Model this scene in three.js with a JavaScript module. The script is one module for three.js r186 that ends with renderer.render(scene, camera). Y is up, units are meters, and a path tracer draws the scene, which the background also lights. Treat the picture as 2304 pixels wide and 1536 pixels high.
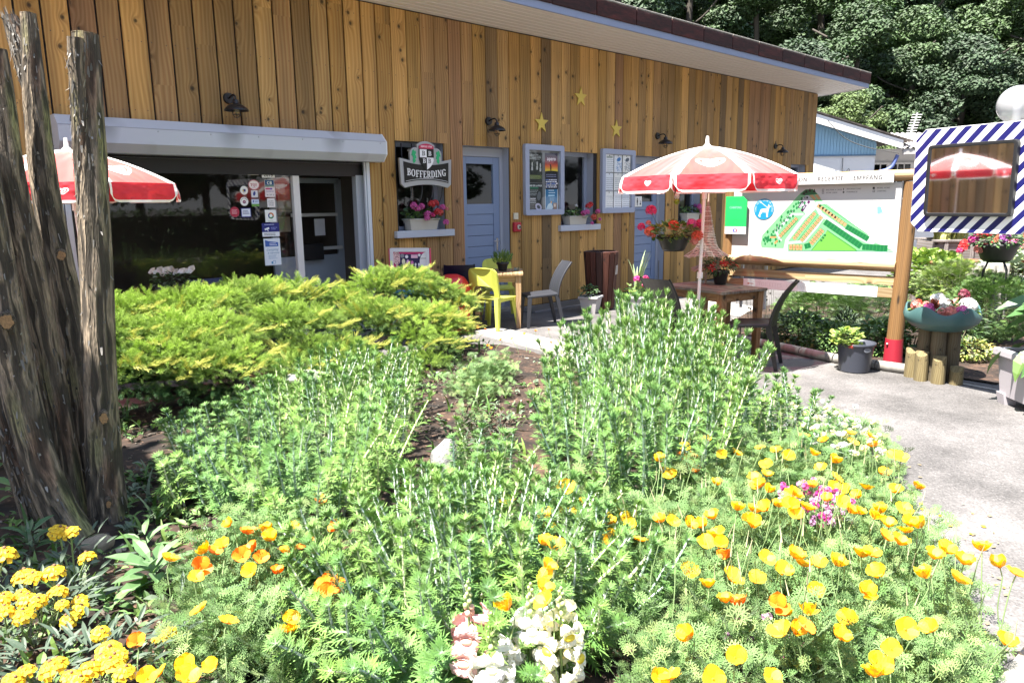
import * as THREE from 'three';
import { RoundedBoxGeometry } from 'three/addons/geometries/RoundedBoxGeometry.js';
import { mergeGeometries, mergeVertices } from 'three/addons/utils/BufferGeometryUtils.js';
import { ImprovedNoise } from 'three/addons/math/ImprovedNoise.js';

// ---------------------------------------------------------------- camera, sky, sun, exposure
// world: x runs along the timber facade to the right, z comes out of it, y up, metres
const scene = new THREE.Scene();
const camera = new THREE.PerspectiveCamera(49.84, 1024 / 682, 0.05, 600);
camera.rotation.order = 'YXZ';
camera.position.set(-8.77, 1.65, 8.29);
camera.rotation.set(-10.7 * Math.PI / 180, -43.35 * Math.PI / 180, -0.74 * Math.PI / 180);
scene.add(camera); camera.updateMatrixWorld(true);

const renderer = new THREE.WebGLRenderer({ antialias: true });
renderer.toneMapping = THREE.LinearToneMapping;
renderer.toneMappingExposure = 4.7;
renderer.shadowMap.enabled = true;

const SUN = new THREE.Vector3(-0.40, 0.914, -0.03).normalize();
{ // computed sky: pale summer blue with broad bright clouds, the same all round
  const w = 512, h = 256, d = new Float32Array(w * h * 4);
  const hash = (i, j, k) => { let n = Math.imul(i, 374761393) ^ Math.imul(j, 668265263) ^ Math.imul(k, 1274126177); n = Math.imul(n ^ (n >>> 13), 1274126177); return ((n ^ (n >>> 16)) >>> 0) / 4294967296; };
  const vn = (x, y, z) => { const i = Math.floor(x), j = Math.floor(y), k = Math.floor(z), f = t => t * t * (3 - 2 * t), a = f(x - i), b = f(y - j), c = f(z - k), L = (p, q, t) => p + (q - p) * t; return L(L(L(hash(i, j, k), hash(i + 1, j, k), a), L(hash(i, j + 1, k), hash(i + 1, j + 1, k), a), b), L(L(hash(i, j, k + 1), hash(i + 1, j, k + 1), a), L(hash(i, j + 1, k + 1), hash(i + 1, j + 1, k + 1), a), b), c); };
  for (let y = 0; y < h; y++) for (let x = 0; x < w; x++) {
    const el = ((y + 0.5) / h - 0.5) * Math.PI, az = (x + 0.5) / w * 2 * Math.PI, e = Math.max(0, Math.sin(el)), c = Math.cos(el), dx = c * Math.cos(az), dz = c * Math.sin(az), dy = e + 0.15;
    let n = 0, am = 0.5, fr = 2.2; for (let o = 0; o < 5; o++) { n += am * vn(dx / dy * fr * 0.5 + 40, dz / dy * fr * 0.5 + 40, 3.3 + o); fr *= 2; am *= 0.5; }
    const k = Math.min(1, Math.max(0, (n - 0.40) * 4.5)), q = Math.pow(1 - e, 2.5), i = (y * w + x) * 4;
    const R = 0.50 + 0.45 * q, G = 0.70 + 0.30 * q, B = 1.12 - 0.04 * q; d[i] = R + (1.30 - R) * k; d[i + 1] = G + (1.28 - G) * k; d[i + 2] = B + (1.25 - B) * k; d[i + 3] = 1;
  }
  const t = new THREE.DataTexture(d, w, h, THREE.RGBAFormat, THREE.FloatType); t.mapping = THREE.EquirectangularReflectionMapping; t.magFilter = THREE.LinearFilter; t.needsUpdate = true;
  scene.background = t; scene.environment = t;
}
scene.environmentIntensity = 0.3; scene.backgroundIntensity = 0.3;
const sun = new THREE.DirectionalLight(new THREE.Color(1, 0.95, 0.86), 4.9);
sun.position.copy(SUN).multiplyScalar(60).add(new THREE.Vector3(-4, 0, 4)); sun.target.position.set(-4, 0, 4);
sun.castShadow = true; sun.shadow.mapSize.set(4096, 4096);
Object.assign(sun.shadow.camera, { left: -25, right: 25, top: 25, bottom: -25, near: 1, far: 150 });
scene.add(sun, sun.target);

// ---------------------------------------------------------------- helpers
function rng(s) { let a = s >>> 0; return () => { a = (a + 0x6D2B79F5) | 0; let t = Math.imul(a ^ (a >>> 15), 1 | a); t = (t + Math.imul(t ^ (t >>> 7), 61 | t)) ^ t; return ((t ^ (t >>> 14)) >>> 0) / 4294967296; }; }
const R0 = rng(7);
const V = (x, y, z) => new THREE.Vector3(x, y, z);
const noise = new ImprovedNoise();
const fbm = (x, y, z = 0, o = 4) => { let s = 0, a = 0.5; for (let i = 0; i < o; i++) { s += a * noise.noise(x, y, z); x *= 2.03; y *= 2.03; z *= 2.03; a *= 0.5; } return s; };
const clamp = (x, a = 0, b = 1) => Math.min(b, Math.max(a, x));
const lerp = (a, b, t) => a + (b - a) * t;
// sight lines used to survey where things stand (photo pixels of 2304 x 1536 -> points in the place)
function sight(px, py) {
  const d = V((px - 1152) / 1653, (768 - py) / 1653, -1).normalize();
  return d.applyQuaternion(camera.quaternion);
}
const FW = V(0.6865, 0, -0.7271);
function gp(px, py, h = 0) { const d = sight(px, py); return d.multiplyScalar((h - 1.65) / d.y).add(camera.position); }
function at(px, py, f) { const d = sight(px, py); return d.multiplyScalar(f / d.dot(FW)).add(camera.position); }
function wp(px, py, off = 0) { const d = sight(px, py); const p = d.multiplyScalar((off - camera.position.z) / d.z).add(camera.position); return p; }

const used = {};
function numbered(n) { used[n] = (used[n] || 0) + 1; return used[n] === 1 ? n : n + '_' + String(used[n] - 1).padStart(3, '0'); }
function tag(o, label, category, group) { o.userData.label = label; o.userData.category = category; if (group) o.userData.group = group; return o; }
function thing(name, label, category, p = V(0, 0, 0), turn = 0, group) {
  const o = new THREE.Group(); o.name = numbered(name); o.position.copy(p); o.rotation.y = turn; scene.add(o);
  return tag(o, label, category, group);
}
function part(parent, name, geo, mat, kind) {
  const m = new THREE.Mesh(Array.isArray(geo) ? merge(geo) : geo, mat); m.name = parent === scene ? numbered(name) : name; m.castShadow = m.receiveShadow = true;
  if (kind) m.userData.kind = kind; parent.add(m); return m;
}
const struct = (name, geo, mat) => part(scene, name, geo, mat, 'structure');
function copy(o, label, p, turn) { const c = o.clone(); c.name = numbered(o.name.replace(/_\d{3}$/, '')); scene.add(c); c.userData = { ...o.userData }; if (label) c.userData.label = label; if (p) c.position.copy(p); if (turn !== undefined) c.rotation.y = turn; return c; }
function merge(list) {
  const col = list.some(g => g.attributes.color);
  return mergeGeometries(list.map(g => {
    g = g.index ? g.toNonIndexed() : g.clone();
    for (const k of Object.keys(g.attributes)) if (!['position', 'normal', 'uv', 'color'].includes(k)) g.deleteAttribute(k);
    const n = g.attributes.position.count;
    if (!g.attributes.normal) g.computeVertexNormals();
    if (!g.attributes.uv) g.setAttribute('uv', new THREE.BufferAttribute(new Float32Array(n * 2), 2));
    if (col && !g.attributes.color) g.setAttribute('color', new THREE.BufferAttribute(new Float32Array(n * 3).fill(1), 3));
    return g;
  }), false);
}
// uv in metres by dominant normal; 'along' = axis the grain runs
function muv(g, along = 'y', ou = 0, ov = 0) {
  if (g.index) g = g.toNonIndexed();
  if (!g.attributes.normal) g.computeVertexNormals();
  const p = g.attributes.position, n = g.attributes.normal, uv = new Float32Array(p.count * 2);
  for (let i = 0; i < p.count; i++) {
    const c = { x: p.getX(i), y: p.getY(i), z: p.getZ(i) }, m = { x: Math.abs(n.getX(i)), y: Math.abs(n.getY(i)), z: Math.abs(n.getZ(i)) };
    const v = c[along]; const others = ['x', 'y', 'z'].filter(k => k !== along);
    const u = m[others[0]] > m[others[1]] ? c[others[1]] : c[others[0]];
    uv[i * 2] = u + ou; uv[i * 2 + 1] = v + ov;
  }
  g.setAttribute('uv', new THREE.BufferAttribute(uv, 2)); return g;
}
const T = (g, x = 0, y = 0, z = 0) => g.translate(x, y, z);
const box = (w, h, d, x = 0, y = 0, z = 0) => new THREE.BoxGeometry(w, h, d).translate(x, y, z);
const rbox = (w, h, d, r = 0.006, x = 0, y = 0, z = 0) => new RoundedBoxGeometry(w, h, d, 1, Math.min(r, w / 2.1, h / 2.1, d / 2.1)).translate(x, y, z);
const cyl = (r0, r1, h, n = 16, x = 0, y = 0, z = 0) => new THREE.CylinderGeometry(r0, r1, h, n).translate(x, y, z);
function tube(pts, r, n = 6, seg) { return new THREE.TubeGeometry(new THREE.CatmullRomCurve3(pts), seg || Math.max(2, pts.length * 3), r, n, false); }
function rod(a, b, r0, r1 = r0, n = 6) {
  const d = b.clone().sub(a), g = new THREE.CylinderGeometry(r1, r0, d.length(), n);
  g.applyQuaternion(new THREE.Quaternion().setFromUnitVectors(V(0, 1, 0), d.normalize())); g.translate((a.x + b.x) / 2, (a.y + b.y) / 2, (a.z + b.z) / 2); return g;
}
// six-sided bar from a to b with given end sections
function bar(a, b, w0, d0, w1 = w0, d1 = d0) {
  const g = new THREE.BoxGeometry(1, 1, 1), p = g.attributes.position;
  for (let i = 0; i < p.count; i++) { const t = p.getY(i) + 0.5, w = lerp(w0, w1, t), d = lerp(d0, d1, t); p.setXYZ(i, lerp(a.x, b.x, t) + p.getX(i) * w, lerp(a.y, b.y, t), lerp(a.z, b.z, t) + p.getZ(i) * d); }
  g.computeVertexNormals(); return g;
}
function lathe(pts, n = 28) { return new THREE.LatheGeometry(pts.map(p => new THREE.Vector2(p[0], p[1])), n); }
function ext(shape, depth, bevel = 0.004, z = 0) { return new THREE.ExtrudeGeometry(shape, { depth, bevelEnabled: bevel > 0, bevelSize: bevel, bevelThickness: bevel, bevelSegments: 2, curveSegments: 10 }).translate(0, 0, z); }
function poly(pts) { const s = new THREE.Shape(); pts.forEach((p, i) => i ? s.lineTo(p[0], p[1]) : s.moveTo(p[0], p[1])); s.closePath(); return s; }
function rrect(w, h, r, x = 0, y = 0) { const s = new THREE.Shape(), a = x - w / 2, b = y - h / 2; s.moveTo(a + r, b); s.lineTo(a + w - r, b); s.quadraticCurveTo(a + w, b, a + w, b + r); s.lineTo(a + w, b + h - r); s.quadraticCurveTo(a + w, b + h, a + w - r, b + h); s.lineTo(a + r, b + h); s.quadraticCurveTo(a, b + h, a, b + h - r); s.lineTo(a, b + r); s.quadraticCurveTo(a, b, a + r, b); return s; }
// raw triangles with vertex colours
class TB {
  constructor() { this.p = []; this.c = []; }
  tri(a, b, c, k, k2, k3) { this.p.push(a.x, a.y, a.z, b.x, b.y, b.z, c.x, c.y, c.z); this.c.push(...k, ...(k2 || k), ...(k3 || k2 || k)); }
  quad(a, b, c, d, k, k2) { this.tri(a, b, c, k, k, k2 || k); this.tri(a, c, d, k, k2 || k, k2 || k); }
  geo(color = true) { const g = new THREE.BufferGeometry(); g.setAttribute('position', new THREE.Float32BufferAttribute(this.p, 3)); if (color) g.setAttribute('color', new THREE.Float32BufferAttribute(this.c, 3)); g.computeVertexNormals(); return g; }
}
// textures
function dtex(w, h, fn, srgb = true, rep) {
  const a = new Uint8Array(w * h * 4);
  for (let y = 0; y < h; y++) for (let x = 0; x < w; x++) { const c = fn(x / w, y / h), i = (y * w + x) * 4; a[i] = clamp(c[0]) * 255; a[i + 1] = clamp(c[1]) * 255; a[i + 2] = clamp(c[2]) * 255; a[i + 3] = 255; }
  const t = new THREE.DataTexture(a, w, h, THREE.RGBAFormat); t.wrapS = t.wrapT = THREE.RepeatWrapping; t.magFilter = THREE.LinearFilter; t.minFilter = THREE.LinearMipmapLinearFilter; t.generateMipmaps = true;
  if (srgb) t.colorSpace = THREE.SRGBColorSpace; if (rep) t.repeat.set(rep[0], rep[1]); t.needsUpdate = true; return t;
}
function ctex(w, h, draw) {
  const c = document.createElement('canvas'); c.width = w; c.height = h; const g = c.getContext('2d'); draw(g, w, h);
  const t = new THREE.CanvasTexture(c); t.colorSpace = THREE.SRGBColorSpace; return t;
}
const col = h => new THREE.Color(h);
const M = (r, g, b, rough = 0.7, o = {}) => new THREE.MeshStandardMaterial({ color: new THREE.Color().setRGB(r, g, b), roughness: rough, side: THREE.DoubleSide, ...o });
const leafM = (rough = 0.75, tr = 0.3, o = {}) => new THREE.MeshPhysicalMaterial({ color: 0xffffff, vertexColors: true, roughness: rough, transmission: tr, thickness: 0, side: THREE.DoubleSide, ...o });
const printM = (t, rough = 0.55) => new THREE.MeshStandardMaterial({ map: t, roughness: rough, side: THREE.DoubleSide });
const tmod = (a, n) => { a %= n; return a < 0 ? a + n : a; };
// periodic value noise so that textures tile
function pnoise(seed, n) { const r = rng(seed), g = new Float32Array(n * n); for (let i = 0; i < n * n; i++) g[i] = r(); return (u, v) => { u = tmod(u, 1) * n; v = tmod(v, 1) * n; const i = Math.floor(u), j = Math.floor(v); let a = u - i, b = v - j; a = a * a * (3 - 2 * a); b = b * b * (3 - 2 * b); const k = (x, y) => g[tmod(y, n) * n + tmod(x, n)]; return lerp(lerp(k(i, j), k(i + 1, j), a), lerp(k(i, j + 1), k(i + 1, j + 1), a), b); }; }
function ptile(seed, ns) { const f = ns.map((n, i) => pnoise(seed + i * 17, n)); return (u, v) => { let s = 0, w = 0, a = 1; for (const q of f) { s += a * q(u, v); w += a; a *= 0.62; } return s / w; }; }

// ---------------------------------------------------------------- materials
// softwood: u across 1 m, v along 4 m
function woodTex(seed, knots) {
  const r = rng(seed), big = ptile(seed, [3, 7]), fine = pnoise(seed + 5, 128), mot = ptile(seed + 9, [5, 11, 23]), ks = [];
  for (let i = 0; i < knots; i++) ks.push([r(), r(), 0.011 + r() * 0.013]);
  return dtex(512, 1024, (u, v) => {
    let warp = big(u * 1, v * 1) * 0.35, dark = 0, ring = 0;
    for (const [kx, ky, kr] of ks) { let dx = u - kx; dx -= Math.round(dx); let dy = (v - ky); dy -= Math.round(dy); dy *= 4; const d = Math.hypot(dx, dy * 0.8); if (d < 0.13) { const k = Math.exp(-d / 0.028); warp += k * 0.4; if (d < kr) dark = Math.max(dark, 1 - d / kr * 0.55); else ring = Math.max(ring, Math.exp(-(d - kr) / 0.014) * 0.5); } }
    const g = Math.sin((u + warp * 0.32) * 150 + v * 2) * 0.5 + 0.5, f = fine(u * 1, v * 0.06), st = big(u * 2, v * 0.25);
    const L = 0.80 + 0.10 * g + 0.08 * (f - 0.5) + 0.34 * (st - 0.5) + 0.16 * (mot(u, v) - 0.5) - 0.30 * ring;
    const k = 1 - 0.72 * dark;
    return [L * k * 1.0, L * k * (0.97 - 0.05 * (1 - g)), L * k * (0.9 - 0.1 * (1 - g))];
  });
}
const W3 = [woodTex(11, 26), woodTex(23, 18), woodTex(37, 34)].map(t => { t.repeat.set(1, 0.25); return t; });
const woodM = (r, g, b, i = 0, rough = 0.72) => M(r, g, b, rough, { map: W3[i], bumpMap: W3[i], bumpScale: 0.0015 });
const asphN = ptile(3, [6, 13]), asphF = pnoise(9, 512), asphG = pnoise(19, 256), asphC = ptile(31, [24, 50]);
const asphaltT = dtex(1024, 1024, (u, v) => { const a = asphF(u, v), b = asphG(u, v), c = asphN(u, v), e = asphC(u, v); let L = 0.60 + 0.15 * (a - 0.5) + 0.09 * (b - 0.5) + 0.26 * (c - 0.5) + 0.12 * (e - 0.5); if (a > 0.93 && b > 0.5) L += 0.15; if (a < 0.05) L -= 0.10; return [L * 1.01, L * 0.985, L * 0.98]; });
asphaltT.repeat.set(1 / 3.1, 1 / 3.1);
const asphaltBump = dtex(512, 512, (u, v) => { const a = asphF(u, v) * 0.6 + asphG(u, v) * 0.4; return [a, a, a]; }, false); asphaltBump.repeat.copy(asphaltT.repeat);
const asphaltM = M(0.325, 0.322, 0.322, 0.88, { map: asphaltT, bumpMap: asphaltBump, bumpScale: 0.004 });
const soilN = ptile(41, [8, 20, 44, 90]), soilC = pnoise(55, 60);
const soilT = dtex(1024, 1024, (u, v) => { const a = soilN(u, v), c = soilC(u, v); const L = 0.12 + 0.55 * (a - 0.25) + (c > 0.86 ? 0.22 : 0); return [L * 1.12, L * 0.86, L * 0.70]; }); soilT.repeat.set(1 / 1.4, 1 / 1.4);
const soilM = M(0.48, 0.47, 0.46, 0.95, { map: soilT, bumpMap: soilT, bumpScale: 0.02 });
function pn2(seed, nu, nv) { const r = rng(seed), g = new Float32Array(nu * nv); for (let i = 0; i < nu * nv; i++) g[i] = r(); return (u, v) => { u = tmod(u, 1) * nu; v = tmod(v, 1) * nv; const i = Math.floor(u), j = Math.floor(v), f = t => t * t * (3 - 2 * t), a = f(u - i), b = f(v - j), k = (x, y) => g[tmod(y, nv) * nu + tmod(x, nu)]; return lerp(lerp(k(i, j), k(i + 1, j), a), lerp(k(i, j + 1), k(i + 1, j + 1), a), b); }; }
// stringy bark: long vertical fibres, peeling strips, a little moss
const bkA = pn2(61, 26, 13), bkB = pn2(62, 84, 30), bkC = pn2(63, 5, 4), bkD = pn2(64, 16, 22), bkE = pn2(65, 220, 110);
const barkH = (u, v) => { const w = 0.07 * (bkC(u, v) - 0.5) + 0.035 * (bkD(u, v) - 0.5), a = bkA(u + w, v), b = bkB(u + w, v), e = bkE(u, v), d = bkD(u, v); const gap = clamp((a - 0.34) * 4); return clamp((0.22 + 0.36 * b + 0.22 * e + 0.2 * d) * (0.35 + 0.65 * gap)); };
const barkT = dtex(512, 1024, (u, v) => { const h = barkH(u, v), c = bkC(u, v), d = bkD(u + 0.3, v), L = 0.14 + 0.78 * h, red = clamp((c - 0.55) * 3) * 0.12, moss = clamp((bkC(u + 0.5, v + 0.4) - 0.62) * 4) * 0.10; return [L * (1.02 + red), L * (0.95 - red * 0.3 + moss), L * (0.86 - red * 0.6 - moss)]; });
const barkB = dtex(512, 1024, (u, v) => { const h = barkH(u, v); return [h, h, h]; }, false);
const barkM = M(0.60, 0.55, 0.49, 0.92, { map: barkT, bumpMap: barkB, bumpScale: 0.02 });
const concN = ptile(71, [9, 30, 80]);
const concT = dtex(512, 512, (u, v) => { const L = 0.78 + 0.35 * (concN(u, v) - 0.5); return [L, L * 0.985, L * 0.96]; });
const concM = M(0.42, 0.41, 0.39, 0.9, { map: concT, bumpMap: concT, bumpScale: 0.006 });
const concWhite = M(0.66, 0.65, 0.63, 0.85, { map: concT, bumpMap: concT, bumpScale: 0.004 });
const blueGrey = M(0.29, 0.33, 0.43, 0.5), doorBlue = M(0.205, 0.265, 0.40, 0.45), revealM = M(0.36, 0.385, 0.45, 0.65);
const blackM = M(0.012, 0.012, 0.014, 0.45), darkM = M(0.02, 0.02, 0.024, 0.8), whiteM = M(0.78, 0.78, 0.77, 0.45), steelM = M(0.6, 0.6, 0.6, 0.3, { metalness: 0.9 });
const glassM = new THREE.MeshPhysicalMaterial({ color: 0xffffff, transmission: 1, thickness: 0, roughness: 0.02, ior: 1.5, side: THREE.DoubleSide });
const alu = M(0.62, 0.65, 0.70, 0.42);
// ================================================================ ground
{
  const g = new THREE.PlaneGeometry(700, 700, 40, 40).rotateX(-Math.PI / 2); const p = g.attributes.position, uv = g.attributes.uv;
  for (let i = 0; i < p.count; i++) uv.setXY(i, p.getX(i), p.getZ(i));
  struct('pavement', g, asphaltM);
}
// flower bed soil, a raised uneven sheet
const jit0 = r => r() - 0.5;
const BED = [[-13, 1.72], [-3.3, 1.72], [-3.05, 2.1], [-3.3, 4.3], [-3.75, 5.5], [-4.15, 6.4], [-4.9, 7.15], [-5.75, 7.62], [-6.7, 8.0], [-7.6, 8.05], [-8.6, 7.35], [-10, 6.6], [-13, 5.5]];
function inPoly(P, x, z) { let c = false; for (let i = 0, j = P.length - 1; i < P.length; j = i++) { const [xi, zi] = P[i], [xj, zj] = P[j]; if ((zi > z) !== (zj > z) && x < (xj - xi) * (z - zi) / (zj - zi) + xi) c = !c; } return c; }
function edgeDist(P, x, z) { let d = 1e9; for (let i = 0, j = P.length - 1; i < P.length; j = i++) { const [ax, az] = P[j], [bx, bz] = P[i]; const t = clamp(((x - ax) * (bx - ax) + (z - az) * (bz - az)) / ((bx - ax) ** 2 + (bz - az) ** 2)); d = Math.min(d, Math.hypot(x - ax - t * (bx - ax), z - az - t * (bz - az))); } return d; }
function bedH(x, z) { if (!inPoly(BED, x, z)) return 0; const e = edgeDist(BED, x, z); return 0.02 + 0.10 * clamp(e / 0.6) + 0.05 * fbm(x * 0.9, z * 0.9) * clamp(e / 0.4) + 0.022 * fbm(x * 5, z * 5, 3) * clamp(e / 0.2); }
{
  const s = poly(BED.map(p => [p[0], -p[1]])); const X0 = -13, X1 = -3, Z0 = 1.7, Z1 = 8.1, st = 0.06, tb = [];
  const pos = [], uv = [], put = (x, z) => { pos.push(x, bedH(x, z), z); uv.push(x, z); };
  for (let x = -9.6; x < X1; x += st) for (let z = Z0; z < Z1; z += st) { if (!inPoly(BED, x + st / 2, z + st / 2)) continue; put(x, z); put(x, z + st); put(x + st, z + st); put(x, z); put(x + st, z + st); put(x + st, z); }
  let g = new THREE.BufferGeometry(); g.setAttribute('position', new THREE.Float32BufferAttribute(pos, 3)); g.setAttribute('uv', new THREE.Float32BufferAttribute(uv, 2)); g = mergeVertices(g, 1e-3); g.computeVertexNormals();
  struct('flower_bed_soil', g, soilM);
}
// crumbs, chips and small stones on the soil
{
  const g = new THREE.IcosahedronGeometry(1, 0), n = 2600, m = new THREE.InstancedMesh(g, M(1, 1, 1, 0.95), n), r = rng(91), q = new THREE.Matrix4(), e = new THREE.Euler(), qq = new THREE.Quaternion(), c = new THREE.Color(); let k = 0;
  while (k < n) { const x = -9 + r() * 5.5, z = 2.2 + r() * 5.6; if (!inPoly(BED, x, z)) continue; const s = 0.004 + 0.012 * r() ** 3; e.set(r() * 6, r() * 6, r() * 6); q.compose(V(x, bedH(x, z) + s * 0.3, z), qq.setFromEuler(e), V(s * (1 + r() * 1.5), s * 0.7, s)); m.setMatrixAt(k, q); const L = r() < 0.2 ? 0.35 : 0.05 + 0.12 * r(); m.setColorAt(k, c.setRGB(L, L * 0.82, L * 0.66)); k++; }
  m.name = 'soil_crumbs'; m.userData.kind = 'stuff'; scene.add(m);
  tag(m, 'brown soil crumbs, bark chips and small stones on the flower bed', 'soil crumbs');
}
// kerbs and edging
function kerbRun(pts, r, name, mat, len = 0.5, flat = 1) {
  const c = new THREE.CatmullRomCurve3(pts), L = c.getLength(), n = Math.max(1, Math.round(L / len)), grp = new THREE.Group(); grp.name = numbered(name); grp.userData.kind = 'structure'; scene.add(grp);
  for (let i = 0; i < n; i++) { const q = []; for (let k = 0; k <= 4; k++) q.push(c.getPointAt((i + 0.012 + (0.976 * k) / 4) / n)); const g = new THREE.TubeGeometry(new THREE.CatmullRomCurve3(q), 8, r, 10, false); g.scale(1, flat, 1); const caps = [q[0], q[4]].map((p, j) => { const d = c.getTangentAt((i + (j ? 0.98 : 0.02)) / n); const s = new THREE.CircleGeometry(r, 10); s.applyQuaternion(new THREE.Quaternion().setFromUnitVectors(V(0, 0, 1), d)); s.translate(p.x, p.y, p.z); s.scale(1, flat, 1); return s; }); part(grp, 'kerb_stone', muv(merge([g, ...caps]), 'x'), mat); }
}
{
  const k = [[1560, 748], [1640, 766], [1760, 790], [1880, 816], [1980, 832], [2078, 846]].map(p => gp(p[0], p[1])); k.forEach(p => { p.y = 0.045; });
  kerbRun(k, 0.05, 'kerb', concM, 0.45);
  const w = [[2110, 852], [2165, 863], [2228, 874]].map(p => gp(p[0], p[1])); const a = w[0], b = w[2].clone().lerp(w[0], -0.4), d = b.clone().sub(a).normalize(), nn = V(-d.z, 0, d.x);
  const g = new THREE.BufferGeometry().setFromPoints([a, b, b.clone().addScaledVector(nn, 0.035), a, b.clone().addScaledVector(nn, 0.035), a.clone().addScaledVector(nn, 0.035)].map(p => p.setY(0.005))); g.computeVertexNormals(); muv(g, 'x');
  struct('white_line', merge([g]), concWhite);
  // pale concrete corner at the near right edge and the pale edging behind the flower bed
  const c0 = gp(2330, 1436), c1 = gp(2240, 1552); const dd = c1.clone().sub(c0).normalize(), n2 = V(-dd.z, 0, dd.x); if (n2.dot(gp(2400, 1560).sub(c0)) < 0) n2.negate();
  const mid = c0.clone().lerp(c1, 0.5).addScaledVector(n2, 0.16), kb = box(0.32, 0.06, 3); kb.rotateY(Math.atan2(dd.x, dd.z)); kb.translate(mid.x, 0.0, mid.z);
  struct('concrete_edging', muv(kb, 'z'), concM);
  const e0 = gp(1075, 752), e1 = gp(1260, 800), ed = e1.clone().sub(e0).normalize(), en = V(-ed.z, 0, ed.x); if (en.dot(V(0, 0, 1)) < 0) en.negate();
  const eb = box(2.2, 0.07, 0.42); eb.rotateY(-Math.atan2(ed.z, ed.x)); const em = e0.clone().lerp(e1, 0.6).addScaledVector(en, 0.21); eb.translate(em.x, 0.0, em.z);
  struct('concrete_edging', muv(eb, 'x'), concWhite);
  // paved strip of pale concrete crossing the yard behind the sign
  const q = [[1540, 696], [1900, 742], [1760, 700], [1560, 668]].map(p => gp(p[0], p[1])).map(p => V(p.x, 0.004, p.z));
  const sg = new THREE.BufferGeometry().setFromPoints([q[0], q[1], q[2], q[0], q[2], q[3]]); sg.computeVertexNormals(); struct('concrete_strip', muv(merge([sg]), 'x'), concWhite);
}
// drain grate along the wall foot
{
  const t = thing('drain_grate', 'grey steel grate along the wall foot behind the grey chair', 'grate', V(0.0, 0, 0.28));
  const bars = []; for (let i = 0; i < 34; i++) bars.push(box(0.012, 0.02, 0.42, -0.95 + i * 0.055, 0.016, 0));
  part(t, 'grate_bars', bars, M(0.35, 0.36, 0.38, 0.45, { metalness: 0.6 }));
  part(t, 'grate_frame', [box(1.9, 0.022, 0.03, 0, 0.015, 0.225), box(1.9, 0.022, 0.03, 0, 0.015, -0.225)], M(0.3, 0.3, 0.32, 0.5, { metalness: 0.5 }));
  part(t, 'drain_channel', box(1.9, 0.004, 0.42, 0, 0.004, 0), darkM);
}

// ================================================================ timber building
const bld = thing('timber_building', 'long single storey building clad in vertical golden brown boards', 'building');
// openings [x0, x1, y0, y1]
const OP = [[-6.88, -3.42, 0.02, 2.16], [-2.99, -2.2, 1.29, 2.47], [-1.86, -0.94, 0.02, 2.46], [0.22, 1.03, 1.27, 2.45], [2.17, 3.13, 0.02, 2.45], [3.62, 4.34, 1.24, 2.45], [8.12, 8.88, 1.25, 2.45]];
const holesIn = s => { for (const [a, b, c, d] of OP) s.holes.push(new THREE.Path([[a, c], [a, d], [b, d], [b, c]].map(p => new THREE.Vector2(p[0], p[1])))); return s; };
const BX0 = -9.7, BX1 = 9.27, SOF = 4.11;
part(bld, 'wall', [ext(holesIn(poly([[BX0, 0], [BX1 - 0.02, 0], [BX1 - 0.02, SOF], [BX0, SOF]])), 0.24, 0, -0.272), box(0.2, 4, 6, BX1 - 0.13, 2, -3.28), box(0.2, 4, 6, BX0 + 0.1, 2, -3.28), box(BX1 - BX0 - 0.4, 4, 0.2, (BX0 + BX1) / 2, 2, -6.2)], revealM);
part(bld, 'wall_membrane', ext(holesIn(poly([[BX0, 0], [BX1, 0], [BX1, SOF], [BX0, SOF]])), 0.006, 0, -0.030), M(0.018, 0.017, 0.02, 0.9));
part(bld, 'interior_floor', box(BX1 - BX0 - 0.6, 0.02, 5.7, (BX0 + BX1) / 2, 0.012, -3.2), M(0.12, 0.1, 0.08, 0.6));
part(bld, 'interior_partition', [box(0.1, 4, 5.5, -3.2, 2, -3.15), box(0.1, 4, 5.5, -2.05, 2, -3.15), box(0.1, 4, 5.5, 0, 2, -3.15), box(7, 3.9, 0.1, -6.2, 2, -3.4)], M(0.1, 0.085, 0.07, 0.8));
const PT = [[0.625, 0.392, 0.145], [0.575, 0.371, 0.128], [0.500, 0.311, 0.106], [0.674, 0.427, 0.163], [0.450, 0.296, 0.128], [0.587, 0.392, 0.170], [0.388, 0.255, 0.113], [0.526, 0.338, 0.163]].map((c, i) => woodM(c[0], c[1], c[2], i % 3));
const pinkPlank = woodM(0.45, 0.27, 0.15, 1), greyPlank = woodM(0.24, 0.165, 0.085, 2);
function plankGeo(w, h, t, ou, ov) { // board with eased front edges, back at z=0
  const b = 0.004, s = poly([[-w / 2, 0], [w / 2, 0], [w / 2, t - b], [w / 2 - b, t], [-w / 2 + b, t], [-w / 2, t - b]]);
  const g = new THREE.ExtrudeGeometry(s, { depth: h, bevelEnabled: false }); g.rotateX(-Math.PI / 2); // z->y, y->-z
  g.scale(1, 1, -1); const n = g.attributes.position; const idx = []; for (let i = 0; i < n.count; i += 3) idx.push(i, i + 2, i + 1); g.setIndex(idx);
  const q = g.toNonIndexed(); q.computeVertexNormals(); return muv(q, 'y', ou, ov);
}
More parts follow.
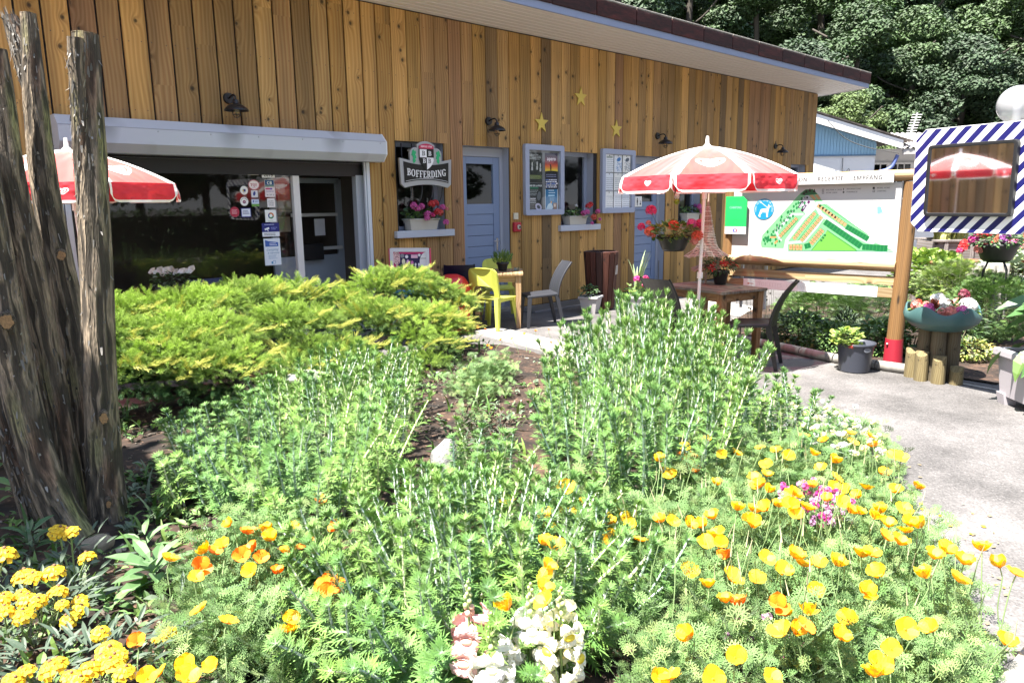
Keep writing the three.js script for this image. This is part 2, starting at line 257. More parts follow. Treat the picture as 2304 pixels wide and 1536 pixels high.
{
  const r = rng(5); let x = BX1;
  while (x > BX0) {
    let w = 0.213 + r() * 0.034; const left = x < -3.2; let gap = left ? 0.019 : 0.009; const cx = x - w / 2; let pw = w - gap;
    let spans = [[0.03, SOF]];
    for (const [a, b, c, d] of OP) {
      const ov = Math.min(b, cx + pw / 2) - Math.max(a, cx - pw / 2); if (ov <= 0.004) continue;
      const out = []; const dd = (a < -6) ? 2.5 : d;
      for (const [s, e] of spans) { if (c > s + 0.05) out.push([s, Math.min(e, c - (c > 1 ? 0.085 : 0))]); if (dd < e) out.push([Math.max(s, dd), e]); }
      if (ov > pw * 0.55) spans = out;
      else { // a board that the opening only nibbles at: cut it back to the reveal
        const keepL = (cx - pw / 2) < a ? [cx - pw / 2, a] : [b, cx + pw / 2];
        for (const [s, e] of spans) { const lo = Math.max(s, c > 1 ? c : s), hi = Math.min(e, dd); if (hi > lo) { const g = plankGeo(keepL[1] - keepL[0], hi - lo, 0.024, r() * 3, r() * 4); g.translate((keepL[0] + keepL[1]) / 2, lo, -0.023); part(bld, 'plank', g, PT[Math.floor(r() * 8)]); } }
        spans = out;
      }
    }
    let m = PT[Math.floor(r() * 8)]; const u = r(); if (u < 0.07) m = greyPlank; else if (u < 0.14) m = pinkPlank;
    if (cx < -1.75 && cx > -2.15) m = pinkPlank;
    for (const [s, e] of spans) if (e - s > 0.04) { const g = plankGeo(pw, e - s, 0.024, r() * 3, r() * 4); g.translate(cx, s + (s > 0.1 ? 0.002 * r() : 0), -0.023 + r() * 0.003); part(bld, 'plank', g, m); }
    x -= w;
  }
}
{ // nail heads, two per board at each batten
  const g = [], r = rng(15); for (const y of [0.45, 1.05, 1.75, 2.62, 3.3, 3.95]) for (let x = BX0 + 0.3; x < BX1 - 0.05; x += 0.115) { if (OP.some(([a, b, c, d]) => x > a - 0.06 && x < b + 0.06 && y > c - 0.12 && y < (a < -6 ? 2.55 : d + 0.05))) continue; const q = new THREE.CircleGeometry(0.0055, 6); q.translate(x + jit0(r) * 0.03, y + jit0(r) * 0.02, 0.0056); g.push(q); }
  part(bld, 'nail_heads', g, M(0.05, 0.045, 0.05, 0.5), 'stuff');
}
// roof
{
  const RX = 9.64, slope = 0.05, zf = 1.0, zb = -7.2, yb = z => SOF + 0.02 + slope * z;
  const n = 9, r = rng(8); const pvc = M(0.70, 0.66, 0.62, 0.55);
  for (let i = 0; i < n; i++) { const z0 = -0.01 + i * 0.112, zc = z0 + 0.054; part(bld, 'soffit_board', muv(rbox(RX - BX0, 0.012, 0.106, 0.003, (RX + BX0) / 2, yb(zc), zc), 'x'), pvc); }
  const side = []; for (let i = 0; i < 46; i++) { const zc = -0.07 - i * 0.112; part(bld, 'soffit_board', muv(rbox(RX - BX1 - 0.004, 0.012, 0.106, 0.003, (RX + BX1) / 2 + 0.002, yb(zc), zc), 'x'), pvc); }
  const slab = new THREE.BufferGeometry(), y = (z, o) => yb(z) + o, P = (x, yy, z) => [x, yy, z];
  part(bld, 'roof', (() => { const g = new THREE.BoxGeometry(RX - BX0, 0.3, zf - zb, 1, 1, 1).translate((RX + BX0) / 2, 0, (zf + zb) / 2); const p = g.attributes.position; for (let i = 0; i < p.count; i++) { const z = p.getZ(i), top = p.getY(i) > 0; p.setY(i, yb(z) + (top ? 0.26 : 0.012)); } g.computeVertexNormals(); return g; })(), M(0.12, 0.09, 0.08, 0.9));
  part(bld, 'fascia', rbox(RX - BX0 + 0.03, 0.105, 0.03, 0.004, (RX + BX0) / 2, yb(zf) + 0.04, zf + 0.016), M(0.22, 0.27, 0.40, 0.55));
  part(bld, 'barge_board', (() => { const g = new THREE.BoxGeometry(0.03, 0.17, zf - zb).translate(RX + 0.016, 0, (zf + zb) / 2); const p = g.attributes.position; for (let i = 0; i < p.count; i++) p.setY(i, p.getY(i) + yb(p.getZ(i)) + 0.07); return g; })(), M(0.55, 0.55, 0.55, 0.6));
  const tn = ptile(83, [5, 18, 60]);
  const tileT = dtex(256, 256, (u, v) => { const a = tn(u, v), q = clamp((v - 0.72) * 4) * (0.5 + a); let L = 0.42 + 0.5 * (a - 0.5) + q * 0.25; return [L * 1.0, L * lerp(0.55, 0.98, q), L * lerp(0.52, 0.95, q)]; });
  const tm = [0, 1, 2].map(i => M([0.24, 0.20, 0.28][i], [0.17, 0.15, 0.17][i], [0.17, 0.16, 0.16][i], 0.85, { map: tileT, bumpMap: tileT, bumpScale: 0.008 }));
  let x = RX + 0.04; let i = 0;
  while (x > BX0) { const w = i === 0 ? 0.62 : 0.925; const g = rbox(w - 0.012, 0.225, 0.05, 0.012, 0, 0, 0); const p = g.attributes.position, uv = new Float32Array(p.count * 2), o = r(); for (let k = 0; k < p.count; k++) { uv[k * 2] = p.getX(k) / 1.2 + o; uv[k * 2 + 1] = (p.getY(k) + 0.115) / 0.24; } g.setAttribute('uv', new THREE.BufferAttribute(uv, 2)); g.rotateZ((r() - 0.5) * 0.006); g.translate(x - w / 2, yb(zf) + 0.20 + (r() - 0.5) * 0.006, zf + 0.03); part(bld, 'fascia_tile', g, tm[Math.floor(r() * 3)]); const c = rbox(w - 0.012, 0.03, 0.14, 0.012, x - w / 2, yb(zf) + 0.322, zf - 0.01); part(bld, 'fascia_cap', muv(c, 'x', r(), r()), concM); x -= w; i++; }
}
// roller shutter box with rails
{
  const s = poly([[0, 2.18], [0.17, 2.18], [0.25, 2.27], [0.25, 2.42], [0.15, 2.52], [0, 2.52]]);
  const g = new THREE.ExtrudeGeometry(s, { depth: 3.62, bevelEnabled: false }); g.rotateY(-Math.PI / 2); g.scale(1, 1, 1); // x->z
  g.translate(-3.34, 0, 0.012);
  const stain = ptile(97, [4, 9]); const st = dtex(512, 256, (u, v) => { const a = stain(u, v), L = 0.92 - clamp((a - 0.58) * 1.6) * 0.45; return [L, L, L * 1.01]; }); st.repeat.set(0.4, 0.8);
  const sm = M(0.60, 0.63, 0.69, 0.4, { map: st });
  const sb = part(bld, 'shutter_box', muv(g, 'x'), sm);
  const end = ext(s, 0.014, 0.003); end.rotateY(-Math.PI / 2); end.translate(-3.322, 0, 0.012); part(sb, 'end_cap', end, M(0.68, 0.70, 0.74, 0.4));
  const rivets = []; for (let i = 0; i < 7; i++) rivets.push(new THREE.SphereGeometry(0.008, 8, 6).translate(-6.6 + i * 0.53, 2.40, 0.264)); part(sb, 'rivets', rivets, M(0.4, 0.42, 0.46, 0.4));
  part(sb, 'seam', box(3.62, 0.004, 0.004, -5.15, 2.424, 0.262), M(0.3, 0.3, 0.34, 0.6));
  for (const x of [-3.46, -6.90]) part(bld, 'shutter_rail', [rbox(0.05, 2.17, 0.05, 0.005, x, 1.095, -0.005), box(0.02, 2.17, 0.03, x - 0.045, 1.095, 0.0)], alu);
}
// shop window: black head, pane, white bar, then the open doorway
const shop = part(bld, 'shop_window', [box(3.4, 0.16, 0.05, -5.16, 2.085, -0.10), box(0.06, 2.0, 0.05, -6.86, 1.0, -0.10), box(2.4, 0.10, 0.06, -5.66, 0.06, -0.10)], M(0.012, 0.011, 0.012, 0.5));
part(shop, 'window_pane', new THREE.PlaneGeometry(2.36, 1.94).translate(-5.66, 1.05, -0.09), glassM);
part(shop, 'mullion', rbox(0.085, 2.0, 0.07, 0.005, -4.44, 1.0, -0.075), M(0.72, 0.68, 0.65, 0.45));
part(shop, 'door_jamb', [rbox(0.13, 2.02, 0.10, 0.006, -3.53, 1.01, -0.12)], M(0.42, 0.44, 0.48, 0.5));
{
  // half-open inner door and the vestibule behind the opening
  const d = part(bld, 'inner_door', [rbox(0.09, 2.0, 0.05, 0.005, -4.27, 1.0, -1.05), rbox(0.09, 2.0, 0.05, 0.005, -3.29, 1.0, -1.05), rbox(1.0, 0.07, 0.05, 0.005, -3.78, 1.98, -1.05), rbox(0.9, 0.95, 0.05, 0.005, -3.78, 0.49, -1.05)], M(0.34, 0.38, 0.44, 0.5));
  part(d, 'window_pane', new THREE.PlaneGeometry(0.9, 0.98).translate(-3.78, 1.46, -1.05), glassM);
  part(d, 'glazing_bar', rbox(0.7, 0.045, 0.03, 0.004, -3.70, 1.52, -1.0), M(0.6, 0.6, 0.58, 0.5)); part(d, 'push_bar', rbox(0.4, 0.045, 0.03, 0.004, -3.5, 1.06, -0.99), M(0.6, 0.6, 0.58, 0.5));
  part(d, 'letter_box', rbox(0.34, 0.22, 0.10, 0.01, -3.80, 1.02, -0.97), blackM);
  part(d, 'paper_note', box(0.16, 0.23, 0.003, -3.62, 1.35, -1.02), M(0.62, 0.62, 0.66, 0.8));
  part(d, 'pinned_notice', [box(0.24, 0.3, 0.004, -4.05, 1.72, -1.1), box(0.17, 0.2, 0.004, -4.1, 1.4, -1.1)], M(0.25, 0.22, 0.15, 0.8));
}
// stickers on the shop window
const sticker = (px0, py0, px1, py1, draw, round) => {
  const a = wp(px0, py0, -0.086), b = wp(px1, py1, -0.086), w = b.x - a.x, h = a.y - b.y, W = 256, H = Math.max(48, Math.round(256 * h / w));
  const g = round ? new THREE.CircleGeometry(0.5, 28) : new THREE.PlaneGeometry(1, 1); g.scale(w, h, 1); g.translate((a.x + b.x) / 2, (a.y + b.y) / 2, -0.086);
  part(shop, 'sticker', g, printM(ctex(W, H, draw)));
};
const fillr = (g, c, x, y, w, h) => { g.fillStyle = c; g.fillRect(x, y, w, h); };
const txt = (g, s, x, y, size, c = '#000', f = 'sans-serif', al = 'center', wt = 'bold') => { g.fillStyle = c; g.font = `${wt} ${size}px ${f}`; g.textAlign = al; g.textBaseline = 'middle'; g.fillText(s, x, y); };
const disc = (g, c, x, y, r) => { g.fillStyle = c; g.beginPath(); g.arc(x, y, r, 0, 7); g.fill(); };
function scrib(g, x, y, w, n, lh, c) { g.fillStyle = c; const r = rng(n * 91 + Math.round(x)); for (let i = 0; i < n; i++) { let p = x; while (p < x + w * (0.7 + 0.3 * r())) { const l = 4 + r() * 14; g.fillRect(p, y + i * lh, l, lh * 0.4); p += l + 4; } } }
sticker(588, 387, 618, 400, (g, w, h) => { fillr(g, '#e8e4de', 0, 0, w, h); txt(g, '2019', w / 2, h / 2, h * 0.8, '#111'); });
sticker(556, 386, 581, 394, (g, w, h) => { fillr(g, '#cfc9c0', 0, 0, w, h); scrib(g, 60, h * 0.25, 150, 2, 20, '#555'); });
sticker(527, 366, 554, 375, (g, w, h) => { fillr(g, '#b89a62', 0, 0, w, h); scrib(g, 40, h * 0.3, 160, 2, 20, '#5a4524'); });
sticker(557, 404, 584, 427, (g, w, h) => { fillr(g, '#f2e6e2', 0, 0, w, h); g.strokeStyle = '#b8324a'; g.lineWidth = 12; g.beginPath(); g.ellipse(w / 2, h / 2, w / 2 - 8, h / 2 - 8, 0, 0, 7); g.stroke(); txt(g, 'TQF', w / 2, h * 0.5, h * 0.36, '#b8324a', 'serif'); scrib(g, 90, h * 0.75, 80, 1, 18, '#b8324a'); }, true);
sticker(594, 404, 617, 420, (g, w, h) => { fillr(g, '#d8d4c8', 0, 0, w, h); fillr(g, '#0f4a78', 10, 8, w - 20, h * 0.72); txt(g, 'CB', w / 2, h * 0.45, h * 0.62, '#f2f0e6'); fillr(g, '#1f7a62', 10, h * 0.8, w - 20, h * 0.14); });
sticker(595, 421, 619, 443, (g, w, h) => { fillr(g, '#e9dcdc', 0, 0, w, h); fillr(g, '#c23a6a', 16, 20, w * 0.45, h * 0.16); fillr(g, '#6a3fa0', w * 0.5, 20, w * 0.25, h * 0.16); scrib(g, 20, h * 0.36, 210, 2, 24, '#5a3f8a'); txt(g, '24  7/7  2', w / 2, h * 0.78, h * 0.2, '#444'); });
sticker(539, 418, 558, 438, (g, w, h) => { fillr(g, '#efece6', 0, 0, w, h); fillr(g, '#1d2a78', w * 0.36, h * 0.36, w * 0.34, h * 0.3); disc(g, '#d8c24a', w * 0.38, h * 0.52, 26); scrib(g, 90, h * 0.8, 80, 1, 18, '#333'); }, true);
sticker(539, 443, 559, 463, (g, w, h) => { fillr(g, '#efe9e6', 0, 0, w, h); disc(g, '#8a2a5a', w / 2, h * 0.55, w * 0.19); g.strokeStyle = '#555'; g.lineWidth = 10; g.beginPath(); g.arc(w / 2, h / 2, w * 0.38, 3.4, 6); g.stroke(); fillr(g, '#fff', w * 0.4, h * 0.55, w * 0.2, 10); }, true);
sticker(564, 428, 580, 444, (g, w, h) => { fillr(g, '#dcdbe0', 0, 0, w, h); g.fillStyle = '#39408a'; g.beginPath(); g.ellipse(w * 0.48, h * 0.45, w * 0.18, h * 0.32, 0.3, 0, 7); g.fill(); });
sticker(565, 448, 583, 464, (g, w, h) => { fillr(g, '#c9d2e6', 0, 0, w, h); fillr(g, '#6da24a', 0, h * 0.66, w, h * 0.34); g.fillStyle = '#4a5aa0'; g.beginPath(); g.ellipse(w * 0.25, h * 0.3, 22, 40, 0.3, 0, 7); g.fill(); scrib(g, 110, h * 0.25, 120, 2, 26, '#4a5aa0'); });
sticker(600, 446, 619, 466, (g, w, h) => { fillr(g, '#ece4e2', 0, 0, w, h); txt(g, 'JE VOTE', w / 2, h * 0.33, h * 0.17, '#333'); txt(g, 'LOISIRS', w / 2, h * 0.55, h * 0.17, '#333'); txt(g, 'VOSGES', w / 2, h * 0.77, h * 0.17, '#333'); });
sticker(516, 465, 539, 488, (g, w, h) => { fillr(g, '#b8344a', 0, 0, w, h); scrib(g, 50, h * 0.3, 150, 4, 30, '#f0c8cc'); }, true);
sticker(541, 468, 565, 488, (g, w, h) => { fillr(g, '#dfe0ea', 0, 0, w, h); g.strokeStyle = '#2c2f86'; g.lineWidth = 22; g.strokeRect(6, 6, w - 12, h - 12); scrib(g, 50, h * 0.3, 160, 3, 32, '#23266a'); });
sticker(595, 472, 622, 499, (g, w, h) => { fillr(g, '#f1efea', 0, 0, w, h); g.lineWidth = 30; for (const [c, a, b] of [['#3a7d4a', 0.2, 2.4], ['#2a4a8a', 2.4, 4.2], ['#d2722a', 4.2, 6.5]]) { g.strokeStyle = c; g.beginPath(); g.arc(w * 0.52, h * 0.48, w * 0.2, a, b); g.stroke(); } scrib(g, 50, h * 0.86, 160, 1, 20, '#6a7'); });
sticker(588, 502, 629, 531, (g, w, h) => { fillr(g, '#1c2474', 0, 0, w, h); fillr(g, '#e6e6ea', 0, h * 0.66, w, h * 0.34); scrib(g, 40, h * 0.1, 180, 1, 18, '#dfe2ff'); g.fillStyle = '#f2f2f6'; g.save(); g.translate(w * 0.28, h * 0.42); g.rotate(-0.3); g.fillRect(-34, -12, 70, 26); g.fillRect(0, 10, 12, 30); g.restore(); scrib(g, w * 0.52, h * 0.32, 100, 2, 22, '#9aa2e0'); scrib(g, 30, h * 0.76, 200, 2, 20, '#333'); });
sticker(592, 537, 633, 595, (g, w, h) => { fillr(g, '#e4e8ee', 0, 0, w, h); g.fillStyle = '#3f64b0'; g.beginPath(); g.moveTo(22, 20); g.lineTo(80, 40); g.lineTo(w - 30, 60); g.lineTo(w - 30, h * 0.3); g.lineTo(22, h * 0.3); g.fill(); scrib(g, 90, h * 0.17, 130, 2, 24, '#fff'); txt(g, 'Camping', w * 0.5, h * 0.42, 44, '#4a7aa0', 'serif', 'center', 'italic'); txt(g, '& Garenne', w * 0.55, h * 0.54, 36, '#4a7aa0', 'serif', 'center', 'italic'); scrib(g, 60, h * 0.62, 150, 4, 16, '#8aa8c0'); fillr(g, '#4a90c0', 100, h * 0.86, 22, 36); g.strokeStyle = '#4a90c0'; g.lineWidth = 5; g.strokeRect(126, h * 0.84, 40, 40); });
// ---- windows and doors of the facade
function smallWindow(o, z = -0.20) {
  const [a, b, c, d] = o, w = b - a, h = d - c, x = (a + b) / 2, y = (c + d) / 2;
  const f = part(bld, 'window', [rbox(w, 0.06, 0.05, 0.004, x, d - 0.03, z), rbox(w, 0.06, 0.05, 0.004, x, c + 0.03, z), rbox(0.06, h - 0.12, 0.05, 0.004, a + 0.03, y, z), rbox(0.06, h - 0.12, 0.05, 0.004, b - 0.03, y, z)], blueGrey);
  part(f, 'window_pane', new THREE.PlaneGeometry(w - 0.12, h - 0.12).translate(x, y, z), glassM);
  return f;
}
const sillM = M(0.47, 0.50, 0.57, 0.6);
for (const i of [1, 3, 5, 6]) {
  const o = OP[i], f = smallWindow(o);
  const s = part(bld, 'window_sill', muv(rbox(o[1] - o[0] + 0.2, 0.095, 0.31, 0.008, (o[0] + o[1]) / 2 + 0.005, o[2] - 0.045, -0.09), 'x'), sillM);
  if (i === 1) { const bars = f; for (let k = 0; k < 4; k++) { const x = o[0] + 0.14 + k * 0.175; part(bars, 'window_bar', tube([V(x, 2.45, -0.10), V(x + 0.01, 2.1, -0.08), V(x + 0.07, 1.85, 0.02), V(x + 0.01, 1.55, -0.06), V(x - 0.01, 1.3, -0.09)].map(p => p), 0.008, 5, 10), M(0.06, 0.065, 0.08, 0.4, { metalness: 0.5 })); } }
}
function doorLeaf(o, label) {
  const [a, b, , d] = o, w = b - a, x = (a + b) / 2, z = -0.19;
  const fr = part(bld, 'door_frame', [rbox(w, 0.13, 0.06, 0.005, x, d - 0.07, z), rbox(0.07, d - 0.17, 0.06, 0.005, a + 0.035, (d - 0.13) / 2 + 0.02, z), rbox(0.07, d - 0.17, 0.06, 0.005, b - 0.035, (d - 0.13) / 2 + 0.02, z)], revealM);
  const lw = w - 0.15, top = d - 0.14;
  const df = part(bld, 'door', [rbox(0.12, top - 0.06, 0.045, 0.004, x - lw / 2 + 0.06, top / 2 + 0.03, z), rbox(0.12, top - 0.06, 0.045, 0.004, x + lw / 2 - 0.06, top / 2 + 0.03, z), rbox(lw - 0.24, 0.10, 0.045, 0.004, x, top - 0.05, z), rbox(lw - 0.24, 0.15, 0.045, 0.004, x, 1.56, z), rbox(lw - 0.24, 0.14, 0.045, 0.004, x, 0.13, z)], doorBlue);
  part(df, 'window_pane', new THREE.PlaneGeometry(lw - 0.24, top - 0.1 - 1.635).translate(x, (top - 0.1 + 1.635) / 2, z), glassM);
  for (let k = 0; k < 8; k++) { const h = (1.485 - 0.2) / 8; part(df, 'door_board', rbox(lw - 0.245, h - 0.005, 0.03, 0.006, x, 0.2 + h * (k + 0.5), z - 0.002), doorBlue); }
  part(df, 'door_handle', [rbox(0.035, 0.2, 0.008, 0.003, x + lw / 2 - 0.06, 1.02, z + 0.027), rod(V(x + lw / 2 - 0.06, 1.07, z + 0.03), V(x + lw / 2 - 0.06, 1.07, z + 0.07), 0.008), rod(V(x + lw / 2 - 0.05, 1.07, z + 0.07), V(x + lw / 2 - 0.17, 1.075, z + 0.075), 0.008)], M(0.7, 0.7, 0.72, 0.25, { metalness: 0.8 }));
}
doorLeaf(OP[2]); doorLeaf(OP[4]);
part(bld, 'door_step', [box(1.0, 0.05, 0.3, -1.4, 0.025, -0.12), box(1.0, 0.05, 0.3, 2.65, 0.025, -0.12)], muv(box(1, 1, 1), 'x') && concM);
part(bld, 'plinth_patch', rbox(0.1, 0.42, 0.02, 0.004, 3.17, 0.3, -0.13), concM);

// ---- wall lamps
function wallLamp(x, label) {
  const t = thing('wall_lamp', label, 'lamp', V(x, 2.82, 0.003), 0, 'black barn lamps along the timber facade');
  part(t, 'wall_plate', [cyl(0.055, 0.06, 0.03, 20).rotateX(Math.PI / 2).translate(0, 0, 0.015)], blackM);
  part(t, 'arm', tube([V(0, 0, 0.03), V(0, 0.02, 0.09), V(0, 0.02, 0.15), V(0, -0.005, 0.185), V(0, -0.05, 0.19)], 0.011, 8, 16), blackM);
  part(t, 'shade', lathe([[0.018, -0.03], [0.034, -0.04], [0.036, -0.075], [0.055, -0.082], [0.09, -0.10], [0.118, -0.125], [0.132, -0.15], [0.128, -0.15], [0.112, -0.122], [0.05, -0.09], [0.018, -0.09]]).translate(0, 0, 0.19), M(0.014, 0.014, 0.017, 0.35));
  const cage = []; for (let k = 0; k < 6; k++) { const a = k * Math.PI / 3, c = Math.cos(a), s = Math.sin(a); cage.push(tube([V(c * 0.042, -0.10, s * 0.042), V(c * 0.047, -0.15, s * 0.047), V(c * 0.038, -0.20, s * 0.038), V(0, -0.228, 0)], 0.0028, 4, 8)); }
  for (const [y, r] of [[-0.14, 0.047], [-0.19, 0.042]]) cage.push(new THREE.TorusGeometry(r, 0.0028, 4, 18).rotateX(Math.PI / 2).translate(0, y, 0));
  part(t, 'cage', merge(cage).translate(0, 0, 0.19), blackM);
  part(t, 'bulb', lathe([[0, -0.19], [0.022, -0.18], [0.032, -0.155], [0.027, -0.125], [0.016, -0.10], [0.014, -0.09]], 14).translate(0, 0, 0.19), new THREE.MeshPhysicalMaterial({ color: 0xfff1d8, transmission: 0.85, thickness: 0, roughness: 0.08, side: THREE.DoubleSide }));
  return t;
}
wallLamp(-5.21, 'black caged barn lamp above the white shutter box');
wallLamp(-1.37, 'black caged barn lamp above the blue door beside the beer sign');
wallLamp(2.79, 'black caged barn lamp above the blue toilet door');
wallLamp(7.27, 'black caged barn lamp nearest the far right end of the facade');
// ---- stars
function star(x, y, label) {
  const s = []; for (let i = 0; i < 10; i++) { const r = i % 2 ? 0.062 : 0.155, a = Math.PI / 2 + i * Math.PI / 5; s.push([Math.cos(a) * r, Math.sin(a) * r]); }
  const m = part(scene, 'wall_star', ext(poly(s), 0.012, 0.002, 0.012), M(0.62, 0.47, 0.09, 0.6)); m.position.set(x, y, 0); tag(m, label, 'star', 'yellow stars on the timber facade');
}
star(-0.27, 2.86, 'yellow five-pointed star above the dark poster board'); star(0.65, 3.32, 'yellow five-pointed star, the highest of the three'); star(1.58, 2.87, 'yellow five-pointed star above the board of white papers');
// ---- notice boards
function board(x0, x1, y0, y1, label) {
  const w = x1 - x0, h = y1 - y0, t = thing('notice_board', label, 'notice board', V((x0 + x1) / 2, (y0 + y1) / 2, 0.003), 0);
  const s = rrect(w, h, 0.035); s.holes.push(rrect(w - 0.15, h - 0.15, 0.005));
  part(t, 'frame', ext(s, 0.055, 0.006, 0.006), M(0.33, 0.37, 0.49, 0.45));
  part(t, 'back_panel', box(w - 0.14, h - 0.14, 0.012, 0, 0, 0.02), M(0.17, 0.18, 0.185, 0.7));
  part(t, 'glass_front', new THREE.PlaneGeometry(w - 0.14, h - 0.14).translate(0, 0, 0.055), glassM);
  return t;
}
function sheet(t, name, x, y, w, h, draw, rough = 0.6, W = 256) { return part(t, name, new THREE.PlaneGeometry(w, h).rotateZ((R0() - 0.5) * 0.02).translate(x, y, 0.029 + R0() * 0.004), printM(ctex(W, Math.round(W * h / w), draw), rough)); }
{
  const t = board(-0.67, 0.20, 1.455, 2.525, 'grey framed glass board of dark concert posters beside the blue door');
  sheet(t, 'poster', -0.19, 0.19, 0.31, 0.46, (g, w, h) => { fillr(g, '#1d2220', 0, 0, w, h); const r = rng(3); for (let i = 0; i < 260; i++) { const L = 20 + r() * 90; g.fillStyle = `rgba(${L},${L + 8},${L},0.5)`; g.fillRect(r() * w, r() * h * 0.75, 6 + r() * 22, 3 + r() * 20); } for (const [x, y] of [[70, 150], [160, 140], [220, 160]]) { g.fillStyle = '#b9bcb8'; g.beginPath(); g.ellipse(x, y, 12, 30, 0, 0, 7); g.fill(); g.fillRect(x - 16, y + 30, 30, 46); } scrib(g, 20, 26, 220, 4, 18, '#c8ccc8'); fillr(g, '#4d5a34', 20, h * 0.74, w - 30, h * 0.14); scrib(g, 30, h * 0.76, 200, 3, 16, '#8f9a62'); });
  sheet(t, 'poster', 0.17, 0.14, 0.29, 0.56, (g, w, h) => { const gr = g.createLinearGradient(0, 0, 0, h * 0.55); gr.addColorStop(0, '#191c3a'); gr.addColorStop(0.4, '#7a2a3a'); gr.addColorStop(0.62, '#d25a32'); gr.addColorStop(0.85, '#e0c23e'); gr.addColorStop(1, '#a8b83e'); fillr(g, '#14162c', 0, 0, w, h); g.fillStyle = gr; g.fillRect(0, 0, w, h * 0.52); txt(g, 'apero', w / 2, 78, 64, '#e8dfe2'); txt(g, '11', w / 2, 126, 40, '#c8313e'); g.fillStyle = '#111'; g.beginPath(); g.ellipse(w * 0.42, h * 0.33, 12, 14, 0, 0, 7); g.fill(); g.fillRect(w * 0.4, h * 0.34, 24, 60); g.fillRect(w * 0.43, h * 0.44, 14, 46); g.beginPath(); g.ellipse(w / 2, h * 0.55, w * 0.7, 32, 0, 0, 7); g.fill(); scrib(g, 20, h * 0.58, 220, 2, 26, '#8a90b0'); const r = rng(8); for (let y = 0; y < 5; y++) { let x = 12; while (x < w - 30) { const l = 14 + r() * 34; fillr(g, ['#d9dbe8', '#c4c9de', '#6a86c8', '#e8e8ee'][Math.floor(r() * 4)], x, h * 0.72 + y * 25, l, 15); x += l + 8; } } });
  sheet(t, 'poster', -0.19, -0.28, 0.31, 0.46, (g, w, h) => { fillr(g, '#161d20', 0, 0, w, h); txt(g, 'BAR DE LA PAIX', w / 2, 28, 32, '#e8efec'); fillr(g, '#1e6a4c', 20, 46, 160, 22); scrib(g, 14, 84, 170, 4, 20, '#aab4b2'); txt(g, 'CONCERT', 70, 196, 26, '#e6e8ea', 'sans-serif'); scrib(g, 14, 218, 150, 2, 20, '#a8aeb6'); g.fillStyle = '#5d6468'; g.beginPath(); g.ellipse(190, 160, 34, 60, 0.2, 0, 7); g.fill(); g.fillStyle = '#b8b6ca'; g.beginPath(); g.ellipse(180, 300, 62, 46, 0.4, 0, 7); g.fill(); g.fillStyle = '#444a50'; g.beginPath(); g.ellipse(180, 300, 34, 22, 0.4, 0, 7); g.fill(); scrib(g, 20, 270, 110, 4, 18, '#565c60'); });
  sheet(t, 'poster', 0.17, -0.30, 0.29, 0.44, (g, w, h) => { fillr(g, '#dfe6ea', 0, 0, w, h); fillr(g, '#1f6f9c', 8, 8, w - 16, h - 16); scrib(g, 70, 60, 130, 2, 34, '#cfe0ea'); fillr(g, '#a8cfe2', 64, 128, 128, 22); scrib(g, 90, 170, 90, 3, 16, '#9fc4da'); g.fillStyle = '#b9d0da'; g.beginPath(); g.moveTo(12, 330); g.lineTo(60, 260); g.lineTo(120, 230); g.lineTo(160, 300); g.lineTo(140, 340); g.fill(); fillr(g, '#8a6a58', 164, 240, 74, 96); fillr(g, '#d8c2b0', 180, 256, 34, 40); fillr(g, '#c89a5a', 112, 216, 26, 30); });
}
{
  const t = board(1.17, 2.07, 1.455, 2.525, 'grey framed glass board of white papers right of the middle window');
  for (let i = 0; i < 3; i++) for (let j = 0; j < 3; j++) sheet(t, 'pinned_paper', -0.235 + i * 0.235, 0.30 - j * 0.31, 0.21, 0.295, (g, w, h) => { fillr(g, ['#e6e8ec', '#dfe3ea', '#e9e9e6'][(i + j) % 3], 0, 0, w, h); if (j === 0 && i > 0) { const r = rng(40 + i); g.fillStyle = i === 1 ? '#3f78b8' : '#5a646e'; g.beginPath(); g.ellipse(w * 0.6, h * 0.25, 50, 30, -0.3, 0, 7); g.fill(); for (let k = 0; k < 60; k++) g.fillRect(40 + r() * 160, h * 0.4 + r() * h * 0.5, 8, 12); g.strokeStyle = '#4a7aa8'; g.lineWidth = 4; g.beginPath(); g.moveTo(30, 60); g.lineTo(110, h * 0.5); g.lineTo(200, h - 40); g.stroke(); } else { if (i === 0 && j === 0) fillr(g, '#9aa29c', 20, 20, w - 40, 34); scrib(g, 24, 70, 200, 8, 30, '#9aa0a8'); } disc(g, '#22252c', w / 2, 14, 9); }, 0.8, 192);
}
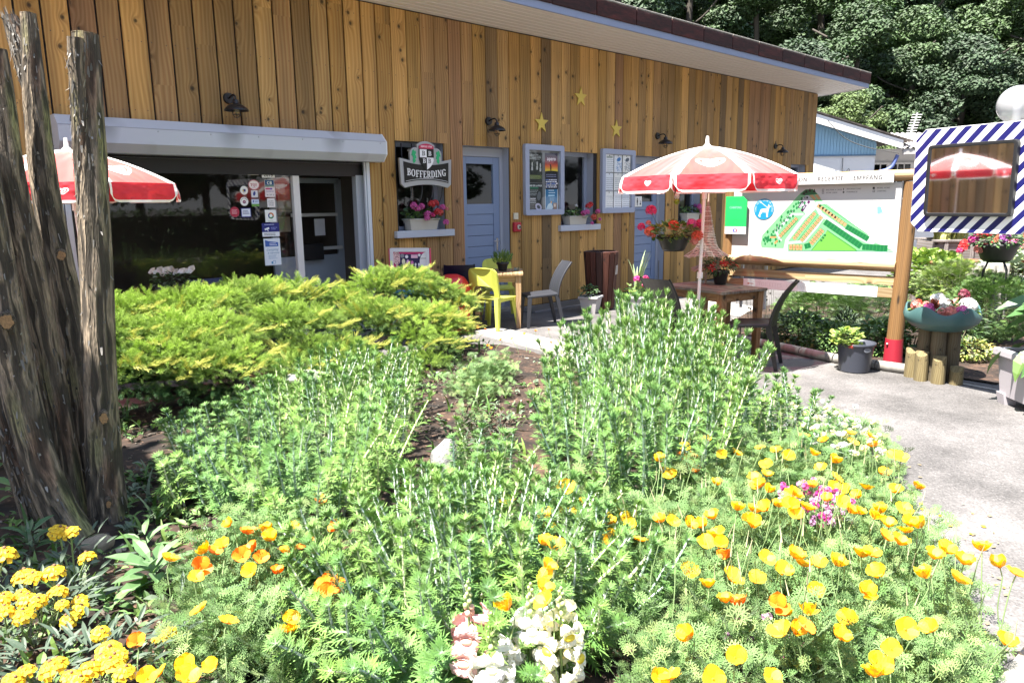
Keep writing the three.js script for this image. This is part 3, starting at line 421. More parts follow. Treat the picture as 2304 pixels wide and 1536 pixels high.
// ---- beer sign over the barred window
{
  const t = thing('beer_sign', 'black and silver beer sign with a crest above the barred window', 'sign', V(-2.615, 2.15, 0.10), 0);
  const sh = new THREE.Shape(); const P = (x, y) => [x, y];
  sh.moveTo(-0.43, 0.09); sh.lineTo(-0.26, 0.06); sh.lineTo(-0.26, 0.13); sh.quadraticCurveTo(-0.27, 0.17, -0.24, 0.2); sh.quadraticCurveTo(-0.2, 0.245, -0.145, 0.225); sh.lineTo(-0.145, 0.27); sh.quadraticCurveTo(0, 0.36, 0.145, 0.27); sh.lineTo(0.145, 0.225); sh.quadraticCurveTo(0.2, 0.245, 0.24, 0.2); sh.quadraticCurveTo(0.27, 0.17, 0.26, 0.13); sh.lineTo(0.26, 0.06); sh.lineTo(0.43, 0.09); sh.lineTo(0.415, -0.24); sh.lineTo(0.36, -0.285); sh.quadraticCurveTo(0, -0.20, -0.36, -0.285); sh.lineTo(-0.415, -0.24); sh.closePath();
  part(t, 'sign_plate', ext(sh, 0.03, 0.004, 0), M(0.42, 0.43, 0.45, 0.3, { metalness: 0.5 }));
  const bk = new THREE.Shape(); bk.moveTo(-0.375, 0.05); bk.quadraticCurveTo(0, -0.03, 0.375, 0.05); bk.lineTo(0.365, -0.225); bk.quadraticCurveTo(0, -0.145, -0.365, -0.225); bk.closePath();
  const face = ext(bk, 0.006, 0, 0.036); const p = face.attributes.position, uv = new Float32Array(p.count * 2); for (let i = 0; i < p.count; i++) { uv[i * 2] = (p.getX(i) + 0.4) / 0.8; uv[i * 2 + 1] = (p.getY(i) + 0.25) / 0.32; } face.setAttribute('uv', new THREE.BufferAttribute(uv, 2));
  part(t, 'name_panel', face, printM(ctex(1024, 410, (g, w, h) => { fillr(g, '#08080a', 0, 0, w, h); const s = 'BOFFERDING'; g.font = 'bold 148px serif'; g.fillStyle = '#e9e9ea'; g.textBaseline = 'middle'; g.textAlign = 'center'; const W = g.measureText(s).width, k = 840 / W; let x = -W / 2; for (const c of s) { const cw = g.measureText(c).width, u = (x + cw / 2) / (W / 2); g.save(); g.translate(w / 2 + (x + cw / 2) * k, 205 - 46 * u * u + 30); g.scale(k, 1.1); g.fillText(c, 0, 0); g.restore(); x += cw; } g.strokeStyle = '#c9cacc'; g.lineWidth = 8; g.beginPath(); g.moveTo(60, 352); g.quadraticCurveTo(w / 2, 262, w - 60, 352); g.stroke(); }), 0.35));
  const sd = new THREE.Shape(); sd.moveTo(-0.12, 0.255); sd.quadraticCurveTo(0, 0.32, 0.12, 0.255); sd.lineTo(0.12, 0.09); sd.quadraticCurveTo(0.1, 0.0, 0, -0.05); sd.quadraticCurveTo(-0.1, 0.0, -0.12, 0.09); sd.closePath();
  const sg = ext(sd, 0.012, 0, 0.038), q = sg.attributes.position, u2 = new Float32Array(q.count * 2); for (let i = 0; i < q.count; i++) { u2[i * 2] = (q.getX(i) + 0.125) / 0.25; u2[i * 2 + 1] = (q.getY(i) + 0.055) / 0.36; } sg.setAttribute('uv', new THREE.BufferAttribute(u2, 2));
  part(t, 'crest', sg, printM(ctex(360, 512, (g, w, h) => { fillr(g, '#0a0a0c', 0, 0, w, h); fillr(g, '#e9e8ea', 14, 130, w / 2 - 14, 150); fillr(g, '#e9e8ea', w / 2, 280, w / 2 - 14, 240); fillr(g, '#c02a52', 0, 20, w, 100); txt(g, 'DEPUIS 1764', w / 2, 78, 46, '#f2dfe4'); txt(g, 'B', w * 0.29, 205, 120, '#0a0a0c', 'serif'); txt(g, 'B', w * 0.71, 205, 120, '#e9e8ea', 'serif'); txt(g, 'B', w * 0.33, 345, 112, '#e9e8ea', 'serif'); txt(g, 'B', w * 0.68, 345, 112, '#0a0a0c', 'serif'); }), 0.35));
  const green = M(0.02, 0.42, 0.16, 0.4);
  for (const s of [-1, 1]) { const l = [[0, 0], [0.03, -0.01], [0.045, 0.03], [0.03, 0.06], [0.05, 0.09], [0.075, 0.085], [0.06, 0.11], [0.045, 0.15], [0.02, 0.165], [0.0, 0.14], [-0.02, 0.15], [-0.03, 0.12], [-0.01, 0.10], [-0.03, 0.08], [-0.035, 0.05], [-0.01, 0.05], [-0.02, 0.02]].map(c => [s * (0.19 + c[0] * 0.75), c[1] * 1.02 + 0.04]); part(t, 'lion_emblem', ext(poly(l), 0.004, 0, 0.036), green); }
}
// ---- alarm, toilet sign
{
  const t = thing('fire_alarm', 'small red square fire alarm with a cream box above it by the door', 'alarm', V(-0.84, 1.30, 0.004), 0);
  part(t, 'alarm_case', rbox(0.15, 0.15, 0.06, 0.02, 0, -0.02, 0.03), M(0.42, 0.015, 0.03, 0.4)); part(t, 'alarm_face', [cyl(0.035, 0.035, 0.02, 16).rotateX(Math.PI / 2).translate(0.01, -0.02, 0.066)], M(0.5, 0.48, 0.42, 0.5)); part(t, 'call_point', rbox(0.03, 0.03, 0.012, 0.004, 0.02, -0.02, 0.078), blackM); part(t, 'junction_box', rbox(0.09, 0.10, 0.03, 0.006, -0.01, 0.145, 0.016), M(0.6, 0.55, 0.42, 0.6));
  const s = thing('toilet_sign', 'small white toilet sign with blue figures on the far blue door', 'sign', V(2.43, 1.64, -0.158), 0);
  part(s, 'sign_plate', rbox(0.30, 0.19, 0.008, 0.003), whiteM);
  part(s, 'pictogram', new THREE.PlaneGeometry(0.29, 0.18).translate(0, 0, 0.0065), printM(ctex(384, 240, (g, w, h) => { fillr(g, '#ecebe6', 0, 0, w, h); const fig = (x, c) => { disc(g, c, x, 50, 20); g.fillStyle = c; g.fillRect(x - 24, 76, 48, 76); g.fillRect(x - 18, 150, 15, 70); g.fillRect(x + 3, 150, 15, 70); }; fig(70, '#23297a'); fig(200, '#101020'); g.fillStyle = '#101020'; g.fillRect(318, 100, 16, 90); g.fillRect(300, 160, 50, 40); fillr(g, '#333', 134, 20, 5, 200); fillr(g, '#333', 266, 20, 5, 200); })));
}

// ================================================================ parasols
function heart(g, x, y, s) { g.beginPath(); g.moveTo(x, y + s * 0.75); g.bezierCurveTo(x - s * 1.5, y - s * 0.25, x - s * 0.75, y - s * 1.05, x, y - s * 0.38); g.bezierCurveTo(x + s * 0.75, y - s * 1.05, x + s * 1.5, y - s * 0.25, x, y + s * 0.75); }
function logo(g, x, y, s, sx = 1, bg) { g.save(); g.translate(x, y); g.scale(sx, 1); g.strokeStyle = '#fdf6f4'; g.lineJoin = 'round'; g.lineWidth = s * 0.24; heart(g, 0, 0, s); g.stroke(); g.lineWidth = s * 0.18; heart(g, 0, s * 0.02, s * 0.5); g.stroke(); g.fillStyle = '#fdf6f4'; heart(g, 0, 0.02 * s, s * 0.2); g.fill(); g.restore(); }
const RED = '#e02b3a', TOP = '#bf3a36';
const PR = 0.86, PY0 = 2.165, PY1 = 1.875; // crown and fold heights
const chord = PR * 2 * Math.sin(Math.PI / 8), apo = PR * Math.cos(Math.PI / 8);
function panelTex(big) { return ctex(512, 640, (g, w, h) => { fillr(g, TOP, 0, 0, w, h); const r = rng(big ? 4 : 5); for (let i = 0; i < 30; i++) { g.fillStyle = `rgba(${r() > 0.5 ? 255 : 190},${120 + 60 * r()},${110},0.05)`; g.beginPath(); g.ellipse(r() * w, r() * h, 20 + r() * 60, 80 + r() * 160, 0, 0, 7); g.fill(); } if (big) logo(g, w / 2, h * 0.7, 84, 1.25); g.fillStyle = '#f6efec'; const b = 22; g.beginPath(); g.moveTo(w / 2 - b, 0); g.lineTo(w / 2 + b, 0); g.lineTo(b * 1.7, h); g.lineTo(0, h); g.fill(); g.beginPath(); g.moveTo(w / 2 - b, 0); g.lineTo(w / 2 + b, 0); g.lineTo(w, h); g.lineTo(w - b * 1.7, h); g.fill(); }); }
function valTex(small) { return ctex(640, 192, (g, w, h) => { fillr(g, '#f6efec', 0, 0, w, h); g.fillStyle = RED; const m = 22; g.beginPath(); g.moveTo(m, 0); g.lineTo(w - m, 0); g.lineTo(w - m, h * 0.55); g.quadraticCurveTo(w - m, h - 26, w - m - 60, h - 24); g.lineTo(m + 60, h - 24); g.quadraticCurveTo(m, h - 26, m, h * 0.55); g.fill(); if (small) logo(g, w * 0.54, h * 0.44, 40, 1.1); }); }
const clothOpt = { roughness: 0.8, side: THREE.DoubleSide, transmission: 0.32, thickness: 0 };
const foldN = ptile(141, [3, 6, 14]); const foldT = dtex(256, 256, (u, v) => { const a = foldN(u, v * 0.5); return [a, a, a]; }, false);
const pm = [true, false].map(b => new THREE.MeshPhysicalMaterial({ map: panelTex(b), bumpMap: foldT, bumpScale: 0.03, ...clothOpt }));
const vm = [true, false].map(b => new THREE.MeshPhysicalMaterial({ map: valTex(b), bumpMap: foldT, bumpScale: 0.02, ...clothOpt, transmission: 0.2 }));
const topY = t => lerp(PY0, PY1, t * t * 0.62 + t * 0.38);
function panelGeo() {
  const nr = 9, nl = 6, pos = [], uv = [], F = (i, j) => { const t = 0.03 + 0.97 * i / nr, s = j / nl - 0.5; const r = apo * t, x = s * chord * t, sag = Math.sin((s + 0.5) * Math.PI) * 0.035 * t; return [[x, topY(t) - sag * 0.7, r - sag * 0.25], [s * t + 0.5, 1 - t]]; };
  for (let i = 0; i < nr; i++) for (let j = 0; j < nl; j++) { const a = F(i, j), b = F(i + 1, j), c = F(i + 1, j + 1), d = F(i, j + 1); for (const k of [a, b, c, a, c, d]) { pos.push(...k[0]); uv.push(...k[1]); } }
  let g = new THREE.BufferGeometry(); g.setAttribute('position', new THREE.Float32BufferAttribute(pos, 3)); g.setAttribute('uv', new THREE.Float32BufferAttribute(uv, 2)); g = mergeVertices(g, 1e-4); g.computeVertexNormals(); return g;
}
function valGeo(seed) {
  const H = 0.155, w = chord - 0.012, s = new THREE.Shape(); s.moveTo(-w / 2, 0); s.lineTo(w / 2, 0); s.lineTo(w / 2, -H * 0.55); s.quadraticCurveTo(w / 2, -H, w / 2 - 0.08, -H); s.lineTo(-w / 2 + 0.08, -H); s.quadraticCurveTo(-w / 2, -H, -w / 2, -H * 0.55); s.closePath();
  // grid so the cloth can ripple
  const nx = 16, ny = 5, pos = [], uv = [], r = rng(seed), ph = r() * 6; const F = (i, j) => { const u = i / nx, v = j / ny, e = Math.min(u, 1 - u) * w; const cut = e < 0.08 ? H * (1 - 0.45 * Math.pow(1 - e / 0.08, 2.2)) : H; const y = -v * cut; return [[(u - 0.5) * w, y, 0.016 * v * Math.sin(u * 9 + ph) + 0.007 * v * Math.sin(u * 23 + ph * 2) + v * 0.035 - 0.02 * v * v + 0.002], [u, 1 - v * cut / H]]; };
  for (let i = 0; i < nx; i++) for (let j = 0; j < ny; j++) { const a = F(i, j), b = F(i, j + 1), c = F(i + 1, j + 1), d = F(i + 1, j); for (const k of [a, b, c, a, c, d]) { pos.push(...k[0]); uv.push(...k[1]); } }
  let g = new THREE.BufferGeometry(); g.setAttribute('position', new THREE.Float32BufferAttribute(pos, 3)); g.setAttribute('uv', new THREE.Float32BufferAttribute(uv, 2)); g = mergeVertices(g, 1e-4); g.computeVertexNormals(); return g;
}
function parasol(p, turn, label, lean) {
  const t = thing('parasol', label, 'parasol', p, turn, 'red and white ice cream parasols');
  const whiteP = M(0.80, 0.78, 0.76, 0.4), pg = panelGeo(), inner = new THREE.Group();
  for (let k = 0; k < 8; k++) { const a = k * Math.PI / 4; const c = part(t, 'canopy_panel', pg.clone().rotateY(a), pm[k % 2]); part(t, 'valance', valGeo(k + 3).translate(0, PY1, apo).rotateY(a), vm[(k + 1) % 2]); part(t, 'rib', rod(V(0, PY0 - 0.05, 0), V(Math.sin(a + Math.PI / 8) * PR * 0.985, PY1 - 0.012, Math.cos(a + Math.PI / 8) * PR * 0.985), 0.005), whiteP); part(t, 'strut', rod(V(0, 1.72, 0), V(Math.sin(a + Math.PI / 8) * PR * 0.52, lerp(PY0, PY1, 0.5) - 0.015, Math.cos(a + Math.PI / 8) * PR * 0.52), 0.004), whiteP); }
  part(t, 'finial', lathe([[0, 0.09], [0.012, 0.088], [0.016, 0.06], [0.018, 0.02], [0.035, 0.0], [0.05, -0.012], [0.0, -0.012]], 16).translate(0, PY0, 0), whiteP);
  part(t, 'pole', [rod(V(lean[0], 0.02, lean[1]), V(0, PY0, 0), 0.017, 0.015, 12), cyl(0.028, 0.028, 0.06, 12, lean[0] * 0.58, 0.92, lean[1] * 0.58), cyl(0.024, 0.024, 0.1, 12, lean[0] * 0.2, 1.71, lean[1] * 0.2)], whiteP);
  part(t, 'base', lathe([[0, 0.09], [0.03, 0.09], [0.035, 0.05], [0.19, 0.04], [0.2, 0.0], [0, 0]], 24).translate(lean[0], 0.003, lean[1]), M(0.5, 0.49, 0.47, 0.8));
  return t;
}
const pr = at(1592, 322, 7.3), pl = at(148, 325, 6.3);
parasol(V(pr.x, -0.0, pr.z), 0.62, 'red parasol open over the weathered table in front of the site map', [-0.06, -0.05]);
parasol(V(pl.x, -0.03, pl.z), 0.45, 'red parasol behind the tree trunks in front of the shop window', [0.05, 0.02]);

// ================================================================ furniture
function slatTable(p, turn, w, d, topM, legM, label, nm = 5) {
  const t = thing('garden_table', label, 'table', p, turn), h = 0.74;
  for (let i = 0; i < nm; i++) part(t, 'table_board', muv(rbox(w / nm - 0.004, 0.03, d, 0.005, -w / 2 + (i + 0.5) * w / nm, h - 0.015, 0), 'z', i * 0.37, i * 0.9), topM);
  for (const [sx, sz] of [[-1, -1], [1, -1], [-1, 1], [1, 1]]) part(t, 'leg', muv(bar(V(sx * (w / 2 - 0.07), 0.003, sz * (d / 2 - 0.07)), V(sx * (w / 2 - 0.065), h - 0.03, sz * (d / 2 - 0.065)), 0.058, 0.058, 0.075, 0.075), 'y', sx, sz), legM);
  for (const s of [-1, 1]) { part(t, 'apron', muv(rbox(w - 0.21, 0.085, 0.022, 0.003, 0, h - 0.074, s * (d / 2 - 0.06)), 'x', s), legM); part(t, 'apron', muv(rbox(0.022, 0.085, d - 0.21, 0.003, s * (w / 2 - 0.06), h - 0.074, 0), 'z', s), legM); }
  return t;
}
const legWood = woodM(0.36, 0.21, 0.12, 0), greyWood = woodM(0.26, 0.24, 0.235, 2, 0.85), paleWood = woodM(0.52, 0.37, 0.24, 1);
slatTable(V(-1.78, 0, 4.05), -0.24, 0.66, 0.92, greyWood, legWood, 'square table with weathered grey top and reddish legs under the right parasol');
slatTable(V(-2.06, 0, 0.92), -0.757, 0.68, 0.75, paleWood, paleWood, 'pale wooden table by the blue door with a herb pot');
slatTable(V(-5.95, 0, 0.72), 0.05, 0.9, 0.66, greyWood, legWood, 'grey table behind the golden juniper below the shop window');
// moulded chair: seat height 0.45, faces +z, back at -z
function mouldedChair(p, turn, m, label, group) {
  const t = thing('plastic_chair', label, 'chair', p, turn, group);
  const s = new THREE.Shape(); const w = 0.215, H = 0.40; // back shell outline in its own plane
  s.moveTo(-w, 0); s.lineTo(-w * 0.99, H - 0.09); s.quadraticCurveTo(-w * 0.97, H, -w + 0.09, H); s.quadraticCurveTo(0, H + 0.018, w - 0.09, H); s.quadraticCurveTo(w * 0.97, H, w * 0.99, H - 0.09); s.lineTo(w, 0); s.lineTo(w - 0.05, 0); s.lineTo(w - 0.052, 0.10); s.quadraticCurveTo(w - 0.06, 0.17, w - 0.12, 0.175); s.quadraticCurveTo(0, 0.19, -w + 0.12, 0.175); s.quadraticCurveTo(-w + 0.06, 0.17, -w + 0.052, 0.10); s.lineTo(-w + 0.05, 0); s.closePath();
  const bg = ext(s, 0.022, 0.005); const bp = bg.attributes.position;
  for (let i = 0; i < bp.count; i++) { const x = bp.getX(i), y = bp.getY(i), z = bp.getZ(i); bp.setXYZ(i, x, 0.43 + y, -0.225 - y * 0.17 + z + 0.05 * (x / w) ** 2 - 0.03); }
  bg.computeVertexNormals(); part(t, 'backrest', bg, m);
  const sg = rbox(0.43, 0.028, 0.44, 0.014, 0, 0.44, 0); const sp = sg.attributes.position; for (let i = 0; i < sp.count; i++) { const x = sp.getX(i), z = sp.getZ(i); sp.setY(i, sp.getY(i) - 0.014 * (1 - (x / 0.215) ** 2) - (z > 0.19 ? 0.012 : 0)); } sg.computeVertexNormals(); part(t, 'seat', sg, m);
  for (const sx of [-1, 1]) { part(t, 'leg', bar(V(sx * 0.235, 0.003, 0.24), V(sx * 0.19, 0.436, 0.19), 0.035, 0.035, 0.055, 0.06), m); part(t, 'leg', bar(V(sx * 0.235, 0.003, -0.29), V(sx * 0.192, 0.46, -0.215), 0.035, 0.04, 0.06, 0.075), m); part(t, 'side_rail', rbox(0.03, 0.045, 0.36, 0.01, sx * 0.192, 0.415, -0.01), m); }
  return t;
}
// slender chair with a tall curved back of woven plastic
function curvedChair(p, turn, m, label, group) {
  const t = thing('garden_chair', label, 'chair', p, turn, group);
  const n = 12, w = 0.205, pos = [], prof = k => { const u = k / n; return [0.43 + u * 0.43, -0.185 - 0.02 * u - 0.17 * u * u]; };
  const tb = new TB(), K = [1, 1, 1]; const th = 0.016;
  for (let k = 0; k < n; k++) for (let j = 0; j < 6; j++) { const F = (kk, jj, o) => { const [y, z] = prof(kk), x = (jj / 6 - 0.5) * 2 * w * (1 - 0.06 * kk / n); return V(x, y, z - 0.03 * (1 - (x / w) ** 2) - o); }; tb.quad(F(k, j, 0), F(k, j + 1, 0), F(k + 1, j + 1, 0), F(k + 1, j, 0), K); tb.quad(F(k, j + 1, th), F(k, j, th), F(k + 1, j, th), F(k + 1, j + 1, th), K); }
  let bg = tb.geo(false); bg = mergeVertices(bg, 1e-4); bg.computeVertexNormals(); part(t, 'backrest', bg, m);
  for (const sx of [-1, 1]) { const pts = []; for (let k = 0; k <= n; k += 2) { const [y, z] = prof(k); pts.push(V(sx * w * (1 - 0.06 * k / n), y, z - 0.006)); } part(t, 'back_post', tube(pts, 0.014, 6, 10), m); }
  const sg = rbox(0.42, 0.04, 0.43, 0.016, 0, 0.435, 0.01); const sp = sg.attributes.position; for (let i = 0; i < sp.count; i++) { const z = sp.getZ(i); sp.setY(i, sp.getY(i) - 0.02 * Math.max(0, z / 0.22) ** 2 + 0.008 * (z < 0 ? 1 : 0)); } sg.computeVertexNormals(); part(t, 'seat', sg, m);
  for (const sx of [-1, 1]) { part(t, 'leg', bar(V(sx * 0.205, 0.003, 0.225), V(sx * 0.185, 0.43, 0.19), 0.032, 0.032, 0.045, 0.05), m); part(t, 'leg', bar(V(sx * 0.205, 0.003, -0.27), V(sx * 0.188, 0.44, -0.175), 0.032, 0.034, 0.042, 0.055), m); }
  return t;
}
const lime = M(0.52, 0.55, 0.085, 0.4), anth = M(0.026, 0.028, 0.036, 0.5), blackP = M(0.016, 0.016, 0.018, 0.42), navy = M(0.012, 0.016, 0.055, 0.5);
mouldedChair(V(-2.36, 0, 1.16), 1.85, lime, 'lime yellow plastic chair in front of the pale table, its back towards us');
mouldedChair(V(-1.58, 0, 0.42), -0.6, lime, 'lime yellow plastic chair behind the pale table, against the blue door');
curvedChair(V(-1.70, 0, 1.37), -2.1, anth, 'anthracite grey chair at the right end of the pale table');
curvedChair(V(-2.12, 0, 3.84), 1.48, blackP, 'black chair on the left side of the weathered table by the parasol pole');
curvedChair(V(-2.0, 0, 4.65), -2.79, blackP, 'black chair on the near right side of the weathered table');
curvedChair(V(-5.62, 0, 0.42), 0.1, navy, 'dark blue chair behind the juniper at the grey table');
curvedChair(V(-2.45, 0, 0.55), 2.5, navy, 'dark navy chair beside the ice cream poster left of the pale table');
// ================================================================ plant kit
const jit = (r, a) => (r() - 0.5) * 2 * a;
function ovate(L, W, k, k2, fold = 0.25, droop = 0.25) { // pointed leaf along +z from origin, folded at the midrib
  const tb = new TB(), st = [[0, 0.05], [0.25, 0.8], [0.55, 1], [0.8, 0.6], [1, 0.0]];
  for (let i = 0; i < 4; i++) { const [a, wa] = st[i], [b, wb] = st[i + 1]; const P = (t, w, s) => V(s * w * W / 2, Math.abs(s * w) * W * fold - droop * L * t * t, t * L); for (const s of [-1, 1]) tb.quad(P(a, 0, 0), P(b, 0, 0), P(b, wb, s), P(a, wa, s), i > 2 ? k2 : k); }
  return tb.geo();
}
function mat4(p, dir, roll, s) { const q = new THREE.Quaternion().setFromUnitVectors(V(0, 0, 1), dir.clone().normalize()); q.multiply(new THREE.Quaternion().setFromAxisAngle(V(0, 0, 1), roll)); return new THREE.Matrix4().compose(p, q, typeof s === 'number' ? V(s, s, s) : s); }
// orient a leaf: z axis along dir, y axis as near up as it goes
function leafM4(p, dir, s, tilt = 0) { const z = dir.clone().normalize(), x = V(0, 1, 0).cross(z); if (x.lengthSq() < 1e-4) x.set(1, 0, 0); x.normalize(); const y = z.clone().cross(x); const m = new THREE.Matrix4().makeBasis(x, y, z); if (tilt) m.multiply(new THREE.Matrix4().makeRotationZ(tilt)); const S = typeof s === 'number' ? [s, s, s] : s; m.scale(V(...S)); m.setPosition(p); return m; }
function inst(parent, name, geo, mat, list, kind = 'stuff') { // list of [matrix, r, g, b]
  const m = new THREE.InstancedMesh(geo, mat, list.length), c = new THREE.Color(); list.forEach((e, i) => { m.setMatrixAt(i, e[0]); m.setColorAt(i, c.setRGB(e[1], e[2], e[3])); });
  m.name = parent === scene ? numbered(name) : name; m.castShadow = m.receiveShadow = true; m.userData.kind = kind; parent.add(m); return m;
}
const LEAF = leafM(0.6, 0.3), LEAFG = leafM(0.42, 0.25), PET = leafM(0.6, 0.3), STEM = M(0.14, 0.22, 0.06, 0.7);
const W1 = [1, 1, 1], W8 = [0.8, 0.85, 0.7];
const gOvate = ovate(1, 0.5, W1, W8), gNarrow = ovate(1, 0.22, W1, W8, 0.2, 0.2), gRound = (() => { const tb = new TB(); const n = 9; for (let i = 0; i < n; i++) { const a = (i / n) * 5.6 - 2.8, b = ((i + 1) / n) * 5.6 - 2.8, ra = 0.5 * (i % 2 ? 0.88 : 1), rb = 0.5 * (i % 2 ? 1 : 0.88); tb.tri(V(0, 0, 0.45), V(Math.sin(a) * ra, 0.1, 0.45 + Math.cos(a) * ra), V(Math.sin(b) * rb, 0.1, 0.45 + Math.cos(b) * rb), W8, W1, W1); } return tb.geo(); })();
const gBlade = (() => { const tb = new TB(); const n = 5; const P = (i, s) => { const t = i / n; return V(s * 0.03 * (1 - t * t * 0.9), t - 0.18 * t * t, 0.42 * t * t); }; for (let i = 0; i < n; i++) tb.quad(P(i, -1), P(i, 1), P(i + 1, 1), P(i + 1, -1), W1); return tb.geo(); })();
// feathery divided leaf, along +z
function frond(pairs, len, wid, thick) { const tb = new TB(); tb.quad(V(-thick / 2, 0, 0), V(thick / 2, 0, 0), V(thick / 3, -len * 0.1, len), V(-thick / 3, -len * 0.1, len), W8); for (let i = 0; i < pairs; i++) { const t = 0.25 + 0.75 * i / (pairs - 1 || 1), z = t * len, y = -len * 0.1 * t * t, w = wid * (1 - 0.55 * Math.abs(t - 0.5)); for (const s of [-1, 1]) { const a = V(0, y, z), b = V(s * w, y + w * 0.25, z + w * 0.75), n = V(-s * thick * 0.5, 0, thick * 0.6); tb.tri(a.clone().sub(n), a.clone().add(n), b, W1, W1, W1); const m = a.clone().lerp(b, 0.55); tb.tri(m.clone().sub(n.clone().multiplyScalar(0.7)), m.clone().add(n.clone().multiplyScalar(0.7)), m.clone().add(V(s * w * 0.12, 0.01, w * 0.6)), W1); } } return tb.geo(); }
const gFrond = frond(5, 1, 0.34, 0.075);
// small bush: leaves spread through an ellipsoid
function bushLeaves(r, c, rx, ry, rz, n, size, cols, flat = 0.5, hollow = 0.45) {
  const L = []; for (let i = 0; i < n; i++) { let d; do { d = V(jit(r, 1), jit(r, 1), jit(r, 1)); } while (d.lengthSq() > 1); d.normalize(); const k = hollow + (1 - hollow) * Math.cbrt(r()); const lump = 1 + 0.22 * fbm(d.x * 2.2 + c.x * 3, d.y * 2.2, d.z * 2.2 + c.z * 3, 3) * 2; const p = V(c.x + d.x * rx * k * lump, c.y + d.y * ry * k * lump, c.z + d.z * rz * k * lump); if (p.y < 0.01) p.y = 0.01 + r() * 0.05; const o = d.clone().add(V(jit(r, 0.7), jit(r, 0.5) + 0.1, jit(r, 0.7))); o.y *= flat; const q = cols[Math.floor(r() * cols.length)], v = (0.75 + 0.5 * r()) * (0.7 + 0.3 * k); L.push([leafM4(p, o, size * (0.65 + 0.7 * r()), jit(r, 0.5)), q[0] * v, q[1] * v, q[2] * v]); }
  return L;
}
const GR = { mid: [0.072, 0.162, 0.030], lite: [0.145, 0.255, 0.051], lime: [0.255, 0.357, 0.051], dark: [0.030, 0.072, 0.021], grey: [0.170, 0.230, 0.145], blue: [0.085, 0.153, 0.085], pale: [0.306, 0.357, 0.170] };
// round flower head made of many little petals
function flowerHead(seed, n, rad, pet) { const r = rng(seed), tb = new TB(); for (let i = 0; i < n; i++) { const y = 1 - 1.5 * (i + 0.5) / n, a = i * 2.39996, s = Math.sqrt(Math.max(0, 1 - y * y)); const d = V(Math.cos(a) * s, y, Math.sin(a) * s), c = d.clone().multiplyScalar(rad * (0.8 + 0.3 * r())); const u = V(0, 1, 0).cross(d).normalize(); if (!isFinite(u.x) || u.lengthSq() < 0.1) u.set(1, 0, 0); const v = d.clone().cross(u); const q = 5, ph = r() * 6; for (let k = 0; k < q; k++) { const b = ph + k * 2 * Math.PI / q, e = 0.5; const A = c.clone().addScaledVector(u, Math.cos(b - e) * pet).addScaledVector(v, Math.sin(b - e) * pet).addScaledVector(d, pet * 0.25), B = c.clone().addScaledVector(u, Math.cos(b + e) * pet).addScaledVector(v, Math.sin(b + e) * pet).addScaledVector(d, pet * 0.25); const sh = 0.8 + 0.3 * r(); tb.tri(c, A, B, [0.7 * sh, 0.7 * sh, 0.7 * sh], [sh, sh, sh], [sh, sh, sh]); } } return tb.geo(); }
const gHead = [flowerHead(1, 20, 0.028, 0.016), flowerHead(2, 16, 0.026, 0.018)];
const petM = (r, g, b) => leafM(0.6, 0.28, { color: new THREE.Color().setRGB(r, g, b) });
const FM = { pink: petM(0.75, 0.12, 0.42), hot: petM(0.72, 0.03, 0.20), red: petM(0.72, 0.03, 0.035), coral: petM(0.80, 0.13, 0.07), white: petM(0.85, 0.85, 0.84), magenta: petM(0.55, 0.02, 0.25), purple: petM(0.3, 0.05, 0.3), wine: petM(0.2, 0.01, 0.04), salmon: petM(0.8, 0.28, 0.24) };
const potSquare = (w0, w1, h) => { const o = bar(V(0, 0, 0), V(0, h, 0), w0, w0, w1, w1); return [o, rbox(w1 + 0.03, 0.035, w1 + 0.03, 0.008, 0, h - 0.01, 0)]; };
const potRound = (r0, r1, h) => lathe([[0, 0.004], [r0, 0], [r0 * 1.02, 0.01], [r1, h - 0.03], [r1 + 0.012, h - 0.03], [r1 + 0.012, h], [r1 - 0.008, h], [r1 - 0.012, h - 0.03], [0, h - 0.035]], 24);
const potSoil = M(0.03, 0.022, 0.016, 0.95);
function heads(t, list, def) { for (const [x, y, z, c, s] of list) { const h = part(t, 'flower_head', gHead[Math.floor(R0() * 2)], FM[c || def]); h.position.set(x, y, z); h.scale.setScalar(s || 1); h.rotation.set(jit(R0, 0.5), R0() * 6, jit(R0, 0.5)); } }
function stalks(t, list, base) { part(t, 'flower_stalks', merge(list.map(([x, y, z]) => tube([V(base[0] + (x - base[0]) * 0.35, base[1], base[2] + (z - base[2]) * 0.35), V(x * 0.8 + base[0] * 0.2, (y + base[1]) / 2 + 0.02, z * 0.8 + base[2] * 0.2), V(x, y, z)], 0.0028, 4, 5))), STEM, 'stuff'); }
function geranium(name, label, cat, p, turn, potGeo, potMat, L, spread, n, hl, leafCols = [GR.mid, GR.dark, GR.lite]) {
  const t = thing(name, label, cat, p, turn); part(t, 'planter', potGeo, potMat); const r = rng(Math.round(p.x * 77 + p.z * 31 + 500));
  const ls = []; for (let i = 0; i < n; i++) { const x = jit(r, spread[0]), z = jit(r, spread[2]), y = L + spread[1] * r() * (1 - 0.3 * Math.abs(x / spread[0])); const c = leafCols[Math.floor(r() * leafCols.length)], v = 0.7 + 0.6 * r(); ls.push([leafM4(V(x, y, z), V(jit(r, 1) + x * 2, jit(r, 0.6), jit(r, 1) + z * 3), 0.045 + 0.03 * r(), jit(r, 0.6)), c[0] * v, c[1] * v, c[2] * v]); }
  inst(t, 'foliage', gRound, LEAF, ls); stalks(t, hl, [0, L - 0.02, 0]); heads(t, hl); return t;
}
const troughGeo = (w, d, h) => { const g = bar(V(0, 0, 0), V(0, h, 0), w * 0.86, d * 0.8, w, d); return [g, rbox(w + 0.02, 0.022, d + 0.02, 0.006, 0, h - 0.005, 0)]; };
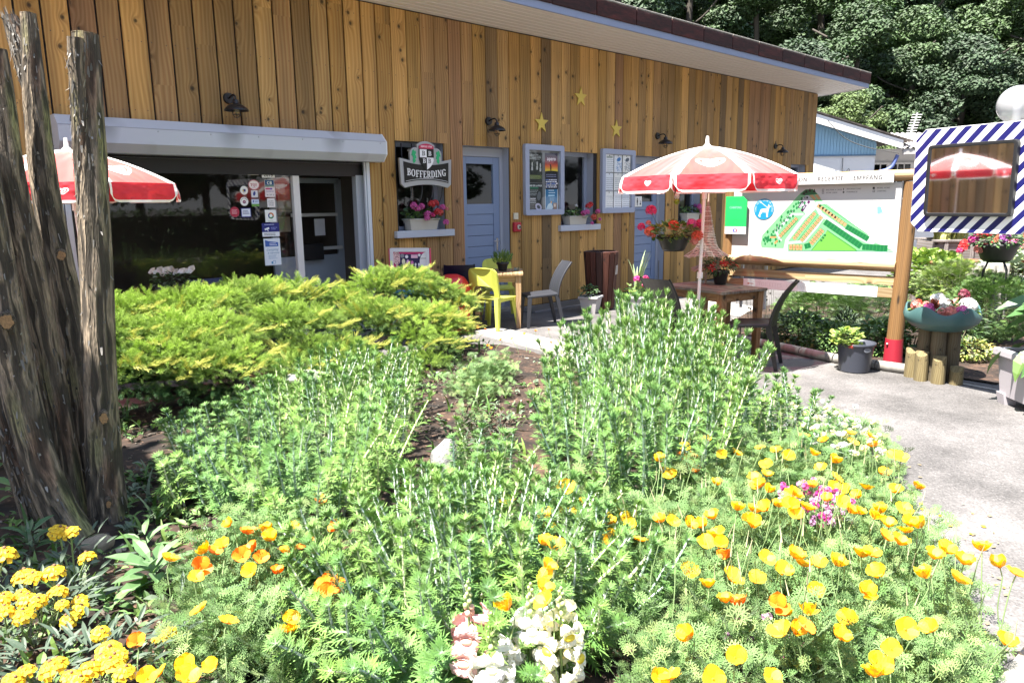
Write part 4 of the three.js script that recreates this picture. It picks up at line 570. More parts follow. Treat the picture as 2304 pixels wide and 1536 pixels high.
const troughM = M(0.50, 0.48, 0.42, 0.6), potGreyM = M(0.42, 0.40, 0.41, 0.6);
geranium('flower_box', 'cream flower box with pink and red geraniums under the beer sign', 'flower box', V(-2.62, 1.295, -0.02), 0, troughGeo(0.5, 0.17, 0.15), troughM, 0.15, [0.27, 0.17, 0.1], 120, [[-0.16, 0.33, 0.06, 'pink', 1.5], [-0.12, 0.29, 0.09, 'pink', 1.3], [-0.02, 0.32, 0.05, 'pink', 1.3], [0.02, 0.21, 0.13, 'pink', 1.5], [0.0, 0.16, 0.14, 'pink', 1.2], [0.14, 0.35, 0.06, 'red', 1.5], [0.22, 0.36, 0.05, 'red', 1.5], [0.19, 0.24, 0.13, 'red', 1.6], [0.25, 0.23, 0.12, 'coral', 1.3], [0.10, 0.2, 0.13, 'hot', 1.1], [0.3, 0.30, 0.1, 'pink', 1.3], [0.3, 0.10, 0.17, 'pink', 1.3], [0.36, 0.28, 0.12, 'salmon', 0.8]]);
geranium('flower_box', 'cream flower box on the middle window sill between the two notice boards', 'flower box', V(0.56, 1.275, -0.02), 0, troughGeo(0.45, 0.17, 0.14), troughM, 0.14, [0.27, 0.13, 0.1], 90, [[0.22, 0.3, 0.1, 'red', 1.5], [0.28, 0.33, 0.1, 'red', 1.3], [0.14, 0.2, 0.14, 'pink', 1.5], [0.06, 0.19, 0.14, 'pink', 1.4], [0.28, 0.12, 0.17, 'coral', 1.5], [0.40, 0.21, 0.16, 'pink', 1.3], [0.2, 0.02, 0.2, 'pink', 0.9], [0.43, 0.08, 0.18, 'pink', 0.8], [-0.03, 0.31, 0.05, 'white', 0.8]]);
geranium('flower_box', 'cream flower box with violet pink geraniums on the window sill right of the toilet door', 'flower box', V(3.98, 1.245, -0.02), 0, troughGeo(0.45, 0.17, 0.15), troughM, 0.15, [0.25, 0.14, 0.1], 80, [[0.16, 0.26, 0.1, 'pink', 1.5], [0.2, 0.18, 0.14, 'pink', 1.5], [0.24, 0.3, 0.06, 'pink', 1.2], [0.12, 0.3, 0.04, 'purple', 1.2]]);
geranium('flower_tub', 'square grey pot with pink geraniums and upright grassy leaves beside the slatted bin', 'flower pot', V(0.10, 0, 1.66), 0.3, potSquare(0.2, 0.27, 0.25), potGreyM, 0.26, [0.15, 0.16, 0.15], 90, [[-0.13, 0.52, 0.02, 'magenta', 1.6], [0.08, 0.5, 0.08, 'hot', 1.7], [0.14, 0.44, 0.09, 'pink', 1.9], [0.05, 0.44, 0.14, 'hot', 1.3], [0.17, 0.39, 0.03, 'hot', 1.3]], [GR.lite, GR.lime, GR.mid]);
{ const t = scene.children[scene.children.length - 1]; const r = rng(6), L = []; for (let i = 0; i < 16; i++) { const h = 0.4 + r() * 0.45; L.push([new THREE.Matrix4().makeRotationY(r() * 6.3).scale(V(0.8, h, h * 0.5)).setPosition(jit(r, 0.04) - 0.03, 0.24, jit(r, 0.04)), 0.32, 0.42, 0.2]); } inst(t, 'grassy_leaves', gBlade, LEAF, L); }
{ // small pot with a leafy plant by the wall
  const t = thing('plant_pot', 'square grey pot with a small dark green plant left of the slatted bin', 'plant pot', V(-0.36, 0, 1.12), 0.4); part(t, 'planter', potSquare(0.2, 0.28, 0.25), potGreyM); part(t, 'potting_soil', box(0.25, 0.01, 0.25, 0, 0.245, 0), potSoil);
  inst(t, 'foliage', gOvate, LEAF, bushLeaves(rng(4), V(-0.02, 0.31, -0.02), 0.14, 0.1, 0.12, 150, 0.055, [GR.mid, GR.dark]));
}
{ // slatted litter bin
  const t = thing('litter_bin', 'tall dark red-brown litter bin of upright slats by the timber wall', 'litter bin', V(0.02, 0, 1.0), 0.2), m = [woodM(0.10, 0.032, 0.024, 0), woodM(0.085, 0.026, 0.02, 1), woodM(0.12, 0.04, 0.028, 2)];
  for (let k = 0; k < 16; k++) { const a = k * Math.PI / 8, g = muv(bar(V(0, 0.03, 0), V(0, 0.90, 0), 0.066, 0.022, 0.088, 0.022), 'y', k * 0.4, k); g.rotateX(0.075).translate(0, 0, 0.19).rotateY(a); part(t, 'slat', g, m[k % 3]); }
  part(t, 'liner', lathe([[0.0, 0.05], [0.165, 0.05], [0.225, 0.88], [0.21, 0.88], [0.15, 0.06]], 20), M(0.05, 0.045, 0.05, 0.6, { metalness: 0.4 }));
  part(t, 'rim', new THREE.TorusGeometry(0.235, 0.012, 6, 24).rotateX(Math.PI / 2).translate(0, 0.895, 0), M(0.06, 0.025, 0.02, 0.5));
  const l = rbox(0.11, 0.14, 0.004, 0.002); part(t, 'notice_plate', l.rotateX(0.07).rotateY(0.25).translate(0.06, 0.62, 0.238), M(0.75, 0.74, 0.72, 0.5));
}
{ // herb pot and ashtray on the pale table
  const t = thing('herb_pot', 'small black pot of bushy green herbs on the pale table', 'herb pot', V(-2.0, 0.742, 0.95)); part(t, 'pot', potRound(0.055, 0.075, 0.12), blackM);
  const r = rng(12), L = []; for (let i = 0; i < 260; i++) { const a = r() * 6.3, q = Math.sqrt(r()) * 0.12, h = 0.1 + r() * 0.16 * (1 - q * 3); const d = V(Math.cos(a) * q * 5, 0.8, Math.sin(a) * q * 5); const c = r() < 0.4 ? GR.lite : r() < 0.5 ? GR.lime : GR.mid; L.push([leafM4(V(Math.cos(a) * q, h, Math.sin(a) * q), d, 0.04 + 0.04 * r(), r() * 3), ...c]); } inst(t, 'foliage', gNarrow, LEAF, L);
  const g = thing('glass_ashtray', 'small clear glass beside the herb pot on the pale table', 'glass', V(-1.90, 0.742, 1.12)); part(g, 'glass', lathe([[0, 0.004], [0.035, 0.0], [0.04, 0.05], [0.036, 0.05], [0.031, 0.01], [0, 0.01]], 16), new THREE.MeshPhysicalMaterial({ color: 0xe6eeee, transmission: 1, thickness: 0, roughness: 0.05, side: THREE.DoubleSide }));
}
{ // black pot with red flowers on the weathered table
  const t = thing('flower_pot', 'black pot of red trumpet flowers on the weathered grey table', 'flower pot', V(-1.60, 0.742, 4.03)); part(t, 'pot', potRound(0.06, 0.085, 0.155), blackM);
  const r = rng(14); inst(t, 'foliage', gOvate, LEAF, bushLeaves(r, V(-0.02, 0.2, 0), 0.17, 0.075, 0.16, 170, 0.05, [GR.dark, GR.mid]));
  const tb = new TB(); for (let k = 0; k < 5; k++) { const a = k * 1.2566; tb.quad(V(0, 0, 0), V(Math.cos(a - 0.4) * 0.03, 0.02, Math.sin(a - 0.4) * 0.03), V(Math.cos(a) * 0.05, 0.014, Math.sin(a) * 0.05), V(Math.cos(a + 0.4) * 0.03, 0.02, Math.sin(a + 0.4) * 0.03), W1, W8); } const fg = tb.geo();
  for (let i = 0; i < 15; i++) { const a = i * 2.4, q = 0.06 + 0.13 * r(); const m = part(t, 'flower', fg, FM.red); m.position.set(Math.cos(a) * q + (i % 3 === 0 ? 0.09 : 0), 0.22 + r() * 0.07 - q * 0.35, Math.sin(a) * q); m.rotation.set(jit(r, 0.9), r() * 6, jit(r, 0.9)); m.scale.setScalar(0.8 + 0.3 * r()); }
}
{ // hanging basket under the parasol with its glass ornament
  const p = at(1516, 545, 7.4), t = thing('hanging_basket', 'black hanging pot of red and coral geraniums under the right parasol', 'hanging basket', V(p.x, p.y - 0.085, p.z)); part(t, 'pot', lathe([[0, 0.002], [0.10, 0], [0.115, 0.02], [0.165, 0.14], [0.175, 0.15], [0.16, 0.155], [0.10, 0.03], [0, 0.03]], 26), blackM);
  const r = rng(16); inst(t, 'foliage', gRound, LEAF, bushLeaves(r, V(0, 0.19, 0), 0.30, 0.08, 0.22, 330, 0.05, [GR.lite, GR.lime, GR.mid]));
  const hl = [[-0.24, 0.40, 0.04, 'hot', 1.6], [-0.33, 0.24, 0.02, 'hot', 1.2], [-0.25, 0.19, 0.08, 'coral', 1.8], [-0.03, 0.25, 0.1, 'coral', 1.6], [0.16, 0.27, 0.06, 'pink', 1.5], [0.24, 0.26, 0.05, 'hot', 1.5], [0.20, 0.15, 0.13, 'coral', 1.7], [0.17, 0.1, 0.14, 'salmon', 1.2], [0.06, 0.24, 0.1, 'white', 0.9], [-0.26, 0.28, 0.02, 'salmon', 0.8]]; const cr = V(0.727, 0, 0.6865); const rot = hl.map(([x, y, z, c, s]) => [x * 0.727 - z * 0.6865, y, x * 0.6865 + z * 0.727, c, s]); stalks(t, rot, [0, 0.15, 0]); heads(t, rot);
  part(t, 'hanging_wire', [rod(V(0, 0.15, 0), V(0.0, 0.55, 0), 0.003), rod(V(0.0, 0.55, 0), V(0.02, 0.80, 0), 0.008, 0.006)], M(0.08, 0.05, 0.04, 0.5, { metalness: 0.4 }));
  const g = thing('glass_bird_ornament', 'little clear and yellow-green glass ornament hanging above the basket', 'ornament', V(p.x + 0.005, p.y + 0.40, p.z + 0.02)); part(g, 'glass_ball', new THREE.SphereGeometry(0.03, 16, 12), new THREE.MeshPhysicalMaterial({ color: 0xc8e05a, transmission: 0.9, thickness: 0, roughness: 0.05 })); part(g, 'glass_drop', lathe([[0, 0.09], [0.02, 0.075], [0.028, 0.055], [0.02, 0.03], [0, 0.025]], 14), new THREE.MeshPhysicalMaterial({ color: 0xf4f6f8, transmission: 0.7, thickness: 0, roughness: 0.03 }));
}
{ // wicker bell
  const p = at(1590, 575, 8.15), t = thing('wicker_bird_feeder', 'tall bell-shaped feeder of woven pale wicker behind the weathered table', 'wicker feeder', V(p.x, p.y, p.z)); const wk = M(0.56, 0.50, 0.45, 0.85), wd = M(0.38, 0.25, 0.2, 0.85), r = rng(18);
  const prof = h => h < 0.1 ? lerp(0.2, 0.115, Math.pow(h / 0.1, 0.55)) : lerp(0.115, 0.014, Math.pow((h - 0.1) / 0.45, 0.72));
  for (let i = 0; i < 30; i++) { const h = 0.012 + i * 0.0175, R = prof(h), pts = []; for (let k = 0; k < 18; k++) { const a = k * Math.PI / 9; pts.push(V(Math.cos(a) * (R + (k % 2 ? 0.004 : -0.003)), h + jit(r, 0.004), Math.sin(a) * (R + (k % 2 ? 0.004 : -0.003)))); } part(t, 'wicker_ring', new THREE.TubeGeometry(new THREE.CatmullRomCurve3(pts, true), 36, 0.0075, 4, true), i > 18 && i % 3 ? wd : wk); }
  const sp = []; for (let k = 0; k < 14; k++) { const a = k * 0.449, q = []; for (let h = -0.005; h <= 0.54; h += 0.09) { const R = prof(Math.max(h, 0)) * (h < 0 ? 1.22 : 1); q.push(V(Math.cos(a) * R, h, Math.sin(a) * R)); } sp.push(tube(q, 0.005, 4, 12)); } part(t, 'wicker_spokes', sp, wk);
  const sk = []; for (let i = 0; i < 60; i++) { const a = r() * 6.28; sk.push(rod(V(Math.cos(a) * 0.13, 0.02, Math.sin(a) * 0.13), V(Math.cos(a + 0.2) * (0.2 + 0.05 * r()), -0.01 + jit(r, 0.012), Math.sin(a + 0.2) * (0.2 + 0.05 * r())), 0.004, 0.003, 4)); } part(t, 'brim_twigs', sk, wk, 'stuff');
  const lo = []; for (let i = 0; i < 70; i++) { const a = r() * 6.28; lo.push(rod(V(Math.cos(a) * 0.03, -0.10 + jit(r, 0.02), Math.sin(a) * 0.03), V(Math.cos(a + 0.3) * (0.12 + 0.06 * r()), -0.15 + jit(r, 0.025), Math.sin(a + 0.3) * (0.12 + 0.06 * r())), 0.005, 0.003, 4)); } part(t, 'lower_tier_twigs', lo, M(0.5, 0.36, 0.34, 0.85), 'stuff');
  part(t, 'cord', [rod(V(0, 0.54, 0), V(0.01, 0.75, 0), 0.012, 0.004), rod(V(0, -0.2, 0), V(0, 0.2, 0), 0.006), rod(V(0, -p.y + 0.0, 0), V(0, -0.2, 0), 0.012)], wd);
}
{ // petunia pot on the far left table
  const t = thing('petunia_pot', 'grey pot of white petunias in front of the dark shop window', 'flower pot', V(-6.24, 0.742, 0.76)); part(t, 'pot', potRound(0.1, 0.15, 0.15), M(0.05, 0.055, 0.06, 0.6)); const r = rng(20);
  inst(t, 'foliage', gOvate, LEAF, bushLeaves(r, V(0, 0.2, 0), 0.19, 0.08, 0.15, 160, 0.05, [GR.mid, GR.grey, GR.dark]));
  const tb = new TB(); for (let k = 0; k < 10; k++) { const a = k * 0.628, b = a + 0.628, ra = k % 2 ? 0.034 : 0.041, rb = k % 2 ? 0.041 : 0.034; tb.tri(V(0, -0.02, 0), V(Math.cos(a) * ra, 0.006, Math.sin(a) * ra), V(Math.cos(b) * rb, 0.006, Math.sin(b) * rb), W8, W1, W1); } const fg = tb.geo();
  for (let i = 0; i < 11; i++) { const u = i / 10 - 0.5; const m = part(t, 'flower', fg, FM.white); m.position.set(u * 0.3 + jit(r, 0.02), 0.27 + r() * 0.04, u * 0.22 + jit(r, 0.04)); m.rotation.set(0.9 + jit(r, 0.4), -0.75 + jit(r, 0.6), 0, 'YXZ'); m.scale.setScalar(0.9 + 0.3 * r()); }
}
{ // ice cream poster board
  const p = at(921, 560, 9.15), t = thing('ice_cream_board', 'pink-edged ice cream price poster on a standing board behind the juniper', 'poster board', V(p.x, 0, p.z), -0.93);
  const fr = rrect(0.50, 1.02, 0.02, 0, 0.60); fr.holes.push(rrect(0.43, 0.94, 0.005, 0, 0.60)); part(t, 'frame', ext(fr, 0.02, 0.004, -0.01), M(0.72, 0.70, 0.73, 0.35)); part(t, 'edge_strip', [rbox(0.012, 1.02, 0.04, 0.003, 0.262, 0.6, -0.005), rbox(0.012, 1.02, 0.04, 0.003, -0.262, 0.6, -0.005)], M(0.55, 0.03, 0.12, 0.4));
  part(t, 'price_poster', new THREE.PlaneGeometry(0.44, 0.95).translate(0, 0.6, 0), printM(ctex(512, 1104, (g, w, h) => {
    fillr(g, '#cf2f74', 0, 0, w, h); fillr(g, '#241a4e', 80, 40, w - 90, 240); g.fillStyle = '#e8c0c0'; g.beginPath(); g.roundRect ? g.roundRect(8, 10, 100, 180, 46) : g.rect(8, 10, 100, 180); g.fill(); const r = rng(2); for (let i = 0; i < 50; i++) { g.fillStyle = '#7a2f42'; g.fillRect(14 + r() * 80, 20 + r() * 160, 10, 7); } fillr(g, '#d8c8a8', 46, 190, 24, 60); const pop = (x, y, c, s = 1) => { g.fillStyle = c; g.beginPath(); g.ellipse(x, y, 26 * s, 44 * s, 0, 0, 7); g.fill(); fillr(g, '#e6d6c4', x - 6, y + 40 * s, 12, 38 * s); }; pop(160, 150, '#ece6c2'); pop(226, 160, '#e2a8d8', 0.9); pop(290, 170, '#d878b8', 0.8); disc(g, '#ece6ea', 210, 78, 24); disc(g, '#8a8a96', 145, 66, 30); fillr(g, '#e8b8ce', 276, 50, 100, 50); pop(340, 190, '#f0f0f2', 0.5); pop(390, 190, '#e8e8f0', 0.5); disc(g, '#f2f2f4', 400, 56, 20); g.fillStyle = '#ece6e8'; g.beginPath(); g.ellipse(w, 160, 110, 150, 0, 0, 7); g.fill(); txt(g, 'Cornet', 448, 100, 30, '#4a4448', 'serif', 'center', 'italic'); txt(g, 'simple', 452, 220, 30, '#4a4448', 'serif', 'center', 'italic');
    g.fillStyle = '#a6dcc8'; g.beginPath(); g.ellipse(w * 0.62, 420, 330, 130, 0, 0, 7); g.fill(); fillr(g, '#a6dcc8', 180, 300, w, 260); g.fillStyle = '#e8a05a'; g.beginPath(); g.ellipse(60, 400, 70, 110, 0, 0, 7); g.fill(); pop(180, 400, '#c02a6a', 1.4); pop(280, 420, '#e27ab0', 1); pop(370, 430, '#e4d66a', 1); pop(440, 420, '#c8ecd8', 1); scrib(g, 130, 320, 340, 1, 14, '#6aa898'); fillr(g, '#2f8fc4', 0, 560, w, 250); pop(120, 660, '#e8eef4', 1.4); pop(230, 670, '#7a3a2a', 1.2); pop(340, 670, '#f0e8ea', 1.2); scrib(g, 60, 760, 400, 2, 22, '#dfeef6'); fillr(g, '#d8335a', 0, 820, w, h); scrib(g, 40, 880, 420, 6, 30, '#f4dfe4'); }), 0.45));
  part(t, 'back_leg', [bar(V(-0.2, 0, -0.42), V(-0.2, 1.05, -0.03), 0.03, 0.02), bar(V(0.2, 0, -0.42), V(0.2, 1.05, -0.03), 0.03, 0.02), box(0.03, 0.12, 0.02, -0.23, 0.06, 0), box(0.03, 0.12, 0.02, 0.23, 0.06, 0)], M(0.4, 0.4, 0.42, 0.5));
}
{ // red ice cream bin
  const t = thing('ice_cream_bin', 'round-topped red bin with a white heart swirl left of the yellow chair', 'bin', V(-2.86, 0, 0.92), -0.75), m = M(0.62, 0.03, 0.03, 0.3);
  part(t, 'bin_body', lathe([[0, 0.0], [0.2, 0], [0.215, 0.03], [0.225, 0.55], [0.0, 0.55]], 32), m); part(t, 'bin_lid', lathe([[0.0, 0.76], [0.08, 0.755], [0.16, 0.72], [0.21, 0.65], [0.235, 0.57], [0.235, 0.553], [0.0, 0.553]], 32), m);
  const hs = new THREE.Shape(), H = (s, sc) => { s.moveTo(0, -0.75 * sc); s.bezierCurveTo(-1.5 * sc, 0.25 * sc, -0.75 * sc, 1.05 * sc, 0, 0.38 * sc); s.bezierCurveTo(0.75 * sc, 1.05 * sc, 1.5 * sc, 0.25 * sc, 0, -0.75 * sc); }; H(hs, 0.12); const hh = new THREE.Path(); H(hh, 0.088); hs.holes.push(hh); const s2 = new THREE.Shape(); H(s2, 0.055);
  for (const s of [hs, s2]) { const g = new THREE.ShapeGeometry(s, 16), p = g.attributes.position; for (let i = 0; i < p.count; i++) { const a = p.getX(i) / 0.228, y = p.getY(i) + 0.3; p.setXYZ(i, Math.sin(a) * 0.229, y, Math.cos(a) * 0.229); } g.computeVertexNormals(); part(t, 'heart_logo', g, whiteM); }
}
{ // milk can and log edging behind the table
  const a = gp(1541, 792), t = thing('metal_can', 'small worn white metal can with a wire handle behind the parasol pole', 'can', V(a.x + 0.35, 0, a.z - 0.3)); part(t, 'can_body', lathe([[0, 0], [0.1, 0], [0.105, 0.02], [0.105, 0.2], [0.112, 0.215], [0.104, 0.22], [0.098, 0.2], [0, 0.2]], 22), M(0.55, 0.53, 0.5, 0.55, { map: concT })); part(t, 'wire_handle', new THREE.TorusGeometry(0.085, 0.005, 5, 20, Math.PI).rotateX(-1.1).translate(0, 0.215, 0), M(0.2, 0.2, 0.2, 0.4, { metalness: 0.7 }));
  for (let i = 0; i < 4; i++) { const b = gp(1594 + i * 24, 762 + i * 2), l = thing('edging_log', ['first short pale log of the low edging behind the weathered table', 'second short pale log of the low edging behind the weathered table', 'third short pale log of the low edging behind the weathered table', 'short dark log at the right end of the low edging'][i], 'log', V(b.x + 0.25, 0, b.z - 0.2)); const h = 0.19 + (i % 2) * 0.03; part(l, 'log', cyl(0.056, 0.06, h, 12, 0, h / 2, 0), barkM); part(l, 'cut_top', new THREE.CircleGeometry(0.05, 12).rotateX(-Math.PI / 2).translate(0, h + 0.003, 0), M(0.62, 0.5, 0.38, 0.8)); }
}
// ================================================================ site map sign on log posts
const logM = woodM(0.27, 0.16, 0.07, 0), logPale = woodM(0.52, 0.37, 0.23, 1), slatM = woodM(0.52, 0.42, 0.28, 1);
function log(a, b, r0, r1, seed, n = 14) { // slightly uneven round pole
  const g = rod(a, b, r0, r1, n); const L = a.distanceTo(b), m = new THREE.CylinderGeometry(r1, r0, L, n, 8), p = m.attributes.position; for (let i = 0; i < p.count; i++) { const y = p.getY(i), x = p.getX(i), z = p.getZ(i), k = 1 + 0.05 * noise.noise(x * 9 + seed, y * 2.3, z * 9); p.setXYZ(i, x * k, y, z * k); } m.computeVertexNormals(); muv(m, 'y', seed * 0.37, seed);
  const q = m.index ? m.toNonIndexed() : m; q.applyQuaternion(new THREE.Quaternion().setFromUnitVectors(V(0, 1, 0), b.clone().sub(a).normalize())); q.translate((a.x + b.x) / 2, (a.y + b.y) / 2, (a.z + b.z) / 2); return q;
}
{
  const t = thing('site_map_sign', 'big white campsite map board framed by round wooden logs and posts', 'map sign', V(-1.125, 0, 4.77), -1.511);
  const X = 0.93;
  part(t, 'post', log(V(X - 0.02, 0.16, -0.02), V(X + 0.02, 1.80, -0.02), 0.075, 0.068, 3), logM); part(t, 'post', log(V(-X, 0.0, -0.02), V(-X + 0.02, 1.80, -0.02), 0.07, 0.062, 5), logM);
  const ft = part(t, 'post_foot', muv(lathe([[0.078, 0.27], [0.082, 0.27], [0.088, 0.02], [0.10, 0.0], [0.078, 0.0]], 20).translate(X - 0.02, 0.0, -0.02), 'y'), M(0.30, 0.014, 0.03, 0.5)); part(ft, 'bolt', new THREE.SphereGeometry(0.012, 10, 8).translate(X - 0.06, 0.22, 0.06), steelM);
  part(t, 'top_log', log(V(-X - 0.08, 1.86, 0.0), V(X + 0.12, 1.86, 0.0), 0.058, 0.055, 7), logPale); part(t, 'bottom_log', log(V(-X + 0.05, 0.985, 0.02), V(X - 0.05, 0.985, 0.02), 0.052, 0.052, 9), logPale);
  const BW = 1.74, BH = 0.765, BY = 1.415;
  part(t, 'board', box(BW, BH, 0.02, 0, BY, -0.005), M(0.7, 0.7, 0.7, 0.5));
  const TW = 2048, TH = 900, m = (cx, cy) => { const l = 130 - 35 * (cy - 240) / 790, rr = 2220 - 90 * (cy - 205) / 895, u = (cx - l) / (rr - l), top = 240 - 35 * u, bot = 1030 + 70 * u; return [u * TW, (cy - top) / (bot - top) * TH]; };
  const P = (g, c, pts) => { g.fillStyle = c; g.beginPath(); pts.forEach((p, i) => { const q = m(p[0], p[1]); i ? g.lineTo(q[0], q[1]) : g.moveTo(q[0], q[1]); }); g.closePath(); g.fill(); };
  const Ln = (g, c, w, pts) => { g.strokeStyle = c; g.lineWidth = w; g.lineCap = 'round'; g.lineJoin = 'round'; g.beginPath(); pts.forEach((p, i) => { const q = m(p[0], p[1]); i ? g.lineTo(q[0], q[1]) : g.moveTo(q[0], q[1]); }); g.stroke(); };
  part(t, 'site_map', new THREE.PlaneGeometry(BW - 0.006, BH - 0.006).translate(0, BY, 0.0085), printM(ctex(TW, TH, g => {
    fillr(g, '#f4f4f4', 0, 0, TW, TH); P(g, '#d3d6e2', [[525, 945], [2105, 985], [2115, 1060], [525, 1030]]);
    P(g, '#8fdba0', [[515, 900], [535, 800], [1035, 320], [1100, 278], [1190, 275], [1265, 340], [1300, 400], [1835, 800], [1850, 850], [2105, 975], [880, 985], [870, 910], [810, 955], [525, 945]]);
    P(g, '#7fd257', [[1365, 745], [1700, 960], [1710, 985], [1165, 982], [1330, 800]]);
    P(g, '#d6dae4', [[1000, 430], [1120, 330], [1230, 430], [1100, 560]]);
    Ln(g, '#d6dae4', 46, [[1150, 470], [1235, 460], [1290, 560], [1560, 740], [1830, 870], [1890, 880]]); Ln(g, '#d6dae4', 44, [[1230, 470], [1080, 600], [860, 860], [840, 950]]); Ln(g, '#d6dae4', 34, [[1310, 600], [1240, 700], [1080, 870], [860, 895]]); Ln(g, '#d6dae4', 30, [[1060, 560], [930, 560], [720, 760], [780, 860]]); Ln(g, '#d6dae4', 30, [[1240, 430], [1390, 430]]);
    P(g, '#1d7a4a', [[1030, 335], [1100, 278], [1190, 275], [1250, 330], [1100, 345]]);
    for (let i = 0; i < 34; i++) { const r = rng(i + 1), s = i / 34; const q = m(lerp(545, 1060, s) + jit(r, 30) + (i % 3) * 28, lerp(880, 350, s) + jit(r, 26) + (i % 3) * 18); g.fillStyle = '#1f8a4e'; g.beginPath(); g.ellipse(q[0], q[1], 13, 20, 0, 0, 7); g.fill(); }
    for (let i = 0; i < 16; i++) { const r = rng(i + 60); const q = m(540 + r() * 230, 830 + r() * 100); g.fillStyle = '#1f8a4e'; g.beginPath(); g.ellipse(q[0], q[1], 12, 18, 0, 0, 7); g.fill(); }
    for (const [x, y] of [[1110, 300], [1155, 285], [1210, 292], [1080, 320]]) { const q = m(x, y); g.fillStyle = '#101814'; g.beginPath(); g.moveTo(q[0] - 18, q[1] + 18); g.lineTo(q[0], q[1] - 24); g.lineTo(q[0] + 18, q[1] + 18); g.fill(); }
    const row = (x0, y0, x1, y1, n, w, c, dot) => { const a = m(x0, y0), b = m(x1, y1), an = Math.atan2(b[1] - a[1], b[0] - a[0]); for (let i = 0; i < n; i++) { const s = (i + 0.5) / n; g.save(); g.translate(lerp(a[0], b[0], s), lerp(a[1], b[1], s)); g.rotate(an); const L = Math.hypot(b[0] - a[0], b[1] - a[1]) / n; g.fillStyle = '#2f9c52'; g.fillRect(-L / 2, -w / 2 - 4, L, w + 8); g.fillStyle = c; g.fillRect(-L / 2 + 4, -w / 2, L - 9, w); if (dot) { g.fillStyle = dot; g.beginPath(); g.arc(0, 0, w * 0.2, 0, 7); g.fill(); } g.restore(); } };
    const O = '#f0b184', D = '#0f7f46';
    row(765, 820, 990, 600, 8, 40, O, '#e08a5c'); row(945, 850, 1220, 540, 9, 44, O, '#e58f66'); row(1040, 870, 1300, 585, 9, 44, O, '#e58f66'); row(1160, 905, 1310, 735, 6, 60, O, '#e58f66'); row(890, 940, 1060, 945, 4, 66, O, '#e58f66'); row(1250, 455, 1590, 690, 10, 40, O); row(1590, 700, 1840, 845, 8, 56, D); row(1335, 645, 1760, 930, 12, 66, D); row(1770, 935, 2050, 950, 7, 66, D); row(1085, 935, 1160, 915, 2, 60, D);
    for (let i = 0; i < 6; i++) { const q = m(1277 + i * 37, 465 + i * 26); disc(g, '#0c0c0c', q[0], q[1], 13); } for (let i = 0; i < 8; i++) { const q = m(700 + i * 33, 740 - i * 30); fillr(g, '#1a1a1a', q[0] - 9, q[1] - 10, 18, 20); fillr(g, '#eef', q[0] - 2, q[1] - 4, 10, 8); }
    for (const [x, y] of [[1293, 862], [1316, 832], [1338, 802]]) { const q = m(x, y); fillr(g, '#147a3c', q[0] - 12, q[1] - 12, 24, 24); } P(g, '#e8a46a', [[640, 815], [720, 815], [720, 835], [640, 835]]); P(g, '#e8a46a', [[690, 890], [730, 855], [745, 870], [710, 905]]); P(g, '#e8b080', [[1150, 345], [1190, 338], [1230, 385], [1210, 402]]); P(g, '#e8b080', [[1215, 340], [1250, 335], [1290, 380], [1260, 395]]);
    P(g, '#3a1240', [[1000, 480], [1055, 405], [1080, 420], [1022, 495]]); P(g, '#cdd0dc', [[1015, 478], [1055, 425], [1066, 432], [1026, 486]]); P(g, '#4a1450', [[1035, 515], [1090, 445], [1115, 462], [1062, 535]]); P(g, '#cdd0dc', [[1064, 490], [1090, 460], [1100, 468], [1074, 498]]); P(g, '#6a1464', [[1118, 425], [1140, 400], [1160, 418], [1138, 445]]); { const q = m(1110, 370); fillr(g, '#111', q[0] - 24, q[1] - 12, 46, 24); fillr(g, '#eee', q[0] - 18, q[1] - 7, 20, 10); }
    Ln(g, '#17803e', 7, [[1170, 978], [1330, 790]]); Ln(g, '#17803e', 7, [[1365, 745], [1705, 978]]); Ln(g, '#17803e', 6, [[1000, 865], [1255, 560]]); Ln(g, '#17803e', 6, [[765, 850], [1005, 625]]); Ln(g, '#1a9a60', 9, [[880, 980], [2105, 985]]); Ln(g, '#2f9c52', 6, [[1325, 450], [1845, 800]]);
    const lg = (x, y, s, k) => { const q = m(x, y); g.fillStyle = '#15151c'; if (k === 0) { g.strokeStyle = '#15151c'; g.lineWidth = 4; g.strokeRect(q[0] - 44, q[1] - 11, 20, 20); } else if (k === 1) g.fillRect(q[0] - 38, q[1] - 12, 8, 24); else { g.fillRect(q[0] - 46, q[1] - 4, 24, 9); g.fillRect(q[0] - 39, q[1] - 12, 9, 24); } txt(g, s, q[0], q[1], 23, '#3a3a46', 'sans-serif', 'left', 'normal'); };
    lg(1352, 286, 'MACHINE A LAVER', 0); lg(1352, 316, 'SECHE LINGE', 0); lg(1598, 276, 'INFORMATIONS', 1); lg(1598, 310, 'PHARMACIE', 2); lg(1945, 268, 'MOBIL HOME', 0); lg(1945, 302, 'CAMPING', 0); { const q = m(1910, 266); disc(g, '#111', q[0], q[1], 12); }
    P(g, '#8cc4e0', [[1945, 475], [1985, 475], [2010, 555], [1945, 560]]); P(g, '#b8d8ea', [[1985, 540], [2140, 548], [2140, 562], [1960, 562]]); Ln(g, '#c4d4de', 5, [[1895, 400], [1900, 450], [1915, 455]]);
  }), 0.35)).material.color.setRGB(0.5, 0.5, 0.5);
